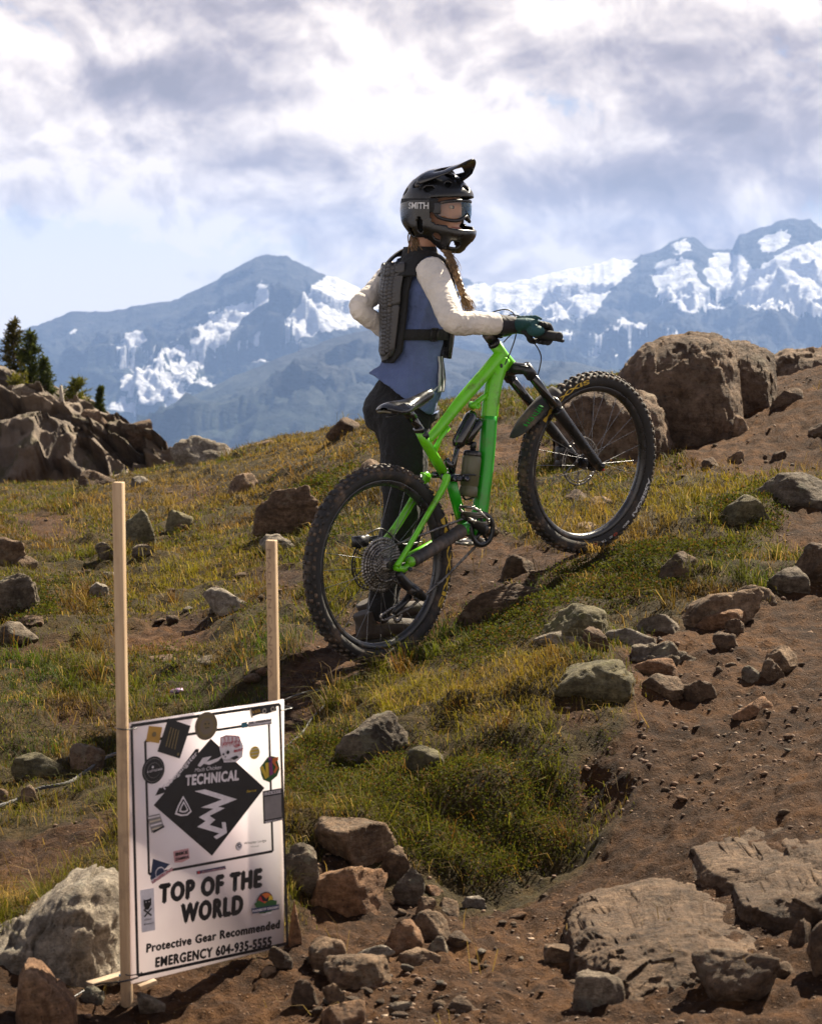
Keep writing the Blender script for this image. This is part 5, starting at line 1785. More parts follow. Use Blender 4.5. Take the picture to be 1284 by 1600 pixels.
def drivetrain():
    bb = BP(738, 826)
    mb = MB(); toothed(mb, bb, 0.046, 0.068, 32, depth=0.004, thick=0.003, inner=0.78)
    for k in range(5):
        a = 2 * math.pi * k / 5 + .3
        mb.tube([bb + EN * .046, bb + (EU * math.cos(a) + EZ * math.sin(a)) * .056 + EN * .046], [0.010, 0.005], 6)
    mb.build('chainring', M_BLACK, BIKE, smooth=False)
    mb = MB(); mb.add(*revolve(bb, [(0.05, 0.05), (0.068, 0.05), (0.068, 0.056), (0.05, 0.056)], 40, closed=True)); mb.build('bash_guard', M_BLACK, BIKE, smooth=False)
    # cranks: the near one points up and back
    ped_n = BP(722, 803, 0.085)
    ped_f = bb + (bb - (ped_n - EN * ((ped_n - bb) @ EN))) - EN * 0.085
    for pd, s in ((ped_n, 1), (ped_f, -1)):
        mb = MB()
        b0 = bb + EN * s * .064
        mb.tube([b0, b0 + (pd - b0) * .5, pd], [0.019, 0.0135, 0.0145], 12, ell=(0.6, 1.1), up=EZ)
        mb.ball(b0 + EN * s * .006, EU * .017, EN * .006, EZ * .017)
        mb.build('crank_arm', M_BLACK, BIKE)
    # platform pedals: open cages
    for pd, s, tilt in ((ped_n, 1, math.radians(-38)), (ped_f, -1, math.radians(5))):
        c = pd + EN * s * 0.062
        e1 = EU * math.cos(tilt) + EZ * math.sin(tilt); e2 = np.cross(e1, EN)
        mb = MB()
        mb.tube([pd, c + EN * s * .05], 0.006, 10)
        L, Wd = 0.052, 0.050
        ring = [c + e1 * x * L + EN * s * y * Wd for x, y in ((-1, -.7), (-.6, -1), (.6, -1), (1, -.7), (1, .7), (.6, 1), (-.6, 1), (-1, .7))]
        for i in range(8):
            mb.tube([ring[i], ring[(i + 1) % 8]], 0.0040, 8, ell=(0.9, 1.4))
        mb.tube([c - e1 * L * .25 - EN * Wd, c - e1 * L * .25 + EN * Wd], 0.0042, 6); mb.tube([c + e1 * L * .25 - EN * Wd, c + e1 * L * .25 + EN * Wd], 0.0042, 6)
        for i in range(8):
            mb.tube([ring[i] - e2 * .009, ring[i] + e2 * .009], 0.0022, 6)
        po = mb.build('pedal', M_CHROME, BIKE)
    # chain: short links along its run
    cass = RA + EN * 0.036
    ring_c = bb + EN * 0.046
    u0 = (EU * math.cos(1.75) + EZ * math.sin(1.75))
    j1 = BP(622, 955, .034); j2 = BP(598, 962, .034); jg = BP(640, 925, .034)
    path = [ring_c + (EU * math.cos(a) + EZ * math.sin(a)) * .067 for a in np.linspace(-2.0, 1.9, 16)]
    path += [cass + (EU * math.cos(a) + EZ * math.sin(a)) * .061 for a in np.linspace(1.75, 5.2, 12)]
    path += [jg, BP(628, 940, .034), j2 + (EU * -.012), j2 + EZ * -.022, BP(640, 950, .036), BP(690, 908, .04)]
    path += [ring_c + (EU * math.cos(-2.0) + EZ * math.sin(-2.0)) * .067]
    path = np.array(path)
    seg = np.linalg.norm(np.diff(path, axis=0), axis=1); cum = np.concatenate([[0], np.cumsum(seg)])
    m = int(cum[-1] / 0.0127)
    s = np.linspace(0, cum[-1], m)
    pts = np.column_stack([np.interp(s, cum, path[:, k]) for k in range(3)])
    mb = MB()
    for i in range(m - 1):
        d = pts[i + 1] - pts[i]; L = np.linalg.norm(d)
        if L < 1e-4: continue
        d /= L
        h = np.cross(d, EN)
        w = 0.0034 if i % 2 else 0.0021
        for sgn in (-1, 1):
            mb.box((pts[i] + pts[i + 1]) / 2 + EN * sgn * w, d * 0.0075, EN * 0.0007, h * 0.0036)
        mb.box(pts[i], d * .0026, EN * .0032, h * .0026)
    mb.build('chain', M_STEEL, BIKE, smooth=False)
    # rear derailleur
    mb = MB()
    mb.tube([BP(622, 895, .06), BP(634, 912, .062), BP(655, 928, .06), BP(662, 935, .055)], [0.014, 0.020, 0.019, 0.012], 10, resample=12)
    mb.box(BP(648, 924, .07), EU * .028 - EZ * .012, EN * .010, EZ * .016 + EU * .006)
    mb.tube([BP(640, 932, .045), BP(616, 958, .043)], [0.012, 0.011], 8); mb.tube([BP(640, 930, .025), BP(616, 958, .025)], [0.010, 0.010], 8)
    mb.build('derailleur', M_BLACK, BIKE)
    mb = MB()
    toothed(mb, BP(641, 930), .034, .021, 12, thick=.003, inner=.35); toothed(mb, BP(611, 962), .034, .026, 14, thick=.003, inner=.35)
    mb.build('jockey_wheels', M_STEEL, BIKE, smooth=False)
    # rear caliper with hose
    mb = MB()
    cc = BP(563, 846, -.05)
    mb.box(cc, EU * .03, EN * .016, EZ * .02); mb.ball(cc + EU * .03 + EZ * .012, EU * .018, EN * .014, EZ * .012); mb.tube([cc, cc + EU * .09 + EZ * .01], [0.012, 0.008], 8)
    mb.tube([cc + EU * .02 + EZ * .02, BP(592, 826, -.05), BP(606, 832, -.05), BP(628, 850, -.05), BP(660, 846, -.05)], 0.0026, 6, resample=24)
    mb.build('rear_caliper', M_BLACK, BIKE)
    # brake hose looping by the chainstay
    mb = MB(); mb.tube([BP(668, 822, .02), BP(664, 836, .03), BP(652, 848, .03), BP(640, 852, .02)], 0.0022, 6, resample=16); mb.build('hose', M_CHROME, BIKE)


drivetrain()


def shock():
    mb = MB()
    a, b = BP(704, 742), BP(738, 640)
    mb.tube([BP(704, 748), BP(711, 715), BP(716, 692)], [0.013, 0.010, 0.010], 14)
    mb.tube([BP(714, 698), BP(716, 692), BP(735, 652), BP(739, 645)], [0.017, 0.026, 0.025, 0.016], 18)
    mb.tube([BP(728, 692), BP(747, 662), BP(749, 655)], [0.017, 0.019, 0.013], 16)
    mb.tube([BP(697, 718), BP(706, 735)], [0.012, 0.016], 10)
    mb.build('shock', M_BLACKSHINY, BIKE)
    mb = MB()
    mb.tube([BP(691, 745, .03), BP(706, 747, .03), BP(720, 746, .03)], [0.013, 0.016, 0.012], 12); mb.tube([BP(676, 742, -.03), BP(700, 742, -.03)], [0.012, 0.014], 12)
    cyl(mb, BP(694, 747), 0.045, 0.062, 0.012, 18); cyl(mb, BP(716, 747), 0.02, 0.05, 0.011, 18)
    cyl(mb, BP(706, 747), -0.05, 0.045, 0.010, 18)
    mb.build('linkage', plain('dark_chrome', (0.10, 0.10, 0.11), 0.22, metal=0.9, grime=0.3), BIKE)
    mb = MB(); cyl(mb, BP(697, 747), 0.060, 0.067, 0.009, 16); cyl(mb, BP(665, 746), -.03, -.024, 0.010, 16); cyl(mb, BP(618, 887), .074, .08, .009, 16)
    mb.build('pivot_bolts', M_BLACK, BIKE, smooth=False)


shock()


def seat():
    mb = MB()
    mb.tube([BP(661, 681), BP(650, 662), BP(641, 648)], [0.0155, 0.0155, 0.0155], 16)
    mb.tube([BP(657, 675), BP(652, 667)], [0.0195, 0.0185], 16)
    mb.tube([BP(645, 654), BP(634, 640)], [0.02, 0.018], 12)
    mb.tube([BP(640, 646, .02), BP(632, 640, .02)], [0.008, 0.008], 8)
    # rails
    for s in (-1, 1):
        mb.tube([BP(604, 652, s * .022), BP(630, 645, s * .022), BP(655, 636, s * .02), BP(668, 627, s * .006)], 0.0036, 6, resample=14)
    mb.build('seatpost', M_BLACKSHINY, BIKE)
    mb = MB(); mb.tube([BP(663, 684), BP(658, 675)], [0.0215, 0.0215], 18); mb.build('seat_clamp', M_BLACK, BIKE)
    # saddle: lofted sections from tail to nose
    tail, nose = BP(600, 641), BP(676, 616)
    ax = nose - tail; L = np.linalg.norm(ax); ax /= L
    up = np.cross(EN, ax); up = up if up[2] > 0 else -up
    st = [(0.0, 0.020, 0.004), (0.03, 0.056, 0.014), (0.10, 0.070, 0.020), (0.22, 0.071, 0.022), (0.38, 0.056, 0.020), (0.52, 0.036, 0.020), (0.70, 0.024, 0.020), (0.88, 0.020, 0.020), (0.97, 0.016, 0.016), (1.0, 0.008, 0.006)]
    V = []; K = 20
    for u, w, h in st:
        c = tail + ax * L * u + up * (0.006 * math.cos(u * 6.28))
        for k in range(K):
            a = 2 * math.pi * k / K
            cx, cy = math.cos(a), math.sin(a)
            y = cy * h if cy > 0 else cy * h * (0.9 + 0.7 * abs(cx))
            V.append(c + EN * cx * w + up * (y - 0.016 * (cx * w / 0.07) ** 2))
    V = np.array(V); n = len(st)
    i = np.arange(n - 1)[:, None] * K; j = np.arange(K)[None]; jn = (j + 1) % K
    q = np.stack([i + j, i + jn, i + K + jn, i + K + j], -1).reshape(-1, 4)
    mb = MB(); mb.add(V, q)
    o = mb.build('saddle', plain('saddle_vinyl', (0.016, 0.016, 0.018), 0.24, grime=0.3, gscale=20, coat=0.3), BIKE)
    sb = o.modifiers.new('sub', 'SUBSURF'); sb.levels = 1; sb.render_levels = 2
    mb = MB(); mb.tube([tail + EN * .035 - up * .008, tail - up * .004 - ax * .004, tail - EN * .035 - up * .008], 0.004, 6); mb.build('saddle_trim', M_OLIVE, o)


seat()


def bottle():
    b0, b1 = BP(731, 776), BP(738, 706)
    ax = b1 - b0; L = np.linalg.norm(ax); ax /= L
    root = thing('water_bottle', 'olive water bottle with black cap in the bike frame', 'bottle', b0)
    mb = MB()
    pr = [(0.0, 0.030), (0.02, 0.035), (0.20, 0.0355), (0.215, 0.033), (0.245, 0.033), (0.26, 0.0355), (0.70, 0.0365), (0.85, 0.0365), (0.93, 0.033)]
    mb.tube([b0 + ax * L * u for u, r in pr], [r for u, r in pr], 26)
    mb.build('bottle_body', M_OLIVE, root)
    mb = MB(); mb.tube([b0 + ax * L * u for u in (0.9, 0.93, 1.0, 1.03)], [0.034, 0.0355, 0.0345, 0.028], 26)
    mb.tube([b0 + ax * L * u for u in (1.02, 1.08, 1.09, 1.2, 1.23)], [0.012, 0.010, 0.0125, 0.0125, 0.009], 14)
    mb.build('cap', M_BLACK, root)
    mb = MB()
    mb.tube([BP(748, 770, .0), BP(738, 778, .0), BP(726, 780), BP(722, 770)], 0.004, 6, resample=12)
    for s in (-1, 1):
        mb.tube([BP(752, 745, 0), BP(740, 742, s * .038), BP(722, 742, s * .03)], 0.0035, 6, resample=12)
    mb.build('bottle_cage', M_BLACK, BIKE)


bottle()

# cockpit
BAR_C = BP(775, 519)
STEER = math.radians(-8.0)       # bars turned a little towards the viewer
_sm = np.array(Matrix.Rotation(STEER, 3, Vector(AX)))


def steer(p):
    return HT1 + (np.asarray(p, float) - HT1) @ _sm.T


def steer_object(o):
    org = parent_origin(o.parent)
    me = o.data
    co = np.empty(len(me.vertices) * 3); me.vertices.foreach_get('co', co)
    me.vertices.foreach_set('co', (steer(co.reshape(-1, 3) + org) - org).ravel()); me.update()


for _o in list(BIKE.children):
    if _o.name.split('.')[0] in ('fork_crown', 'stanchions', 'fork_lowers', 'axle', 'rebound_knob', 'brake_caliper', 'mudguard'):
        steer_object(_o)
        for _c in _o.children: steer_object(_c)
for _o in list(W_FRONT.children):
    steer_object(_o)


def bar_pt(n):
    n = np.asarray(n, float)
    rise = 0.022 * smooth01(np.abs(n), 0.03, 0.12)
    back = -0.045 * np.clip(np.abs(n) - 0.05, 0, None)
    return steer(BAR_C + np.multiply.outer(n, EN) + np.multiply.outer(rise, EZ) + np.multiply.outer(back, EU))


def cockpit():
    mb = MB()
    mb.tube(bar_pt(np.linspace(-0.362, 0.362, 40)), 0.0145, 12)
    mb.build('handlebar', M_BLACK, BIKE)
    mb = MB()
    st = HT0 + AX * 0.045
    bc = steer(BAR_C); mb.tube([st, (st + bc) / 2, bc], [0.02, 0.017, 0.021], 12); mb.tube(bar_pt(np.array([-.022, .022])), 0.022, 14); mb.tube([st - AX * .02, st + AX * .012], 0.0215, 14)
    mb.build('stem', M_BLACK, BIKE)
    for s in (-1, 1):
        mb = MB()
        ns = np.linspace(0.225, 0.365, 30) * s
        mb.tube(bar_pt(ns), [0.0175 + 0.0012 * (i % 2) for i in range(30)], 14)
        g = mb.build('grip', plain('grip_rubber' if s < 0 else 'grip_rubber_b', (0.018, 0.018, 0.018), 0.8), BIKE)
        mb = MB()
        p = bar_pt(np.array([0.190 * s]))[0]
        mb.tube([p - EN * .012, p + EN * .012], 0.021, 12); mb.box(p + EU * .03 - EZ * .004, EU * .022, EN * .02, EZ * .012)
        q = bar_pt(np.array([0.31 * s]))[0]
        mb.tube([p + EU * .05 - EZ * .008, p + EU * .062 + EN * s * .05 - EZ * .016, q + EU * .058 - EZ * .02, q + EU * .052 + EN * s * .02 - EZ * .02], [0.008, 0.0065, 0.006, 0.007], 8, resample=16)
        mb.build('brake_lever', M_BLACK, BIKE)
    # hoses
    mb = MB()
    p = bar_pt(np.array([0.165]))[0]; pl = bar_pt(np.array([-0.15]))[0]
    mb.tube([BP(757, 494, -.02), BP(775, 486, 0.02), BP(793, 484, .05), BP(804, 494, .07), BP(806, 520, .05), BP(799, 545, .03), BP(789, 568, .027), BP(784, 573, .02)], 0.0026, 6, resample=40)
    mb.tube([BP(788, 496, .0), BP(798, 492, .05), BP(812, 494, .1), BP(820, 500, .14), p + EU * .05], 0.0026, 6, resample=30)
    mb.tube([p + EU * .05 - EZ * .01, BP(822, 524, .13), BP(838, 541, .1), BP(845, 558, .08), BP(842, 578, .07), BP(838, 590, .05)], 0.0026, 6, resample=40)
    mb.tube([BP(786, 535, .03), BP(797, 524, .04), BP(812, 512, .09)], 0.0024, 6, resample=20)
    mb.build('hoses', M_BLACK, BIKE)
    mb = MB(); mb.ball(BP(783, 572, .024), EU * .007, EN * .005, EZ * .010); mb.build('cable_port', M_BLACK, BIKE)


cockpit()
print('BIKE wheelbase', WHEELBASE, 'yaw', math.degrees(math.atan2(EU[1], EU[0])), 'bar end px', project(bar_pt(np.array([0.385]))), 'hand', project(bar_pt(np.array([0.30]))), 'rear bottom', RA[2] - TYRE_R, float(H(RA[0], RA[1])), 'front', FA[2] - TYRE_R, float(H(FA[0], FA[1])))
# ------------------------------------------------------------------ the rider
def fused(shapes, voxel, smooth_it=6, factor=0.5):
    """Fuse closed shapes into one continuous skin; returns arrays and normals."""
    mb = MB()
    for v, f in shapes:
        mb.add(v, f)
    me = mesh_np('fused', np.vstack(mb.v), [np.vstack(fs) for k, fs in sorted(mb.f.items())])
    ob = bpy.data.objects.new('fused', me)
    COL.objects.link(ob)
    r = ob.modifiers.new('r', 'REMESH'); r.mode = 'VOXEL'; r.voxel_size = voxel
    sm = ob.modifiers.new('s', 'SMOOTH'); sm.factor = factor; sm.iterations = smooth_it
    dg = bpy.context.evaluated_depsgraph_get()
    out = bpy.data.meshes.new_from_object(ob.evaluated_get(dg))
    n = len(out.vertices)
    v = np.empty(n * 3); out.vertices.foreach_get('co', v)
    nr = np.empty(n * 3); out.vertices.foreach_get('normal', nr)
    faces = {}
    for p in out.polygons:
        faces.setdefault(len(p.vertices), []).append(p.vertices[:])
    fl = [np.array(q) for k, q in sorted(faces.items())]
    bpy.data.objects.remove(ob); bpy.data.meshes.remove(me); bpy.data.meshes.remove(out)
    return v.reshape(-1, 3), fl, nr.reshape(-1, 3)


def build_fused(name, mat, parent, v, f):
    mb = MB(); mb.add(v, f)
    return mb.build(name, mat, parent)


def cloth(name, col, rough=0.9, weave=900, grime=0.18):
    m, t, b = material(name)
    oc = t.node('ShaderNodeTexCoord').outputs['Object']
    n = t.noise(oc, scale=9, detail=5, rough=0.6)
    n2 = t.noise(oc, scale=weave, detail=2, rough=0.5)
    c = t.ramp(n, [(0.3, tuple(x * (1 - grime) for x in col)), (0.7, tuple(min(1, x * (1 + grime)) for x in col))])
    c = t.mix(t.maprange(n2, 0.35, 0.65, 0, 0.35), c, t.mix(1, c, (0.7, 0.7, 0.72), 'MULTIPLY'))
    t.l.new(c, b.inputs['Base Color'])
    b.inputs['Roughness'].default_value = rough
    b.inputs['Sheen Weight'].default_value = 0.03
    fold = t.noise(oc, scale=26, detail=4, rough=0.55, dist=0.6)
    t.l.new(t.bump(t.math('ADD', t.math('MULTIPLY', fold, 1.0), t.math('MULTIPLY', n2, 0.06)), 0.6, 0.025), b.inputs['Normal'])
    return m


M_SKIN = plain('skin', (0.52, 0.28, 0.185), 0.5, grime=0.12, gscale=25)
M_JERSEY = cloth('jersey_blue', (0.105, 0.148, 0.30))
M_SLEEVE = cloth('sleeve_cream', (0.74, 0.68, 0.60))
M_PANTS = cloth('pants_black', (0.0065, 0.006, 0.006), 0.9)
M_GUARD = cloth('guard_black', (0.024, 0.021, 0.024), 0.8)
M_TEAL = cloth('glove_teal', (0.009, 0.070, 0.074), 0.7)
M_GLOVEBLK = cloth('glove_black', (0.010, 0.010, 0.011), 0.75)
M_HELMET = plain('helmet_shell', (0.0055, 0.0052, 0.0052), 0.30, grime=0.3, gscale=12, coat=0.25)
M_VISOR = plain('visor_gloss', (0.008, 0.008, 0.010), 0.16, grime=0.3, gscale=12, coat=0.5)
M_PADS = plain('helmet_padding', (0.008, 0.008, 0.008), 0.95)
M_ARMOUR = plain('armour_plastic', (0.052, 0.050, 0.050), 0.42, grime=0.25, gscale=25, dirt=(0.10, 0.08, 0.06), dirt_amt=0.1)
M_STRAP = cloth('webbing', (0.010, 0.010, 0.010), 0.8)
M_HAIR = plain('hair', (0.19, 0.112, 0.050), 0.45, grime=0.55, gscale=60)
M_SHOE = plain('shoe_suede', (0.060, 0.047, 0.038), 0.85, grime=0.4, gscale=30, bump=0.4, bscale=150)
M_SOLE = plain('shoe_sole', (0.030, 0.026, 0.022), 0.85, grime=0.4)
M_LACE = plain('laces', (0.20, 0.16, 0.13), 0.9)
M_WHITE = plain('white_fabric', (0.42, 0.42, 0.44), 0.95)
M_TEETH = plain('teeth', (0.75, 0.72, 0.66), 0.3)
M_LIP = plain('lips', (0.36, 0.12, 0.10), 0.45)
M_EYE = plain('eye_dark', (0.02, 0.012, 0.01), 0.2)
M_EYEWHITE = plain('eye_white', (0.6, 0.56, 0.52), 0.3)


def lens_mat():
    m = bpy.data.materials.new('goggle_lens'); m.use_nodes = True
    t = NT(m.node_tree); t.n.clear()
    out = t.node('ShaderNodeOutputMaterial')
    tr = t.node('ShaderNodeBsdfTransparent'); tr.inputs[0].default_value = (0.88, 0.80, 0.68, 1)
    gl = t.node('ShaderNodeBsdfGlossy'); gl.inputs['Roughness'].default_value = 0.03; gl.inputs['Color'].default_value = (0.65, 0.85, 1.0, 1)
    fr = t.node('ShaderNodeFresnel'); fr.inputs[0].default_value = 1.4
    mx = t.node('ShaderNodeMixShader')
    t.l.new(t.math('ADD', fr.outputs[0], 0.03), mx.inputs[0]); t.l.new(tr.outputs[0], mx.inputs[1]); t.l.new(gl.outputs[0], mx.inputs[2])
    t.l.new(mx.outputs[0], out.inputs['Surface'])
    return m


M_LENS = lens_mat()

TY = math.radians(36)
FT = np.array([math.cos(TY), math.sin(TY), 0.0])        # chest direction
RT = np.array([FT[1], -FT[0], 0.0])                     # her right side, towards the viewer
FOOT = P(605, 1000, 8.95)
_gz = float(H(FOOT[0], FOOT[1]))
PERSON = thing('person', 'rider in black full-face helmet, cream and blue jersey and back protector, holding the bike', 'person', (FOOT[0], FOOT[1], _gz))

# joints
PEL = P(630, 632, 9.06); WAI = P(645, 562, 9.06); RIB = P(650, 505, 9.06); CHE = P(652, 455, 9.06); SHO = P(652, 420, 9.06); NEK = P(656, 398, 9.05); HED = P(683, 329, 9.02)
R_SH = P(676, 428, 8.91); R_EL = P(709, 503, 8.74); R_WR = P(806, 508, 8.84)
L_SH = P(612, 430, 9.20); L_EL = P(561, 482, 9.06); L_WR = P(622, 533, 9.14)
R_HIP = P(634, 655, 8.98); R_KN = P(626, 800, 8.90); R_AN = P(590, 945, 8.93)
L_HIP = P(624, 655, 9.14); L_KN = P(640, 800, 9.18); L_AN = P(600, 938, 9.20)


def tb(pts, rad, segs=20, ell=None, up=None, res=None):
    return tube_arrays(pts, rad, segs, ell=ell, up=up, resample=res or (len(pts) * 6))


# head frame: she looks back over her right shoulder towards the viewer
HF = np.array([0.83, -0.555, -0.03]); HF /= np.linalg.norm(HF)
HR = np.cross(HF, EZ); HR /= np.linalg.norm(HR)
HU = np.cross(HR, HF)


def hp(f, r, u):
    return HED + HF * f + HR * r + HU * u


def ellip(c, ax, ay, az_, nu=24, nv=16):
    mb = MB(); mb.ball(c, ax, ay, az_, nu, nv)
    return np.vstack(mb.v), [np.vstack(f) for f in mb.f.values()]


def person_body():
    S = []
    S.append(ellip(hp(0.005, 0, 0.0), HF * .098, HR * .076, HU * .118))
    S.append(ellip(hp(0.045, 0, -0.075), HF * .052, HR * .052, HU * .05))          # jaw and chin
    S.append(ellip(hp(0.097, 0, -0.022), HF * .020, HR * .012, HU * .022, 12, 8))   # nose
    for s in (-1, 1):
        S.append(ellip(hp(0.062, s * .036, -0.035), HF * .03, HR * .026, HU * .026, 12, 8))   # cheeks
    S.append(tb([hp(-0.02, 0, -0.07), NEK + EZ * .02, NEK - EZ * .03], [0.052, 0.050, 0.06], 16))
    S.append(tb([SHO + EZ * .0, CHE, RIB, WAI, PEL], [1, 1, 1, 1, 1], 24, ell=[(.108, .062), (.118, .078), (.104, .074), (.092, .066), (.118, .086)], up=FT))
    S.append(tb([R_SH, R_EL, R_WR, R_WR + (R_WR - R_EL) / np.linalg.norm(R_WR - R_EL) * .06], [0.033, 0.026, 0.021, 0.024], 14))
    S.append(tb([L_SH, L_EL, L_WR], [0.033, 0.025, 0.019], 14))
    S.append(ellip(L_WR + FT * .03, FT * .05, RT * .02, EZ * .03, 12, 8))
    S.append(tb([SHO - RT * .10, SHO + RT * .10], [0.040, 0.040], 14))
    for hip, kn, an in ((R_HIP, R_KN, R_AN), (L_HIP, L_KN, L_AN)):
        S.append(tb([hip, kn, an], [0.078, 0.052, 0.036], 16))
        g_ = float(H(an[0], an[1])); S.append(tb([an, np.array([an[0], an[1], g_ + .05])], [0.034, 0.03], 12)); S.append(ellip(np.array([an[0], an[1], g_ + .052]) + np.array([.05, .02, .004]), RGT * .07 + np.array([0, .02, 0]), EN * .02, EZ * .016, 12, 8))
    v, f, n = fused(S, 0.0085, 8)
    o = build_fused('body', M_SKIN, PERSON, v, f)
    # eyes, brows, mouth
    for s in (-1, 1):
        mb = MB(); mb.ball(hp(0.085, s * .031, 0.012), HF * .010, HR * .014, HU * .0085); e = mb.build('eye', M_EYEWHITE, PERSON)
        mb = MB(); mb.ball(hp(0.0915, s * .030, 0.012), HF * .005, HR * .007, HU * .007); mb.build('iris', M_EYE, e)
        mb = MB(); mb.tube([hp(0.086, s * .014, 0.031), hp(0.089, s * .03, 0.036), hp(0.078, s * .048, 0.029)], [0.003, 0.004, 0.002], 6); mb.build('eyebrow', M_HAIR, PERSON)
    mb = MB(); mb.tube([hp(0.080, .030, -0.066), hp(0.098, .014, -0.074), hp(0.102, 0, -0.076), hp(0.098, -.014, -0.074), hp(0.080, -.030, -0.066)], [0.002, 0.0055, 0.006, 0.0055, 0.002], 8); mb.build('teeth', M_TEETH, PERSON)
    mb = MB()
    mb.tube([hp(0.078, .034, -0.062), hp(0.099, .014, -0.067), hp(0.103, 0, -0.068), hp(0.099, -.014, -0.067), hp(0.078, -.034, -0.062)], [0.002, 0.0035, 0.004, 0.0035, 0.002], 8)
    mb.tube([hp(0.078, .034, -0.064), hp(0.098, .014, -0.082), hp(0.101, 0, -0.086), hp(0.098, -.014, -0.082), hp(0.078, -.034, -0.064)], [0.002, 0.004, 0.005, 0.004, 0.002], 8)
    mb.build('lips', M_LIP, PERSON)


person_body()


def folds(v, n, seed, amp, scale, axis=None, stretch=0.35):
    """Cloth folds: noise drawn out along one direction, pushed along the normals."""
    q = v * scale
    if axis is not None:
        a = np.asarray(axis, float) / np.linalg.norm(axis)
        q = q - np.outer((v @ a) * scale * (1 - stretch), a)
    w = fbm(q, 4, seed, ridged=True, gain=0.5)
    return v + n * (amp * (w - 0.75))[:, None]


TORSO_C = [SHO + EZ * .012, CHE, RIB, WAI, P(640, 590, 9.06), P(630, 612, 9.06)]
TORSO_E = [(.150, .094), (.162, .116), (.148, .115), (.140, .111), (.172, .130), (.188, .148)]


def torso_at(py):
    """Centre and half axes of the jersey at a photograph row."""
    rows = np.array([project(c)[1] for c in TORSO_C])
    c = np.array([np.interp(py, rows, [x[k] for x in TORSO_C]) for k in range(3)])
    return c, np.interp(py, rows, [e[0] for e in TORSO_E]), np.interp(py, rows, [e[1] for e in TORSO_E])


def on_torso(py, ang, off=0.0):
    """Point on the jersey: ang 0 = her right side, 90 = chest, -90 = back."""
    c, a, b = torso_at(py)
    t = math.radians(ang)
    return c + RT * math.cos(t) * (a + off) + FT * math.sin(t) * (b + off)


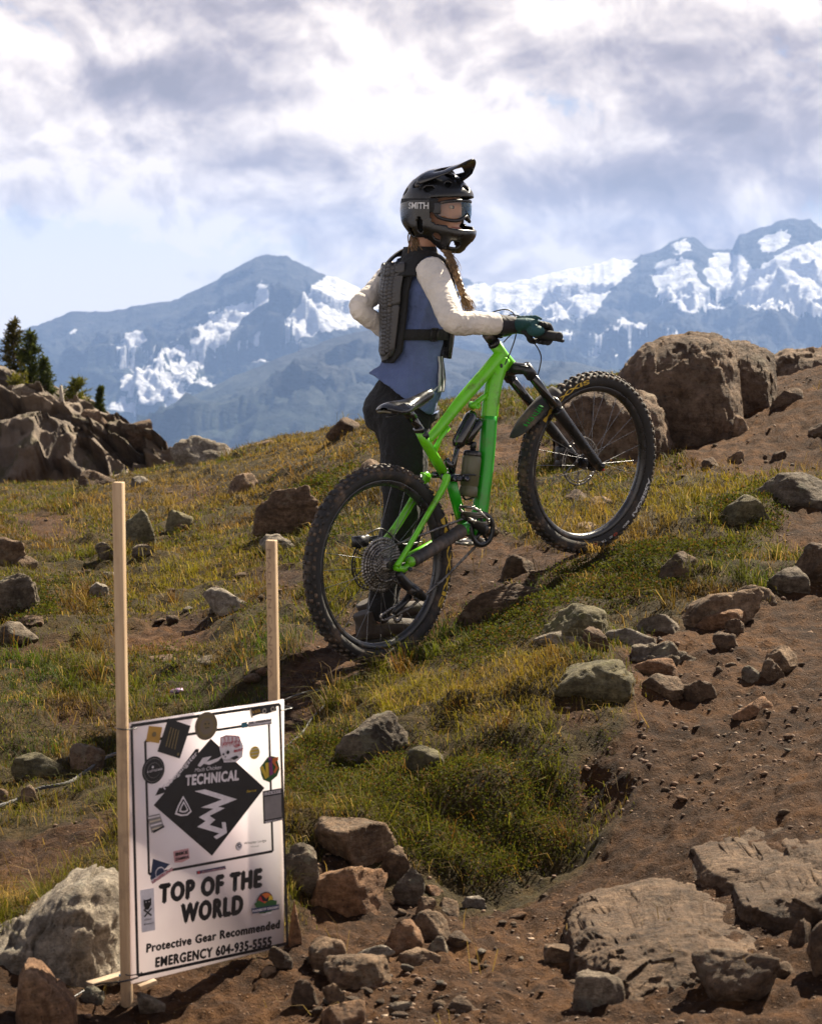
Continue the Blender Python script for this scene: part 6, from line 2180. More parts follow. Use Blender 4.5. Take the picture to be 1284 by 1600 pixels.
def clothes():
    # jersey body
    S = [tb(TORSO_C, np.ones(6), 40, ell=TORSO_E, up=FT, res=36)]
    S.append(tb([SHO - RT * .10 + EZ * .0, SHO + RT * .10], [0.058, 0.058], 16))
    S.append(ellip(R_SH - RT * .02, RT * .05, FT * .055, EZ * .052)); S.append(ellip(L_SH + RT * .02, RT * .05, FT * .055, EZ * .052))
    S.append(tb([NEK - EZ * .035, NEK - EZ * .002], [0.07, 0.062], 18))
    v, f, n = fused(S, 0.0085, 7)
    lowness = smooth01(project(v)[1], 430, 600)
    v = folds(v, n, 71, 0.014, 11.0, axis=(RT + EZ * 0.5), stretch=0.25)
    v = folds(v, n, 72, 0.010, 8.0, axis=EZ + FT * .4, stretch=0.25)
    # dipping hem
    z_h = P(630, 612, 9.06)[2]
    low = smooth01(-v[:, 2], -(z_h + .09), -z_h)
    v[:, 2] -= low * 0.030 * (0.35 + ((v - PEL) @ RT) * 5).clip(-0.4, 1.2)
    j = build_fused('jersey', M_JERSEY, PERSON, v, f)
    j['label'] = 'blue body of the long jersey'
    # sleeves
    def sleeve(sh, el, wr, rads, seed, end, name_label):
        out = (sh - SHO); out[2] = 0; out /= np.linalg.norm(out)
        w2 = el + (wr - el) * end
        pts = [sh - out * .035 + EZ * .02, sh + (el - sh) * .12, sh + (el - sh) * .55, el, el + (w2 - el) * .5, w2]
        S = [tb(pts, rads, 28, res=40)]
        v, f, n = fused(S, 0.005, 4)
        ax = (el - sh) / np.linalg.norm(el - sh); ax2 = (w2 - el) / np.linalg.norm(w2 - el)
        # rings of folds, tightest at the elbow
        near = np.exp(-np.linalg.norm(v - el, axis=1) / 0.10)
        fore = ((v - el) @ ax2 > 0) & ((v - el) @ ax < 0.12)
        s = np.where(fore, (v - el) @ ax2, (v - el) @ ax)
        ring = fbm(np.column_stack([s * 42, v[:, 0] * 7, v[:, 2] * 9]), 3, seed, ridged=True)
        v = v + n * ((0.0009 + 0.0050 * near) * ring)[:, None]
        v = folds(v, n, seed + 4, 0.0018, 18)
        o = build_fused('sleeve', M_SLEEVE, PERSON, v, f)
        o['label'] = name_label
    sleeve(R_SH, R_EL, R_WR, [0.060, 0.060, 0.053, 0.047, 0.045, 0.041], 31, 0.72, 'cream sleeve reaching to the handlebar')
    sleeve(L_SH, L_EL, L_WR, [0.054, 0.053, 0.045, 0.040, 0.038, 0.035], 37, 0.85, 'cream sleeve bent with the hand at the hip')
    # forearm guard below the sleeve
    a = R_EL + (R_WR - R_EL) * .70; b = R_EL + (R_WR - R_EL) * .99
    mb = MB(); mb.tube([a, a + (b - a) * .1, a + (b - a) * .5, b], [0.036, 0.038, 0.035, 0.031], 20, resample=16); mb.build('forearm_guard', M_GUARD, PERSON)
    # pants
    S = []
    S.append(tb([P(640, 588, 9.06), PEL, P(630, 660, 9.06)], [1, 1, 1], 32, ell=[(.120, .090), (.165, .138), (.165, .142)], up=FT, res=20))
    S.append(ellip(PEL - FT * .055 - EZ * .03, FT * .105, RT * .155, EZ * .100))
    for hip, kn, an in ((R_HIP, R_KN, R_AN), (L_HIP, L_KN, L_AN)):
        S.append(tb([hip, hip + (kn - hip) * .5, kn, kn + (an - kn) * .55, an - EZ * .065], [0.112, 0.098, 0.076, 0.062, 0.053], 24))
    v, f, n = fused(S, 0.010, 6)
    v = folds(v, n, 81, 0.010, 10.0, axis=RT, stretch=0.4); v = folds(v, n, 83, 0.005, 22.0, axis=EZ, stretch=.4)
    build_fused('pants', M_PANTS, PERSON, v, f)
    # shoes
    for an, yaw in ((R_AN, 0.38), (L_AN, 0.30)):
        dv = np.array([math.cos(yaw), math.sin(yaw), 0.0]); sd = np.array([-dv[1], dv[0], 0])
        gx = an + dv * .05
        slope = float(H(*(an + dv * .16)[:2]) - H(*(an - dv * .06)[:2])) / 0.22
        dv3 = dv + EZ * slope; dv3 /= np.linalg.norm(dv3); up = np.cross(dv3, -sd); up = up if up[2] > 0 else -up
        g0 = np.array([an[0], an[1], float(H(an[0], an[1]))])
        def sp(x, y, z): return g0 + dv3 * x + sd * y + up * z
        S = [tb([sp(-.075, 0, .05), sp(-.03, 0, .055), sp(.05, 0, .055), sp(.12, 0, .045), sp(.175, 0, .035), sp(.20, 0, .028)], np.ones(6), 20, ell=[(.028, .034), (.038, .040), (.044, .040), (.048, .033), (.044, .026), (.02, .012)], up=up)]
        S.append(tb([sp(-.03, 0, .05), sp(-.035, 0, .10), sp(-.04, 0, .135)], [0.042, 0.043, 0.046], 18))
        v, f, n = fused(S, 0.006, 4)
        so = build_fused('shoe', M_SHOE, PERSON, v, f)
        mb = MB()
        mb.tube([sp(-.085, 0, .012), sp(-.07, 0, .012), sp(-.02, 0, .012), sp(.06, 0, .011), sp(.13, 0, .011), sp(.185, 0, .014), sp(.21, 0, .02)], np.ones(7), 20, ell=[(.012, .014), (.034, .017), (.040, .018), (.044, .018), (.050, .017), (.042, .015), (.014, .010)], up=up, resample=28)
        mb.build('sole', M_SOLE, so)
        mb = MB()
        for k in range(6):
            x = .035 + k * .017; z = .096 - k * .0075
            mb.tube([sp(x, -.030, z - .012), sp(x + .006, 0, z + .004), sp(x + (.012 if k % 2 else 0), .030, z - .012)], 0.0035, 6, resample=8)
        mb.tube([sp(.035, .0, .10), sp(.05, .03, .115), sp(.07, .02, .112), sp(.04, 0, .10), sp(.05, -.03, .113), sp(.075, -.035, .10)], 0.0026, 6, resample=24)
        mb.build('laces', M_LACE, so)


clothes()


def glove():
    """Right hand closed round the grip: palm behind the bar, four fingers over it, thumb under it."""
    root = bpy.data.objects.new('glove', None); COL.objects.link(root); root.parent = PERSON
    root['label'] = 'teal and black glove gripping the handlebar'
    c0 = bar_pt(np.array([0.262]))[0]
    root.location = Vector(c0 - np.array(PERSON.location))
    fw = EU * 0.98 + EZ * -0.0; up = EZ
    S = []
    wr = R_WR - (R_WR - R_EL) / np.linalg.norm(R_WR - R_EL) * .0
    kn = [bar_pt(np.array([n]))[0] - fw * .012 + up * .036 for n in (0.222, 0.245, 0.268, 0.290)]
    kc = (kn[0] + kn[3]) / 2
    S.append(tb([wr, wr + (kc - wr) * .3, wr + (kc - wr) * .65, kc - fw * .005], np.ones(4), 20, ell=[(.030, .026), (.040, .027), (.046, .025), (.046, .017)], up=up + fw * .2, res=18))
    # heel of the hand pressed on the bar
    S.append(ellip(bar_pt(np.array([0.262]))[0] - fw * .034 + up * .012, fw * .026, EN * .042, up * .022, 16, 10))
    v, f, n = fused(S, 0.0045, 4)
    pal = build_fused('hand_back', M_TEAL, root, v, f)
    # knuckle ridges
    mb = MB()
    for k in range(5):
        p = wr + (kc - wr) * (0.15 + 0.17 * k)
        mb.tube([p - EN * .034 + up * .020, p + up * .030, p + EN * .034 + up * .020], [0.004, 0.006, 0.004], 8, resample=10)
    mb.build('knuckle_pads', M_TEAL, root)
    mb = MB()
    for i, n_ in enumerate((0.222, 0.245, 0.268, 0.290)):
        b = bar_pt(np.array([n_]))[0]
        ln = (0.94, 1.04, 1.0, 0.84)[i]
        r = 0.0105 - 0.0006 * (i == 3)
        pts = [kn[i], b + fw * .014 * ln + up * .037, b + fw * .033 * ln + up * .016, b + fw * .034 * ln - up * .012, b + fw * .012 - up * .030, b - fw * .008 * ln - up * .029]
        if i == 0:      # index finger reaching to the lever
            pts = [kn[i], b + fw * .022 + up * .034, b + fw * .050 + up * .020, b + fw * .066 - up * .002, b + fw * .060 - up * .022]
        mb2 = MB(); mb2.tube(pts, [r * 1.08] + [r] * (len(pts) - 2) + [r * .85], 12, resample=22)
        mb2.ball(pts[-1], EN * r * .85, fw * r * .85, up * r * .85, 10, 7)
        mb2.build('finger', M_GLOVEBLK, root)
    b = bar_pt(np.array([0.212]))[0]
    mb = MB(); th = [wr + (kc - wr) * .45 - EN * .036 - up * .006, b - fw * .030 - up * .004, b - fw * .016 - up * .028, b + fw * .012 - up * .032, b + fw * .028 - up * .022]
    mb.tube(th, [0.015, 0.0135, 0.012, 0.011, 0.009], 12, resample=20); mb.ball(th[-1], EN * .009, fw * .009, up * .009, 10, 7)
    mb.build('thumb', M_GLOVEBLK, root)
    mb = MB(); d = (R_WR - R_EL) / np.linalg.norm(R_WR - R_EL); mb.tube([R_WR + d * .008, R_WR + d * .02, R_WR + d * .032], [0.031, 0.033, 0.033], 18); mb.build('cuff', M_TEAL, root)


glove()


def helmet():
    root = bpy.data.objects.new('helmet', None); COL.objects.link(root); root.parent = PERSON
    root.location = Vector(HED - np.array(PERSON.location))
    root['label'] = 'black full-face helmet with upturned visor'
    A, B, C = 0.140, 0.118, 0.146

    def shell_pt(phi, th, k=1.0):
        f, r, u = math.cos(phi) * math.cos(th), math.sin(phi) * math.cos(th), math.sin(th)
        rad = 1.0 / math.sqrt((f / A) ** 2 + (r / B) ** 2 + (u / C) ** 2)
        ap = abs(math.degrees(phi)); tt = math.degrees(th)
        chin = float(smooth01(-ap, -82, -22)) * float(smooth01(-tt, 12, 34))
        rad *= 1 + 0.24 * chin
        brow = float(smooth01(-ap, -80, -40)) * math.exp(-((tt - 27) / 9) ** 2)
        rad *= 1 + 0.05 * brow
        # sculpted ridges running back over the crown
        rid = math.cos(phi * 4.0) * max(0, math.cos(th)) * float(smooth01(tt, 18, 40))
        rad *= 1 + 0.014 * rid
        nape = float(smooth01(ap, 120, 165)) * float(smooth01(-tt, 15, 45))
        rad *= 1 - 0.10 * nape
        cheek = math.exp(-((ap - 88) / 26) ** 2) * math.exp(-((tt + 34) / 15) ** 2)
        rad *= 1 + 0.05 * cheek
        return np.array([f, r, u]) * rad * k

    NP, NTH = 120, 64
    th0, th1 = math.radians(-66), math.radians(90)
    V = []; deg = []
    for i in range(NTH):
        th = th0 + (th1 - th0) * i / (NTH - 1)
        for j in range(NP):
            ph = -math.pi + 2 * math.pi * j / NP
            q = shell_pt(ph, min(th, math.radians(89.5)))
            V.append(hp(*q))
            deg.append((math.degrees(ph), math.degrees(th)))
    V = np.array(V)
    holes = [(90, -27, 6, 13), (-90, -27, 6, 13), (118, -38, 8, 8), (22, -46, 9, 6), (-22, -46, 9, 6), (55, -42, 8, 5), (-55, -42, 8, 5), (35, 42, 7, 6), (-35, 42, 7, 6), (75, 36, 11, 5), (-75, 36, 11, 5), (110, 44, 10, 6), (145, 30, 9, 7), (-145, 30, 9, 7),
             (160, 58, 16, 6), (0, 34, 8, 5), (20, 62, 14, 5), (100, 64, 14, 5)]
    faces = []
    for i in range(NTH - 1):
        for j in range(NP):
            j2 = (j + 1) % NP
            th = math.degrees(th0 + (th1 - th0) * (i + .5) / (NTH - 1)); ph = math.degrees(-math.pi + 2 * math.pi * (j + .5) / NP)
            lim = 70 - 0.012 * max(0, -th) ** 2
            if abs(ph) < lim and -27 + 0.002 * ph * ph * 0.6 < th < 20:
                continue
            # the lower rim rises from chin to nape
            if th < -62 + 14 * float(smooth01(abs(ph), 40, 100)):
                continue
            if any(((ph - a) / w) ** 2 + ((th - b) / h) ** 2 < 1 for a, b, w, h in holes):
                continue
            faces.append([i * NP + j, i * NP + j2, (i + 1) * NP + j2, (i + 1) * NP + j])
    mb = MB(); mb.add(V, np.array(faces))
    sh = mb.build('shell', M_HELMET, root)
    md = sh.modifiers.new('thick', 'SOLIDIFY'); md.thickness = 0.011; md.offset = -1.0
    md2 = sh.modifiers.new('round', 'SUBSURF'); md2.levels = 1; md2.render_levels = 1
    # lining, kept clear of the face opening
    V2 = []; F2 = []
    for i in range(NTH):
        th = th0 + (th1 - th0) * i / (NTH - 1)
        for j in range(NP):
            ph = -math.pi + 2 * math.pi * j / NP
            V2.append(hp(*shell_pt(ph, min(th, math.radians(89.5)), 0.885)))
    for q in range(NTH - 1):
        for j in range(NP):
            th = math.degrees(th0 + (th1 - th0) * (q + .5) / (NTH - 1)); ph = math.degrees(-math.pi + 2 * math.pi * (j + .5) / NP)
            if abs(ph) < 72 and th < 24: continue
            if th < -50: continue
            j2 = (j + 1) % NP
            F2.append([q * NP + j, q * NP + j2, (q + 1) * NP + j2, (q + 1) * NP + j])
    mb = MB(); mb.add(np.array(V2), np.array(F2)); mb.build('lining', M_PADS, root)
    # visor
    rows, cols = 18, 21
    V = []
    for i in range(rows):
        s = i / (rows - 1)
        for j in range(cols):
            w = -1 + 2 * j / (cols - 1)
            b = np.array([-0.025 + 0.02 * (1 - w * w), w * 0.122, 0.088 + 0.070 * (1 - w * w) ** 0.55])
            m_ = np.array([0.092 - 0.02 * w * w, w * 0.100, 0.160 - 0.034 * w * w + 0.008 * (1 - abs(w))])
            e = np.array([0.160 - 0.055 * w * w, w * 0.078, 0.196 - 0.052 * w * w])
            q = b * (1 - s) ** 2 + 2 * m_ * s * (1 - s) + e * s * s
            V.append(hp(*q))
    F = grid_faces(rows, cols)
    cen = np.array(V)[F].mean(1)
    keep = []
    for k in range(len(F)):
        i, j = divmod(k, cols - 1)
        w = -1 + 2 * (j + .5) / (cols - 1); s = (i + .5) / (rows - 1)
        hole = (abs(abs(w) - 0.52) < 0.22 and 0.26 < s < 0.55) or (abs(w) < 0.1 and 0.66 < s < 0.76)
        keep.append(not hole)
    mb = MB(); mb.add(np.array(V), F[np.array(keep)])
    vo = mb.build('visor', M_VISOR, root)
    md = vo.modifiers.new('thick', 'SOLIDIFY'); md.thickness = 0.005; md.offset = 0
    # goggles: frame, lens, nose guard, strap with lettering
    def gpt(ph, th, k):
        p = shell_pt(math.radians(ph), math.radians(th), 1.0)
        a, b_, c_ = 0.131 * k, 0.112 * k, 0.146
        f, r, u = math.cos(math.radians(ph)) * math.cos(math.radians(th)), math.sin(math.radians(ph)) * math.cos(math.radians(th)), math.sin(math.radians(th))
        rad = 1.0 / math.sqrt((f / a) ** 2 + (r / b_) ** 2 + (u / c_) ** 2)
        return hp(f * rad, r * rad, u * rad)
    loop = []
    for k in range(72):
        t = 2 * math.pi * k / 72
        ph = 60 * np.sign(math.cos(t)) * abs(math.cos(t)) ** 0.55
        th = 17 * np.sign(math.sin(t)) * abs(math.sin(t)) ** 0.6 - 1
        if th < 0:
            th += 9 * math.exp(-(ph / 13) ** 2)       # nose notch
        loop.append((ph, th))
    pts = [gpt(p, t, 1.04) for p, t in loop]
    mb = MB(); mb.tube(pts + [pts[0], pts[1]], 0.0068, 8, cap=False)
    ins = [gpt(p * 1.03, t * 1.03, 0.90) for p, t in loop]
    k = len(pts); vv = np.vstack([pts, ins]); ii = np.arange(k); i2 = (ii + 1) % k
    mb.add(vv, np.stack([ii, i2, k + i2, k + ii], -1))
    mb.build('goggle_frame', M_BLACK, root)
    # lens: fan of rings
    rings = []
    for q in np.linspace(0, 1, 7):
        rings += [gpt(p * q, -1 + (t + 1) * q, 1.055) for p, t in loop]
    rings = np.array(rings)
    Fl = []
    for q in range(6):
        Fl.append(np.stack([q * k + ii, q * k + i2, (q + 1) * k + i2, (q + 1) * k + ii], -1))
    mb = MB(); mb.add(rings, np.vstack(Fl)); mb.build('goggle_lens', M_LENS, root)
    # strap
    V = []; phs = np.linspace(60, 300, 70); us = np.linspace(-0.022, 0.030, 5)
    def strap_pt(ph, u, k=1.045):
        th = math.asin(max(-1, min(1, u / 0.146)))
        f, r = math.cos(math.radians(ph)), math.sin(math.radians(ph))
        cc = math.sqrt(1 - (u / .146) ** 2)
        return hp(f * A * cc * k, r * B * cc * k, u + 0.012 - 0.0 * f)
    for ph in phs:
        for u in us:
            V.append(strap_pt(ph, u))
    mb = MB(); mb.add(np.array(V), grid_faces(70, 5))
    so = mb.build('goggle_strap', M_STRAP, root)
    md = so.modifiers.new('thick', 'SOLIDIFY'); md.thickness = 0.004; md.offset = 1
    mb = MB()
    for s in (1, -1):
        mb.box(hp(A * .50, s * B * .93, 0.005), HF * .016, HR * .006, HU * .022)
    mb.build('strap_hinges', M_BLACK, root, smooth=False, bevel=.004)
    tv, tf = text_mesh('SMITH', 0.022)
    lo, hi = tv.min(0), tv.max(0)
    q = (tv - lo) / (hi - lo)
    TV = np.array([strap_pt(109 - 35 * a, -0.010 + 0.025 * b_, 1.045) for a, b_ in q])
    cen = hp(0, 0, 0)
    out = TV - cen; out = out - np.outer(out @ HU, HU); out /= np.linalg.norm(out, axis=1, keepdims=True)
    mb = MB(); mb.add(TV + out * 0.0085, tf); mb.build('lettering', M_WHITEINK, root, smooth=False)
    # visor screws
    mb = MB(); mb.ball(hp(-0.015, 0.122, 0.092), HF * .011, HR * .006, HU * .011); mb.ball(hp(-0.015, -0.122, 0.092), HF * .011, HR * .006, HU * .011); mb.build('visor_screws', M_BLACK, root)


helmet()


def armour():
    root = bpy.data.objects.new('back_protector', None); COL.objects.link(root); root.parent = PERSON
    root.location = Vector(RIB - np.array(PERSON.location))
    root['label'] = 'black ribbed back protector with overlapping plates'
    # plates: rows between photograph rows, across the back
    def back_pt(py, w, off):
        c, a, b = torso_at(py)
        return c - FT * (b + off) + RT * w + FT * (w * w * 1.6)
    for y0, y1, w0, w1, off, seed in ((386, 437, 0.060, 0.076, 0.022, 1), (424, 488, 0.070, 0.066, 0.016, 2), (474, 566, 0.064, 0.040, 0.011, 3)):
        rows, cols = 72, 37
        V = []
        for i in range(rows):
            s = i / (rows - 1)
            hw = (w0 + (w1 - w0) * s) * min(1.0, 0.55 + 3.5 * (1 - s)) * min(1.0, 0.7 + 4 * s)
            tip = 0.35 * (y1 - y0)
            for j in range(cols):
                w = -1 + 2 * j / (cols - 1)
                py = y0 + (y1 - y0) * s * (1 - 0.16 * abs(w))
                o = off + 0.016 * (1 - w * w) - 0.004 * s
                core = abs(w) < 0.62
                if core and 0.08 < s < 0.9:
                    o += 0.0055 * (1 if (math.sin(s * (y1 - y0) * 1.05 + abs(w) * 1.5) > -0.1 and abs(math.sin(w * 11)) > 0.35) else 0)
                elif not core:
                    o += 0.004
                V.append(back_pt(py, w * hw, o))
        mb = MB(); mb.add(np.array(V), grid_faces(rows, cols))
        p = mb.build('plate', M_ARMOUR, root)
        md = p.modifiers.new('thick', 'SOLIDIFY'); md.thickness = 0.012; md.offset = 1.0
        md.offset = -1.0
    # padded backing that shows beside the plates
    rows, cols = 40, 17
    V = []
    for i in range(rows):
        s = i / (rows - 1); py = 392 + (566 - 392) * s
        hw = (0.105 - 0.035 * s) * min(1.0, 0.5 + 5 * (1 - s))
        for j in range(cols):
            w = -1 + 2 * j / (cols - 1)
            V.append(back_pt(py, w * hw, 0.007))
    mb = MB(); mb.add(np.array(V), grid_faces(rows, cols))
    p = mb.build('backing', M_STRAP, root); md = p.modifiers.new('thick', 'SOLIDIFY'); md.thickness = 0.010; md.offset = 0
    # shoulder yoke
    for s in (-1, 1):
        base = SHO + RT * s * .07
        path = [on_torso(432, -90 + s * 28, .03), base - FT * .080 + EZ * .034, base - FT * .02 + EZ * .066, base + FT * .05 + EZ * .050, base + FT * .105 + EZ * .0, on_torso(470, 90 - s * 28, .02)]
        mb = MB(); mb.tube(path, np.ones(6), 14, ell=[(.042, .008)] * 6, up=None, resample=30)
        mb.build('shoulder_strap', M_STRAP, root)
    mb = MB(); mb.tube([NEK - EZ * .045, NEK - EZ * .01, NEK + EZ * .03], [0.088, 0.074, 0.064], 24, resample=10); mb.build('collar', M_STRAP, root)
    # waist belt with buckle
    def band(y0, y1, a0, a1, off, k=60):
        V = []
        for i in range(k):
            ang = a0 + (a1 - a0) * i / (k - 1)
            for py in np.linspace(y0, y1, 4):
                V.append(on_torso(py, ang, off))
        return np.array(V), grid_faces(k, 4)
    mb = MB(); mb.add(*band(514, 531, -120, 110, 0.008))
    p = mb.build('waist_belt', M_STRAP, root); md = p.modifiers.new('thick', 'SOLIDIFY'); md.thickness = 0.004; md.offset = 0
    mb = MB()
    a, b, c_, d = on_torso(513, -16, .014), on_torso(513, -4, .014), on_torso(532, -4, .014), on_torso(532, -16, .014)
    for q0, q1 in ((a, b), (b, c_), (c_, d), (d, a)):
        mb.tube([q0, q1], 0.0032, 6)
    mb.build('buckle', M_BLACK, root)
    # chest plate
    rows, cols = 26, 17
    V = []
    for i in range(rows):
        s = i / (rows - 1); py = 455 + (560 - 455) * s
        for j in range(cols):
            w = -1 + 2 * j / (cols - 1)
            V.append(on_torso(py, 90 - 72 * w * (1 - 0.25 * s), 0.018 + 0.010 * (1 - w * w)))
    mb = MB(); mb.add(np.array(V), grid_faces(rows, cols))
    p = mb.build('chest_plate', M_BLACK, root); md = p.modifiers.new('thick', 'SOLIDIFY'); md.thickness = 0.012; md.offset = 0
    # jersey side stripes and a small mark at the hem
    for k, (ang, wd, mt) in enumerate(((14, 7, M_WHITE), (20, 4, M_STRAP), (26, 6, M_WHITE), (34, 6, M_STRAP))):
        V = []
        for i in range(24):
            py = 556 + (611 - 556) * i / 23
            for a in np.linspace(ang - wd / 2, ang + wd / 2, 3):
                V.append(on_torso(py, a + 3 * math.sin(i * .35), -0.003))
        mb = MB(); mb.add(np.array(V), grid_faces(24, 3))
        q = mb.build('jersey_stripe', mt, PERSON); md = q.modifiers.new('thick', 'SOLIDIFY'); md.thickness = 0.003; md.offset = 0
    pts = [on_torso(604, -4, .002), on_torso(608, -1, .002), on_torso(607, 3, .002), on_torso(601, 9, .002)]
    mb = MB(); mb.tube(pts, [0.002, 0.005, 0.0042, 0.001], 6, resample=14); mb.build('jersey_mark', M_WHITE, PERSON)


armour()


def hair():
    root = bpy.data.objects.new('braid', None); COL.objects.link(root); root.parent = PERSON
    start = P(703, 397, 8.93)
    root.location = Vector(start - np.array(PERSON.location))
    root['label'] = 'long light brown braid hanging in front of the shoulder'
    path = catmull(np.array([P(690, 385, 8.95), P(702, 400, 8.93), P(711, 425, 8.91), P(719, 448, 8.90), P(724, 462, 8.90)]), np.linspace(0, 4, 60))
    mb = MB()
    for sgn in (0, 1, 2):
        ph = sgn * 2.094
        pts = []
        for i, p in enumerate(path):
            t = i / 59 * 6.28 * 3.6 + ph
            pts.append(p + RGT * 0.008 * math.sin(t) + np.array([0, 0.006, 0]) * math.sin(2 * t))
        mb.tube(pts, [0.0098 - 0.003 * i / 59 for i in range(60)], 8)
    mb.build('plait', M_HAIR, root)
    rng = np.random.default_rng(4)
    mb = MB()
    e0 = path[-1]
    for k in range(70):
        o = rng.normal(size=3) * 0.006
        tip = P(735 + rng.normal() * 4, 484 + rng.normal() * 7, 8.90) + rng.normal(size=3) * 0.004
        mid = (e0 + tip) / 2 + rng.normal(size=3) * 0.006
        mb.tube([e0 + o, mid + o, tip], [0.0016, 0.0016, 0.0004], 4, resample=7)
    for k in range(26):   # loose strands under the helmet
        a = P(700 + rng.normal() * 5, 396 + rng.normal() * 2, 8.92); b = P(712 + rng.normal() * 5, 415 + abs(rng.normal()) * 10, 8.89)
        mb.tube([a, (a + b) / 2 + rng.normal(size=3) * .008, b], [0.0012, 0.001, 0.0004], 4, resample=7)
    le = mb.build('loose_ends', M_HAIR, root)
    le['kind'] = 'stuff'
    mb = MB(); mb.tube([path[-4], path[-1]], [0.012, 0.011], 10); mb.build('hair_tie', M_STRAP, root)
    mb = MB()
    for k in range(14):
        a = hp(-0.085 + rng.normal() * .015, rng.uniform(-.03, .07), -0.06); b = P(648 + rng.normal() * 8, 396, 8.98)
        mb.tube([a, (a + b) / 2 - FT * .02, b], [0.0025, 0.003, 0.0012], 5, resample=6)
    mb.build('nape_hair', M_HAIR, root)


hair()
print('INFO person ground', _gz, FOOT[2])
# ------------------------------------------------------------------ trail sign on two stakes
S_TL, S_TR, S_BL = P(203, 1130, 5.20), P(444, 1093, 5.51), P(212, 1536, 5.215)
SS = S_TR - S_TL; SIGN_W = np.linalg.norm(SS); SS /= SIGN_W
ST = S_BL - S_TL; ST -= SS * (ST @ SS); SIGN_H = np.linalg.norm(S_BL - S_TL); ST /= np.linalg.norm(ST)
SNORM = np.cross(SS, ST)
if SNORM @ (CAM - S_TL) < 0: SNORM = -SNORM
_sb = P(205, 1588, 5.24); _sb[2] = float(H(_sb[0], _sb[1]))
SIGN = thing('trail_sign', 'white trail sign with black diamond and stickers, tied to two wooden stakes', 'sign', _sb)


def sp2(px, py):
    """Photograph position to the sign's own (across, down) metres."""
    r = ray(px, py)
    k = ((S_TL - CAM) @ SNORM) / (r @ SNORM)
    q = CAM + r * k - S_TL
    return np.array([q @ SS, q @ ST])


def s3(uv, lift):
    uv = np.atleast_2d(uv)
    return S_TL + uv[:, :1] * SS + uv[:, 1:2] * ST + SNORM * lift


def corru():
    m = bpy.data.materials.new('corrugated_plastic'); m.use_nodes = True
    t = NT(m.node_tree); b = t.n['Principled BSDF']; out = t.n['Material Output']
    oc = t.node('ShaderNodeTexCoord').outputs['Object']
    n = t.noise(oc, scale=7, detail=5, rough=0.6)
    c = t.ramp(n, [(0.3, (0.72, 0.68, 0.70)), (0.7, (0.84, 0.82, 0.83))])
    sm = t.noise(oc, scale=34, detail=6, rough=0.7)
    c = t.mix(t.maprange(sm, 0.64, 0.75, 0, 0.35), c, (0.45, 0.38, 0.32))
    t.l.new(c, b.inputs['Base Color']); b.inputs['Roughness'].default_value = 0.45
    tl = t.node('ShaderNodeBsdfTranslucent'); tl.inputs[0].default_value = (0.90, 0.82, 0.84, 1)
    mx = t.node('ShaderNodeMixShader'); mx.inputs[0].default_value = 0.5
    t.l.new(b.outputs[0], mx.inputs[1]); t.l.new(tl.outputs[0], mx.inputs[2]); t.l.new(mx.outputs[0], out.inputs['Surface'])
    return m


def ink(name, col, rough=0.45):
    return plain(name, col, rough, grime=0.18, gscale=45)


I_BLACK = ink('ink_black', (0.010, 0.009, 0.011)); I_WHITE = ink('ink_white', (0.66, 0.60, 0.63)); I_GOLD = ink('ink_gold', (0.16, 0.115, 0.05)); I_OCHRE = ink('ink_ochre', (0.42, 0.23, 0.04))
I_RED = ink('ink_red', (0.42, 0.035, 0.05)); I_PINK = ink('ink_pink', (0.50, 0.26, 0.27)); I_NAVY = ink('ink_navy', (0.018, 0.03, 0.075)); I_YELLOW = ink('ink_yellow', (0.55, 0.38, 0.03)); I_PURPLE = ink('ink_purple', (0.19, 0.03, 0.13))
I_ORANGE = ink('ink_orange', (0.50, 0.12, 0.02)); I_GREEN = ink('ink_green', (0.02, 0.08, 0.02)); I_TEAL = ink('ink_teal', (0.02, 0.13, 0.18)); I_BRONZE = ink('ink_bronze', (0.14, 0.105, 0.075)); I_GREY = ink('ink_grey', (0.20, 0.18, 0.18)); I_CREAM = ink('ink_cream', (0.52, 0.44, 0.34))
LAY = 0.0006     # one printed layer


def poly(px_pts, lift, mat, parent, name='print', uv=False):
    """A flat printed shape given by its outline on the photograph."""
    uvs = np.array([sp2(*p) for p in px_pts]) if not uv else np.asarray(px_pts, float)
    bm = bmesh.new()
    vs = [bm.verts.new(Vector(x)) for x in (s3(uvs, lift) - parent_origin(parent))]
    f = bm.faces.new(vs)
    f.normal_update()
    bmesh.ops.triangulate(bm, faces=[f], ngon_method='EAR_CLIP')
    bmesh.ops.recalc_face_normals(bm, faces=bm.faces)
    me = bpy.data.meshes.new(name); bm.to_mesh(me); bm.free()
    return link(name, me, mat, parent)


def stroke(px_a, px_b, width, lift, mat, parent, name='print'):
    a, b = sp2(*px_a), sp2(*px_b)
    d = (b - a) / np.linalg.norm(b - a); n = np.array([-d[1], d[0]]) * width / 2
    return poly([a - n, b - n, b + n, a + n], lift, mat, parent, name, uv=True)


def disc(px_c, r, lift, mat, parent, name='print', k=40, sx=1.0, squash=1.0):
    c = sp2(*px_c)
    t = np.linspace(0, 2 * np.pi, k, endpoint=False)
    return poly(np.column_stack([c[0] + r * np.cos(t) * sx, c[1] + r * np.sin(t) * squash]), lift, mat, parent, name, uv=True)


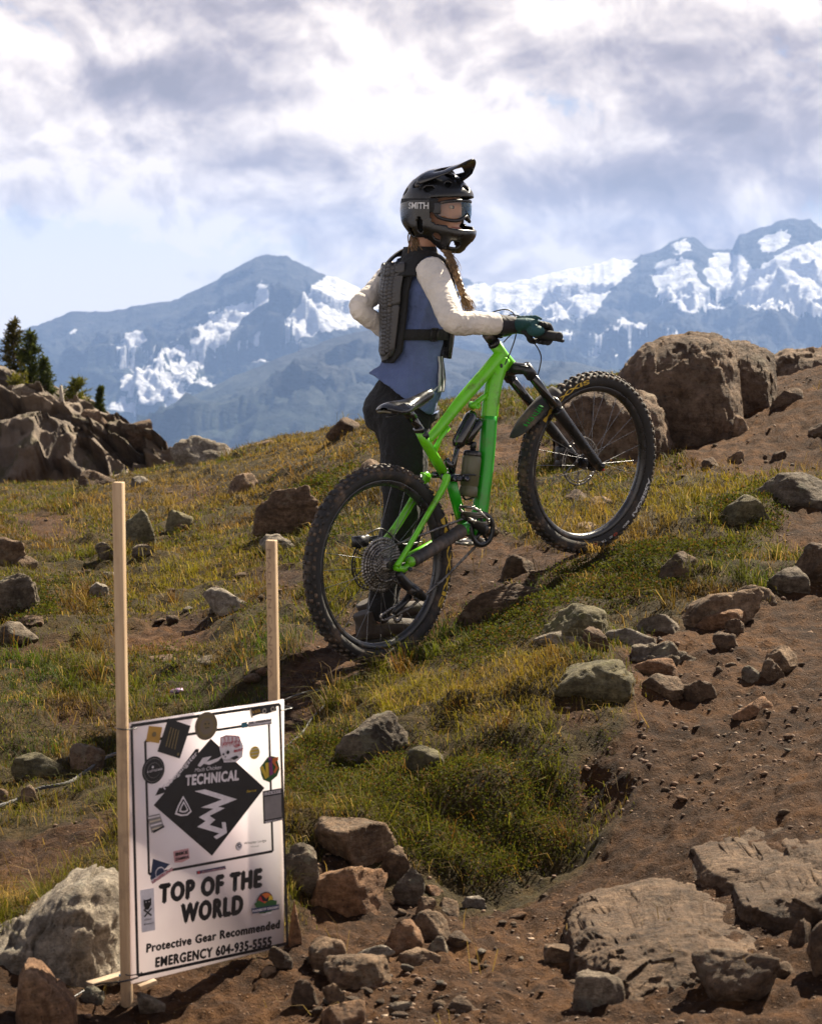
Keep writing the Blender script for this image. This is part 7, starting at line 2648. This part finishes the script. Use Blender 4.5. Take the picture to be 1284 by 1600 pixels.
def lettering(txt, px_a, px_b, cap, lift, mat, parent, bold=0.02, shear=0.0, arc=None, name='lettering'):
    """Text from baseline point a to baseline point b (photograph), cap height in metres."""
    v, f = text_mesh(txt, min(bold, 0.012), spacing=1.0 + 2.2 * bold, shear=shear)
    lifts = np.zeros(len(v))
    if bold > 0.012:      # heavier strokes: the outline laid down again to both sides
        k = len(v); e = bold - 0.008
        v = np.vstack([v, v + [e, 0], v - [e, 0], v + [0, e * .6], v - [0, e * .6]]); f = np.vstack([f + k * i for i in range(5)])
        lifts = np.repeat(np.arange(5) * 0.00009, k)
    a, b = sp2(*px_a), sp2(*px_b)
    lo, hi = v[:, 0].min(), v[:, 0].max()
    L = np.linalg.norm(b - a); d = (b - a) / L; up = np.array([d[1], -d[0]])
    if up[1] > 0 and abs(d[0]) > 0.2: up = -up
    q = a + np.outer((v[:, 0] - lo) / (hi - lo) * L, d) + np.outer(v[:, 1] / 0.73 * cap, up)
    mb = MB(); mb.add(s3(q, lift) + np.outer(lifts, SNORM), f)
    return mb.build(name, mat, parent, smooth=False)


def build_sign():
    # board
    mb = MB()
    c = S_TL + SS * SIGN_W / 2 + ST * SIGN_H / 2 - SNORM * 0.0025
    mb.box(c, SS * SIGN_W / 2, ST * SIGN_H / 2, SNORM * 0.0022)
    bo = mb.build('board', corru(), SIGN, smooth=False)
    # stakes
    wood, t, b = material('stake_wood')
    oc = t.node('ShaderNodeTexCoord').outputs['Object']
    g = t.noise(t.mapping(oc, scale=(60, 60, 3)), scale=1.5, detail=6, rough=0.6)
    col = t.ramp(g, [(0.3, (0.34, 0.225, 0.125)), (0.7, (0.50, 0.36, 0.22))])
    gr = t.noise(oc, scale=9, detail=6, rough=0.7)
    col = t.mix(t.maprange(gr, 0.50, 0.66, 0, 0.65), col, (0.22, 0.15, 0.095))
    kn = t.voronoi(t.mapping(oc, scale=(6, 6, 5)), scale=1.6)
    col = t.mix(t.maprange(kn, 0.13, 0.06, 0, 0.8), col, (0.13, 0.07, 0.035))
    t.l.new(col, b.inputs['Base Color']); b.inputs['Roughness'].default_value = 0.8
    t.l.new(t.bump(g, 0.25, 0.004), b.inputs['Normal'])
    hs = 0.0118
    for (tx, ty), (bx, by), d, lab in (((191.5, 754), (205, 1590), 5.255, 'taller wooden stake'), ((430.5, 845), (441, 1500), 5.50, 'shorter wooden stake with a faint stamp')):
        # behind the board's plane
        top = s3(sp2(tx, ty), 0.0)[0]; bot = s3(sp2(bx, by), 0.0)[0]
        top = top - SNORM * (0.0055 + hs * .8); bot = bot - SNORM * (0.0055 + hs * .8)
        dv = (bot - top) / np.linalg.norm(bot - top); bot = bot + dv * .10
        # stake turned so that a narrow face catches the sun
        fx = np.array([0.955, -0.296, 0.0]); fy = np.cross(dv, fx); fx = np.cross(fy, dv)
        mb = MB(); mb.box((top + bot) / 2, fx * hs, fy * hs * 0.8, (bot - top) / 2)
        so = mb.build('stake', wood, SIGN, smooth=False, bevel=0.0015)
        so['label'] = lab
        if d > 5.4:
            # faint ink stamp running down the stake
            rng = np.random.default_rng(2)
            mb = MB(); fn = fy if fy @ (CAM - top) > 0 else -fy
            v, f = text_mesh('MADE IN CANADA', 0.0)
            lo, hi = v[:, 0].min(), v[:, 0].max()
            s = (v[:, 0] - lo) / (hi - lo)
            p0, p1 = top + dv * .02, top + dv * .335
            q = p0 + np.outer(s, p1 - p0) + np.outer((v[:, 1] / .73 - .5) * 0.010 - 0.003, fx) + fn * (hs * .8 + 0.0006)
            mb.add(q, f); mb.build('stamp', plain('stamp_ink', (0.26, 0.17, 0.11), 0.8, grime=.35, gscale=90), so, smooth=False)
    # wire ties
    for (px, py), s in (((203, 1139), -1), ((212, 1522), -1), ((447, 1108), 1)):
        a = sp2(px, py)
        p0 = s3(a + np.array([-s * .016, 0]), 0.002)[0]; p1 = s3(a + np.array([s * .02, -.001]), 0.0)[0]; p2 = p1 - SNORM * .03
        mb = MB(); mb.tube([p0 - SNORM * .004, p0 + SNORM * .002, s3(a, .004)[0], p1, p2], 0.0014, 6, resample=14); mb.build('tie', M_BLACK, SIGN)
    # printed border lines
    A = dict(lift=LAY, mat=I_BLACK, parent=bo, name='printed_line')
    lw = 0.0075
    outer = [(205.5, 1134), (437, 1100.5), (449, 1474), (215.5, 1524.5)]
    for k in range(4):
        p, q = np.array(outer[k], float), np.array(outer[(k + 1) % 4], float)
        stroke(p, q, lw, **A)
    inner = [(227, 1158), (420, 1128), (426, 1330), (233, 1366)]
    for k in range(4):
        p, q = np.array(inner[k], float), np.array(inner[(k + 1) % 4], float)
        stroke(p, q, lw * .85, LAY, I_BLACK, bo, 'printed_line')
    # the diamond, its arrow and heading
    dia = poly([(329, 1154), (413, 1231), (331, 1337), (240, 1258)], LAY * 2, I_BLACK, bo, 'diamond')
    lettering('TECHNICAL', (288.5, 1227), (372.5, 1218), 0.0245, LAY * 4, I_WHITE, dia, 0.055)
    lettering('Mach Chicken', (303.5, 1206), (345, 1201), 0.0095, LAY * 4, I_WHITE, dia, 0.0, shear=0.3)
    zig = [(303.3, 1236), (319.5, 1233), (369.5, 1248.6), (339.7, 1260.4), (350.5, 1262.4), (326.6, 1274.5), (335.7, 1280.6), (326.6, 1288.7), (346.8, 1294.8), (345.8, 1284), (351.9, 1284.7), (353.9, 1300.9), (337.7, 1311), (333, 1307), (341.8, 1301.9), (307.4, 1291.8), (320.5, 1282.6), (310, 1276.6), (332.7, 1263.4), (313.4, 1261.4), (345.8, 1249.2)]
    poly(zig, LAY * 4, I_WHITE, dia, 'arrow')
    # white bird above the heading
    poly([(308, 1196), (316, 1184), (330, 1181), (322, 1190), (340, 1184), (352, 1176), (340, 1189), (326, 1195), (318, 1193), (312, 1198)], LAY * 4, I_WHITE, dia, 'bird_mark')
    # drop-shaped badge inside the diamond
    for q, m_, k in ((1.0, I_WHITE, 4), (0.78, I_BLACK, 5), (0.56, I_WHITE, 6), (0.36, I_BLACK, 7)):
        cx, cy = 286, 1262
        pts = [(285.5, 1243), (293, 1256), (299, 1268), (292, 1274), (282, 1275), (272.5, 1272), (277, 1259)]
        poly([(cx + (x - cx) * q, cy + (y - cy) * q) for x, y in pts], LAY * k, m_, dia, 'drop_badge')
    poly([(378, 1237), (389, 1226), (402, 1232), (401, 1240), (389, 1248)], LAY * 3, I_BLACK, dia, 'badge'); lettering('Sorca', (384, 1238), (399, 1236), 0.006, LAY * 5, I_YELLOW, dia, 0.01, shear=.3)
    # main wording
    lettering('TOP OF THE', (247, 1411), (409, 1384), 0.044, LAY * 2, I_BLACK, bo, 0.085)
    lettering('WORLD', (281, 1442), (379.5, 1426), 0.045, LAY * 2, I_BLACK, bo, 0.085)
    lettering('Protective Gear Recommended', (228, 1488), (437, 1449.5), 0.0205, LAY * 2, I_BLACK, bo, 0.06)
    lettering('EMERGENCY 604-935-5555', (242, 1511), (424, 1477), 0.023, LAY * 2, I_BLACK, bo, 0.065)

    def sticker(lab, pts=None, mat=I_BLACK, dsc=None, lift=3):
        if dsc is not None:
            o = disc(dsc[0], dsc[1], LAY * lift, mat, bo, 'sticker')
        else:
            o = poly(pts, LAY * lift, mat, bo, 'sticker')
        o['label'] = lab
        return o
    # stickers
    o = sticker('ochre square sticker', [(232, 1134), (253, 1136), (248, 1161), (227.5, 1158)], I_OCHRE, lift=4); disc((240, 1147), .006, LAY * 6, I_GOLD, o)
    o = sticker('black tilted rectangular sticker with gold lettering', [(262, 1122), (297, 1134), (280, 1185), (245, 1174)], I_BLACK, lift=5)
    for k in range(4):
        stroke((266 + 4 * k, 1136 + k * 1.5), (258 + 4.5 * k, 1166 + 1.5 * k), 0.0035, LAY * 7, I_GOLD, o)
    disc((277, 1178), .0035, LAY * 7, I_GOLD, o)
    o = sticker('round bronze sticker with a face', None, I_BRONZE, ((321, 1134), .0335), lift=6)
    disc((321, 1134), .0265, LAY * 8, I_GOLD, o); disc((321, 1134), .020, LAY * 9, I_BRONZE, o); disc((321, 1132), .010, LAY * 10, I_GOLD, o); disc((318.5, 1130.5), .002, LAY * 11, I_BLACK, o); disc((324, 1130), .002, LAY * 11, I_BLACK, o); stroke((318, 1137), (324.5, 1136), .0018, LAY * 11, I_BLACK, o)
    for k in range(28):
        a = k / 28 * 6.283; c = sp2(321, 1134)
        p0 = c + np.array([math.cos(a), math.sin(a)]) * .028; p1 = c + np.array([math.cos(a), math.sin(a)]) * .032
        n = np.array([-math.sin(a), math.cos(a)]) * .0012
        poly([p0 - n, p1 - n, p1 + n, p0 + n], LAY * 8, I_GOLD, o, 'ray_mark', uv=True)
    o = sticker('round black sticker with a small diamond', None, I_BLACK, ((239, 1203), .032), lift=4)
    for r_, m_, k in ((.0275, I_GREY, 5), (.0265, I_BLACK, 6), (.018, I_GREY, 7), (.0172, I_BLACK, 8)):
        disc((239, 1203), r_, LAY * k, m_, o)
    lettering('A LITTLE BAR', (228, 1207), (252, 1202), .0045, LAY * 9, I_WHITE, o, 0.02); disc((237, 1198), .0028, LAY * 9, I_WHITE, o)
    o = sticker('slanted black blackletter sticker', [(242, 1243), (248, 1231), (262, 1228), (290, 1190), (305, 1170), (310, 1170), (309, 1182), (285, 1206), (262, 1236), (249, 1241)], I_BLACK, lift=4)
    lettering('Tobogangster', (254, 1236), (308, 1178), .012, LAY * 6, I_WHITE, o, 0.02)
    # card-fan and skull sticker
    o = sticker('white skull with a fan of red playing cards', [(342, 1170), (343, 1152), (352, 1148), (372, 1149), (379, 1165), (378, 1182), (369, 1190), (349, 1191), (345, 1182)], I_WHITE, lift=5)
    for k in range(5):
        x0 = 343.5 + k * 6.2; y0 = 1152 - 2.2 * math.sin(k / 4 * 3.14)
        for p, q in (((x0, y0), (x0 + 5, y0 - .5)), ((x0 + 5, y0 - .5), (x0 + 5.5 - k * .5, y0 + 14)), ((x0, y0), (x0 + 3 - k * .5, y0 + 16))):
            stroke(p, q, .0012, LAY * 7, I_RED, o)
    lettering('EMPTY', (347, 1164), (374, 1160), .0065, LAY * 8, I_RED, o, 0.0); lettering('OR', (365, 1168), (374, 1164), .006, LAY * 8, I_RED, o, 0.05); lettering('BUST', (364, 1175), (379, 1172), .006, LAY * 8, I_RED, o, 0.05)
    for (x, y), r_ in (((354.5, 1175), .0045), ((347.5, 1178), .003), ((350.5, 1182), .0018)):
        disc((x, y), r_, LAY * 8, I_BLACK, o)
    for k in range(6):
        stroke((347 + k * 2.4, 1185.5), (347.3 + k * 2.4, 1189), .0011, LAY * 8, I_BLACK, o)
    poly([(358, 1184), (368, 1180), (372, 1183), (364, 1187)], LAY * 8, I_BLACK, o)
    o = sticker('round yellow sticker with pale lettering', None, I_YELLOW, ((397, 1176), .0155), lift=4)
    for k in range(3): stroke((391, 1171 + k * 5), (403, 1169 + k * 5), .0028, LAY * 6, I_CREAM, o)
    o = sticker('yellow and purple lettered sticker over a leafy green border', [(410, 1218), (407, 1210), (405, 1199), (417, 1183), (423, 1181), (432, 1183), (433, 1190), (436, 1201), (432, 1212), (420, 1222)], I_GREEN, lift=5)
    poly([(405, 1199), (409, 1196), (414, 1207), (413, 1192), (418, 1191), (418.5, 1213), (413, 1217)], LAY * 7, I_YELLOW, o); poly([(417.5, 1183), (423, 1182), (425, 1209), (419.5, 1212)], LAY * 8, I_PURPLE, o); disc((419.5, 1189), .0035, LAY * 9, I_NAVY, o)
    poly([(433, 1182), (425, 1184), (423, 1190), (429, 1198), (425.5, 1206), (428, 1208), (433, 1199), (428, 1190), (433, 1187)], LAY * 8, I_ORANGE, o)
    o = sticker('small dark two-ring sticker at the top corner', [(389, 1109), (405, 1105), (420, 1101), (430, 1100), (431, 1110), (416, 1115), (406, 1115), (391, 1120)], I_BLACK, lift=5)
    lettering('VER', (392, 1115), (406, 1112), .0075, LAY * 7, I_OCHRE, o, 0.03)
    for x, y in ((411.5, 1110.5), (424.5, 1107.5)):
        disc((x, y), .0062, LAY * 7, I_CREAM, o); disc((x, y), .0038, LAY * 8, I_BLACK, o)
    poly([(388.5, 1108), (391, 1107.5), (394, 1121), (391, 1121)], LAY * 6, I_CREAM, o)
    o = sticker('small teal and black bookmark sticker', [(376, 1129), (385, 1127.5), (385.5, 1136), (376.5, 1137.5)], I_TEAL, lift=5)
    poly([(387, 1128), (423, 1123), (423.5, 1131), (387.5, 1136)], LAY * 4, I_WHITE, o); lettering('DR. FREERIDE', (387.5, 1131.5), (423, 1126), .0058, LAY * 6, I_BLACK, o, 0.04); lettering('MOUNTAIN BIKE CARE', (387.5, 1135), (423, 1130), .0026, LAY * 6, I_BLACK, o, 0.02)
    # square code sticker: the code itself left out
    o = sticker('black framed sticker with white lettering at the top', [(409.5, 1236), (439, 1231), (440, 1281), (411, 1287)], I_BLACK, lift=4)
    lettering('IBEESSE', (411, 1242.5), (437.5, 1238), .0078, LAY * 6, I_WHITE, o, 0.02); poly([(411.5, 1245), (438, 1240.5), (438.5, 1276), (412.5, 1281)], LAY * 6, I_GREY, o)
    lettering('@IBEESSE.CH', (412.5, 1285), (438.5, 1280.5), .0035, LAY * 6, I_WHITE, o, 0.02)
    # lodge wordmark
    o = sticker('thin dark wordmark with a round emblem', None, I_BLACK, ((372.5, 1322), .0098), lift=4)
    disc((372.5, 1322), .0090, LAY * 6, I_WHITE, o); poly([(369, 1320), (372.5, 1317), (376, 1320), (372.5, 1325)], LAY * 7, I_BLACK, o); poly([(370.5, 1320.3), (372.5, 1318.6), (374.5, 1320.3), (372.5, 1323)], LAY * 8, I_WHITE, o)
    lettering('Whistler Lodge', (380.5, 1319.5), (415, 1314.5), .0065, LAY * 5, I_BLACK, o, 0.005); lettering('Hostel', (391, 1324), (403, 1322.5), .004, LAY * 5, I_GREY, o, 0.0)
    # grey block-letter sticker
    o = sticker('grey block-letter sticker with a black corner', [(229.5, 1275), (249, 1271), (255.5, 1291), (236.5, 1301)], I_GREY, lift=4)
    for k in range(4):
        stroke((231 + k * 1.6, 1278 + k * 6), (248.5 + k * 1.6, 1274 + k * 5.6), .0035, LAY * 6, I_WHITE if k % 2 == 0 else I_CREAM, o)
    poly([(238, 1298), (255, 1289), (255.5, 1292), (238.5, 1301.5)], LAY * 7, I_BLACK, o)
    o = sticker('pink rectangular sticker with black lettering', [(270, 1330), (294, 1325), (295.5, 1341), (284, 1347), (272, 1347.5)], I_PINK, lift=4)
    lettering('BIKE', (273, 1337), (293, 1333), .0075, LAY * 6, I_BLACK, o, 0.05); lettering('ZAMBIA', (273, 1344.5), (294, 1340), .0065, LAY * 6, I_BLACK, o, 0.04)
    o = sticker('navy triangle sticker with a red word across', [(238, 1341.5), (264.5, 1350), (236, 1377), (234, 1372)], I_NAVY, lift=5)
    c = (251, 1362); disc((249, 1363), .0135, LAY * 6, I_WHITE, o, k=30); disc((249, 1363.5), .0118, LAY * 7, I_NAVY, o, k=30)
    poly([(234, 1375), (267.5, 1354), (268, 1360), (236.5, 1381)], LAY * 8, I_WHITE, o); lettering('UNSPRUNG', (236.5, 1380), (268.5, 1358.5), .0075, LAY * 9, I_RED, o, 0.02)
    o = sticker('thin dark handle sticker with a red dot', [(306, 1361), (351, 1352.5), (352.5, 1357.5), (307, 1366)], I_NAVY, lift=4)
    disc((309.5, 1362.8), .0038, LAY * 6, I_RED, o); lettering('@TourBikeshop', (314, 1364), (350.5, 1357), .0052, LAY * 6, I_PINK, o, 0.01)
    # white strip with a small owl and crossed bones
    o = sticker('pale strip sticker with a small owl over crossed bones', [(218.5, 1391), (240, 1387), (242, 1453), (221, 1457)], ink('ink_pale', (0.70, 0.66, 0.69)), lift=3)
    poly([(223.5, 1405), (226, 1406), (232.5, 1404.5), (235.5, 1402), (235.5, 1413), (231, 1421), (226, 1421), (224, 1414)], LAY * 5, I_BLACK, o); disc((227.2, 1409), .0014, LAY * 6, I_WHITE, o, k=12); disc((232, 1408), .0014, LAY * 6, I_WHITE, o, k=12)
    stroke((224, 1421), (236, 1430), .0035, LAY * 5, I_BLACK, o); stroke((236, 1418.5), (225, 1432), .0035, LAY * 5, I_BLACK, o)
    lettering('Olive', (225, 1438.5), (236, 1436), .0048, LAY * 5, I_BLACK, o, 0.0, shear=.3); lettering('Branch', (224, 1445.5), (239, 1442.5), .0048, LAY * 5, I_BLACK, o, 0.0, shear=.3)
    # round sunset sticker
    o = sticker('round sunset sticker with a dark banner', None, I_BLACK, ((413, 1410), .0262), lift=4)
    disc((413, 1410), .0238, LAY * 5, I_ORANGE, o); disc((408, 1405), .010, LAY * 6, I_RED, o, k=24); disc((421, 1404), .008, LAY * 6, I_YELLOW, o, k=24)
    poly([(396, 1412), (403, 1406), (412, 1411), (421, 1405), (431, 1407), (430, 1416), (422, 1424), (404, 1427)], LAY * 7, I_GREEN, o)
    poly([(405, 1396), (409, 1399), (414, 1404), (419, 1400), (417, 1408), (409, 1407)], LAY * 8, I_BLACK, o)
    poly([(391, 1419), (434, 1412), (434, 1420), (392, 1427)], LAY * 9, I_NAVY, o); lettering('RAINBOW DREAMS', (392.5, 1424.5), (433, 1418), .006, LAY * 10, I_WHITE, o, 0.02); lettering('CAFE', (405, 1430), (422, 1427), .005, LAY * 10, I_WHITE, o, 0.02)


build_sign()


# ------------------------------------------------------------------ small things on the ground
def on_ground(px, py, lift=0.0):
    g = ground_hit(px, py)
    return np.array([g[0], g[1], float(H(g[0], g[1])) + lift])


def rope(name, label, pts, r, seed=0, twist=True, cat='rope'):
    path = np.array([on_ground(x, y, l) for x, y, l in pts])
    n = 160
    c = catmull(path, np.linspace(0, len(path) - 1, n))
    mb = MB()
    for s in range(3):
        q = []
        for i in range(n):
            t = i * 0.55 + s * 2.094
            q.append(c[i] + np.array([0.5 * math.cos(t), 0.5 * math.cos(t + .6), math.sin(t)]) * r * .55)
        mb.tube(q, r * .62, 6)
    o = mb.build(name, plain('rope_fibre_' + str(seed), (0.085, 0.080, 0.080), 0.85, grime=0.6, gscale=70))
    return tag(o, label, cat)


rope('rope', 'grey twisted rope lying along the turf before the tall stake', [(-40, 1279, .012), (30, 1262, .014), (62, 1244, .018), (105, 1232, .016), (135, 1215, .018), (165, 1199, .022), (195, 1190, .03), (230, 1170, .02)], 0.0055, 1)
rope('rope', 'thin grey cord running from the sign edge towards the rear tyre', [(440, 1110, .03), (462, 1101, .03), (485, 1090, .02), (502, 1084, .01)], 0.0030, 2)
rope('rope', 'black and white braided rope climbing the turf beside the sign', [(440, 1178, .01), (470, 1155, .012), (487, 1130, .015), (508, 1110, .015), (524, 1094, .012), (540, 1086, .005)], 0.0036, 3)


def litter():
    g = on_ground(276, 1085)
    p, f = scaled_rock(70, 0.055, 0.035, 0.022, sub=2, planes=9, soft=.03, rough=.15)
    o = link('wrapper', mesh_np('wrapper', p, f, smooth=False), plain('wrapper_foil', (0.30, 0.19, 0.30), 0.3, grime=.6, gscale=40), loc=tuple(g + [0, 0, .012]))
    tag(o, 'crumpled pinkish wrapper in the grass between the stakes', 'litter')
    for (x0, y0), (x1, y1), w, lab in (((140, 1548), (205, 1533), 0.014, 'pale splintered lath lying behind the foot of the tall stake'), ((218, 1553), (244, 1546), 0.010, 'short pale wood chip under the sign edge')):
        a, b = on_ground(x0, y0, .014), on_ground(x1, y1, .016)
        d = (b - a); L = np.linalg.norm(d); d /= L; sd = np.cross(d, EZ)
        mb = MB(); mb.box((a + b) / 2, d * L / 2, sd * w, np.cross(sd, d) * .005)
        o = mb.build('wood_lath', plain('lath_wood' + str(x0), (0.34, 0.255, 0.17), 0.8, grime=.45, gscale=25), smooth=False, bevel=.001)
        tag(o, lab, 'wood')
    a = [s3(sp2(214, 1527), .004)[0], P(190, 1534, 5.17), on_ground(150, 1552, .02), on_ground(110, 1572, .015), on_ground(70, 1590, .01)]
    mb = MB(); mb.tube(a, 0.0022, 6, resample=40)
    o = mb.build('wire', M_BLACK); tag(o, 'loose black wire trailing from the lower corner of the sign', 'wire')
    c = P(191, 1524, 5.25)
    mb = MB(); mb.ball(c, RGT * .008, np.array([0, .005, 0]), EZ * .004); mb.tube([c, c - EZ * .01 + RGT * .012], .002, 5)
    g2 = on_ground(191, 1527)
    o = mb.build('plastic_scrap', plain('blue_plastic', (0.02, 0.22, 0.38), .4)); tag(o, 'small bright blue plastic scrap beside the tall stake', 'litter')
    o.location[2] += 0
    g3 = on_ground(612, 1050, .02)
    mb = MB()
    for k in range(7):
        a = k * .9; mb.ball(g3 + np.array([math.cos(a) * .005, math.sin(a) * .005, .02 + .007 * (k % 3)]), RGT * .004, np.array([0, .004, 0]), EZ * .006, 8, 6)
    o = mb.build('flower', plain('flower_orange', (0.55, 0.16, 0.07), .7)); tag(o, 'tiny orange-pink flower head in the grass below the rear tyre', 'flower')


litter()
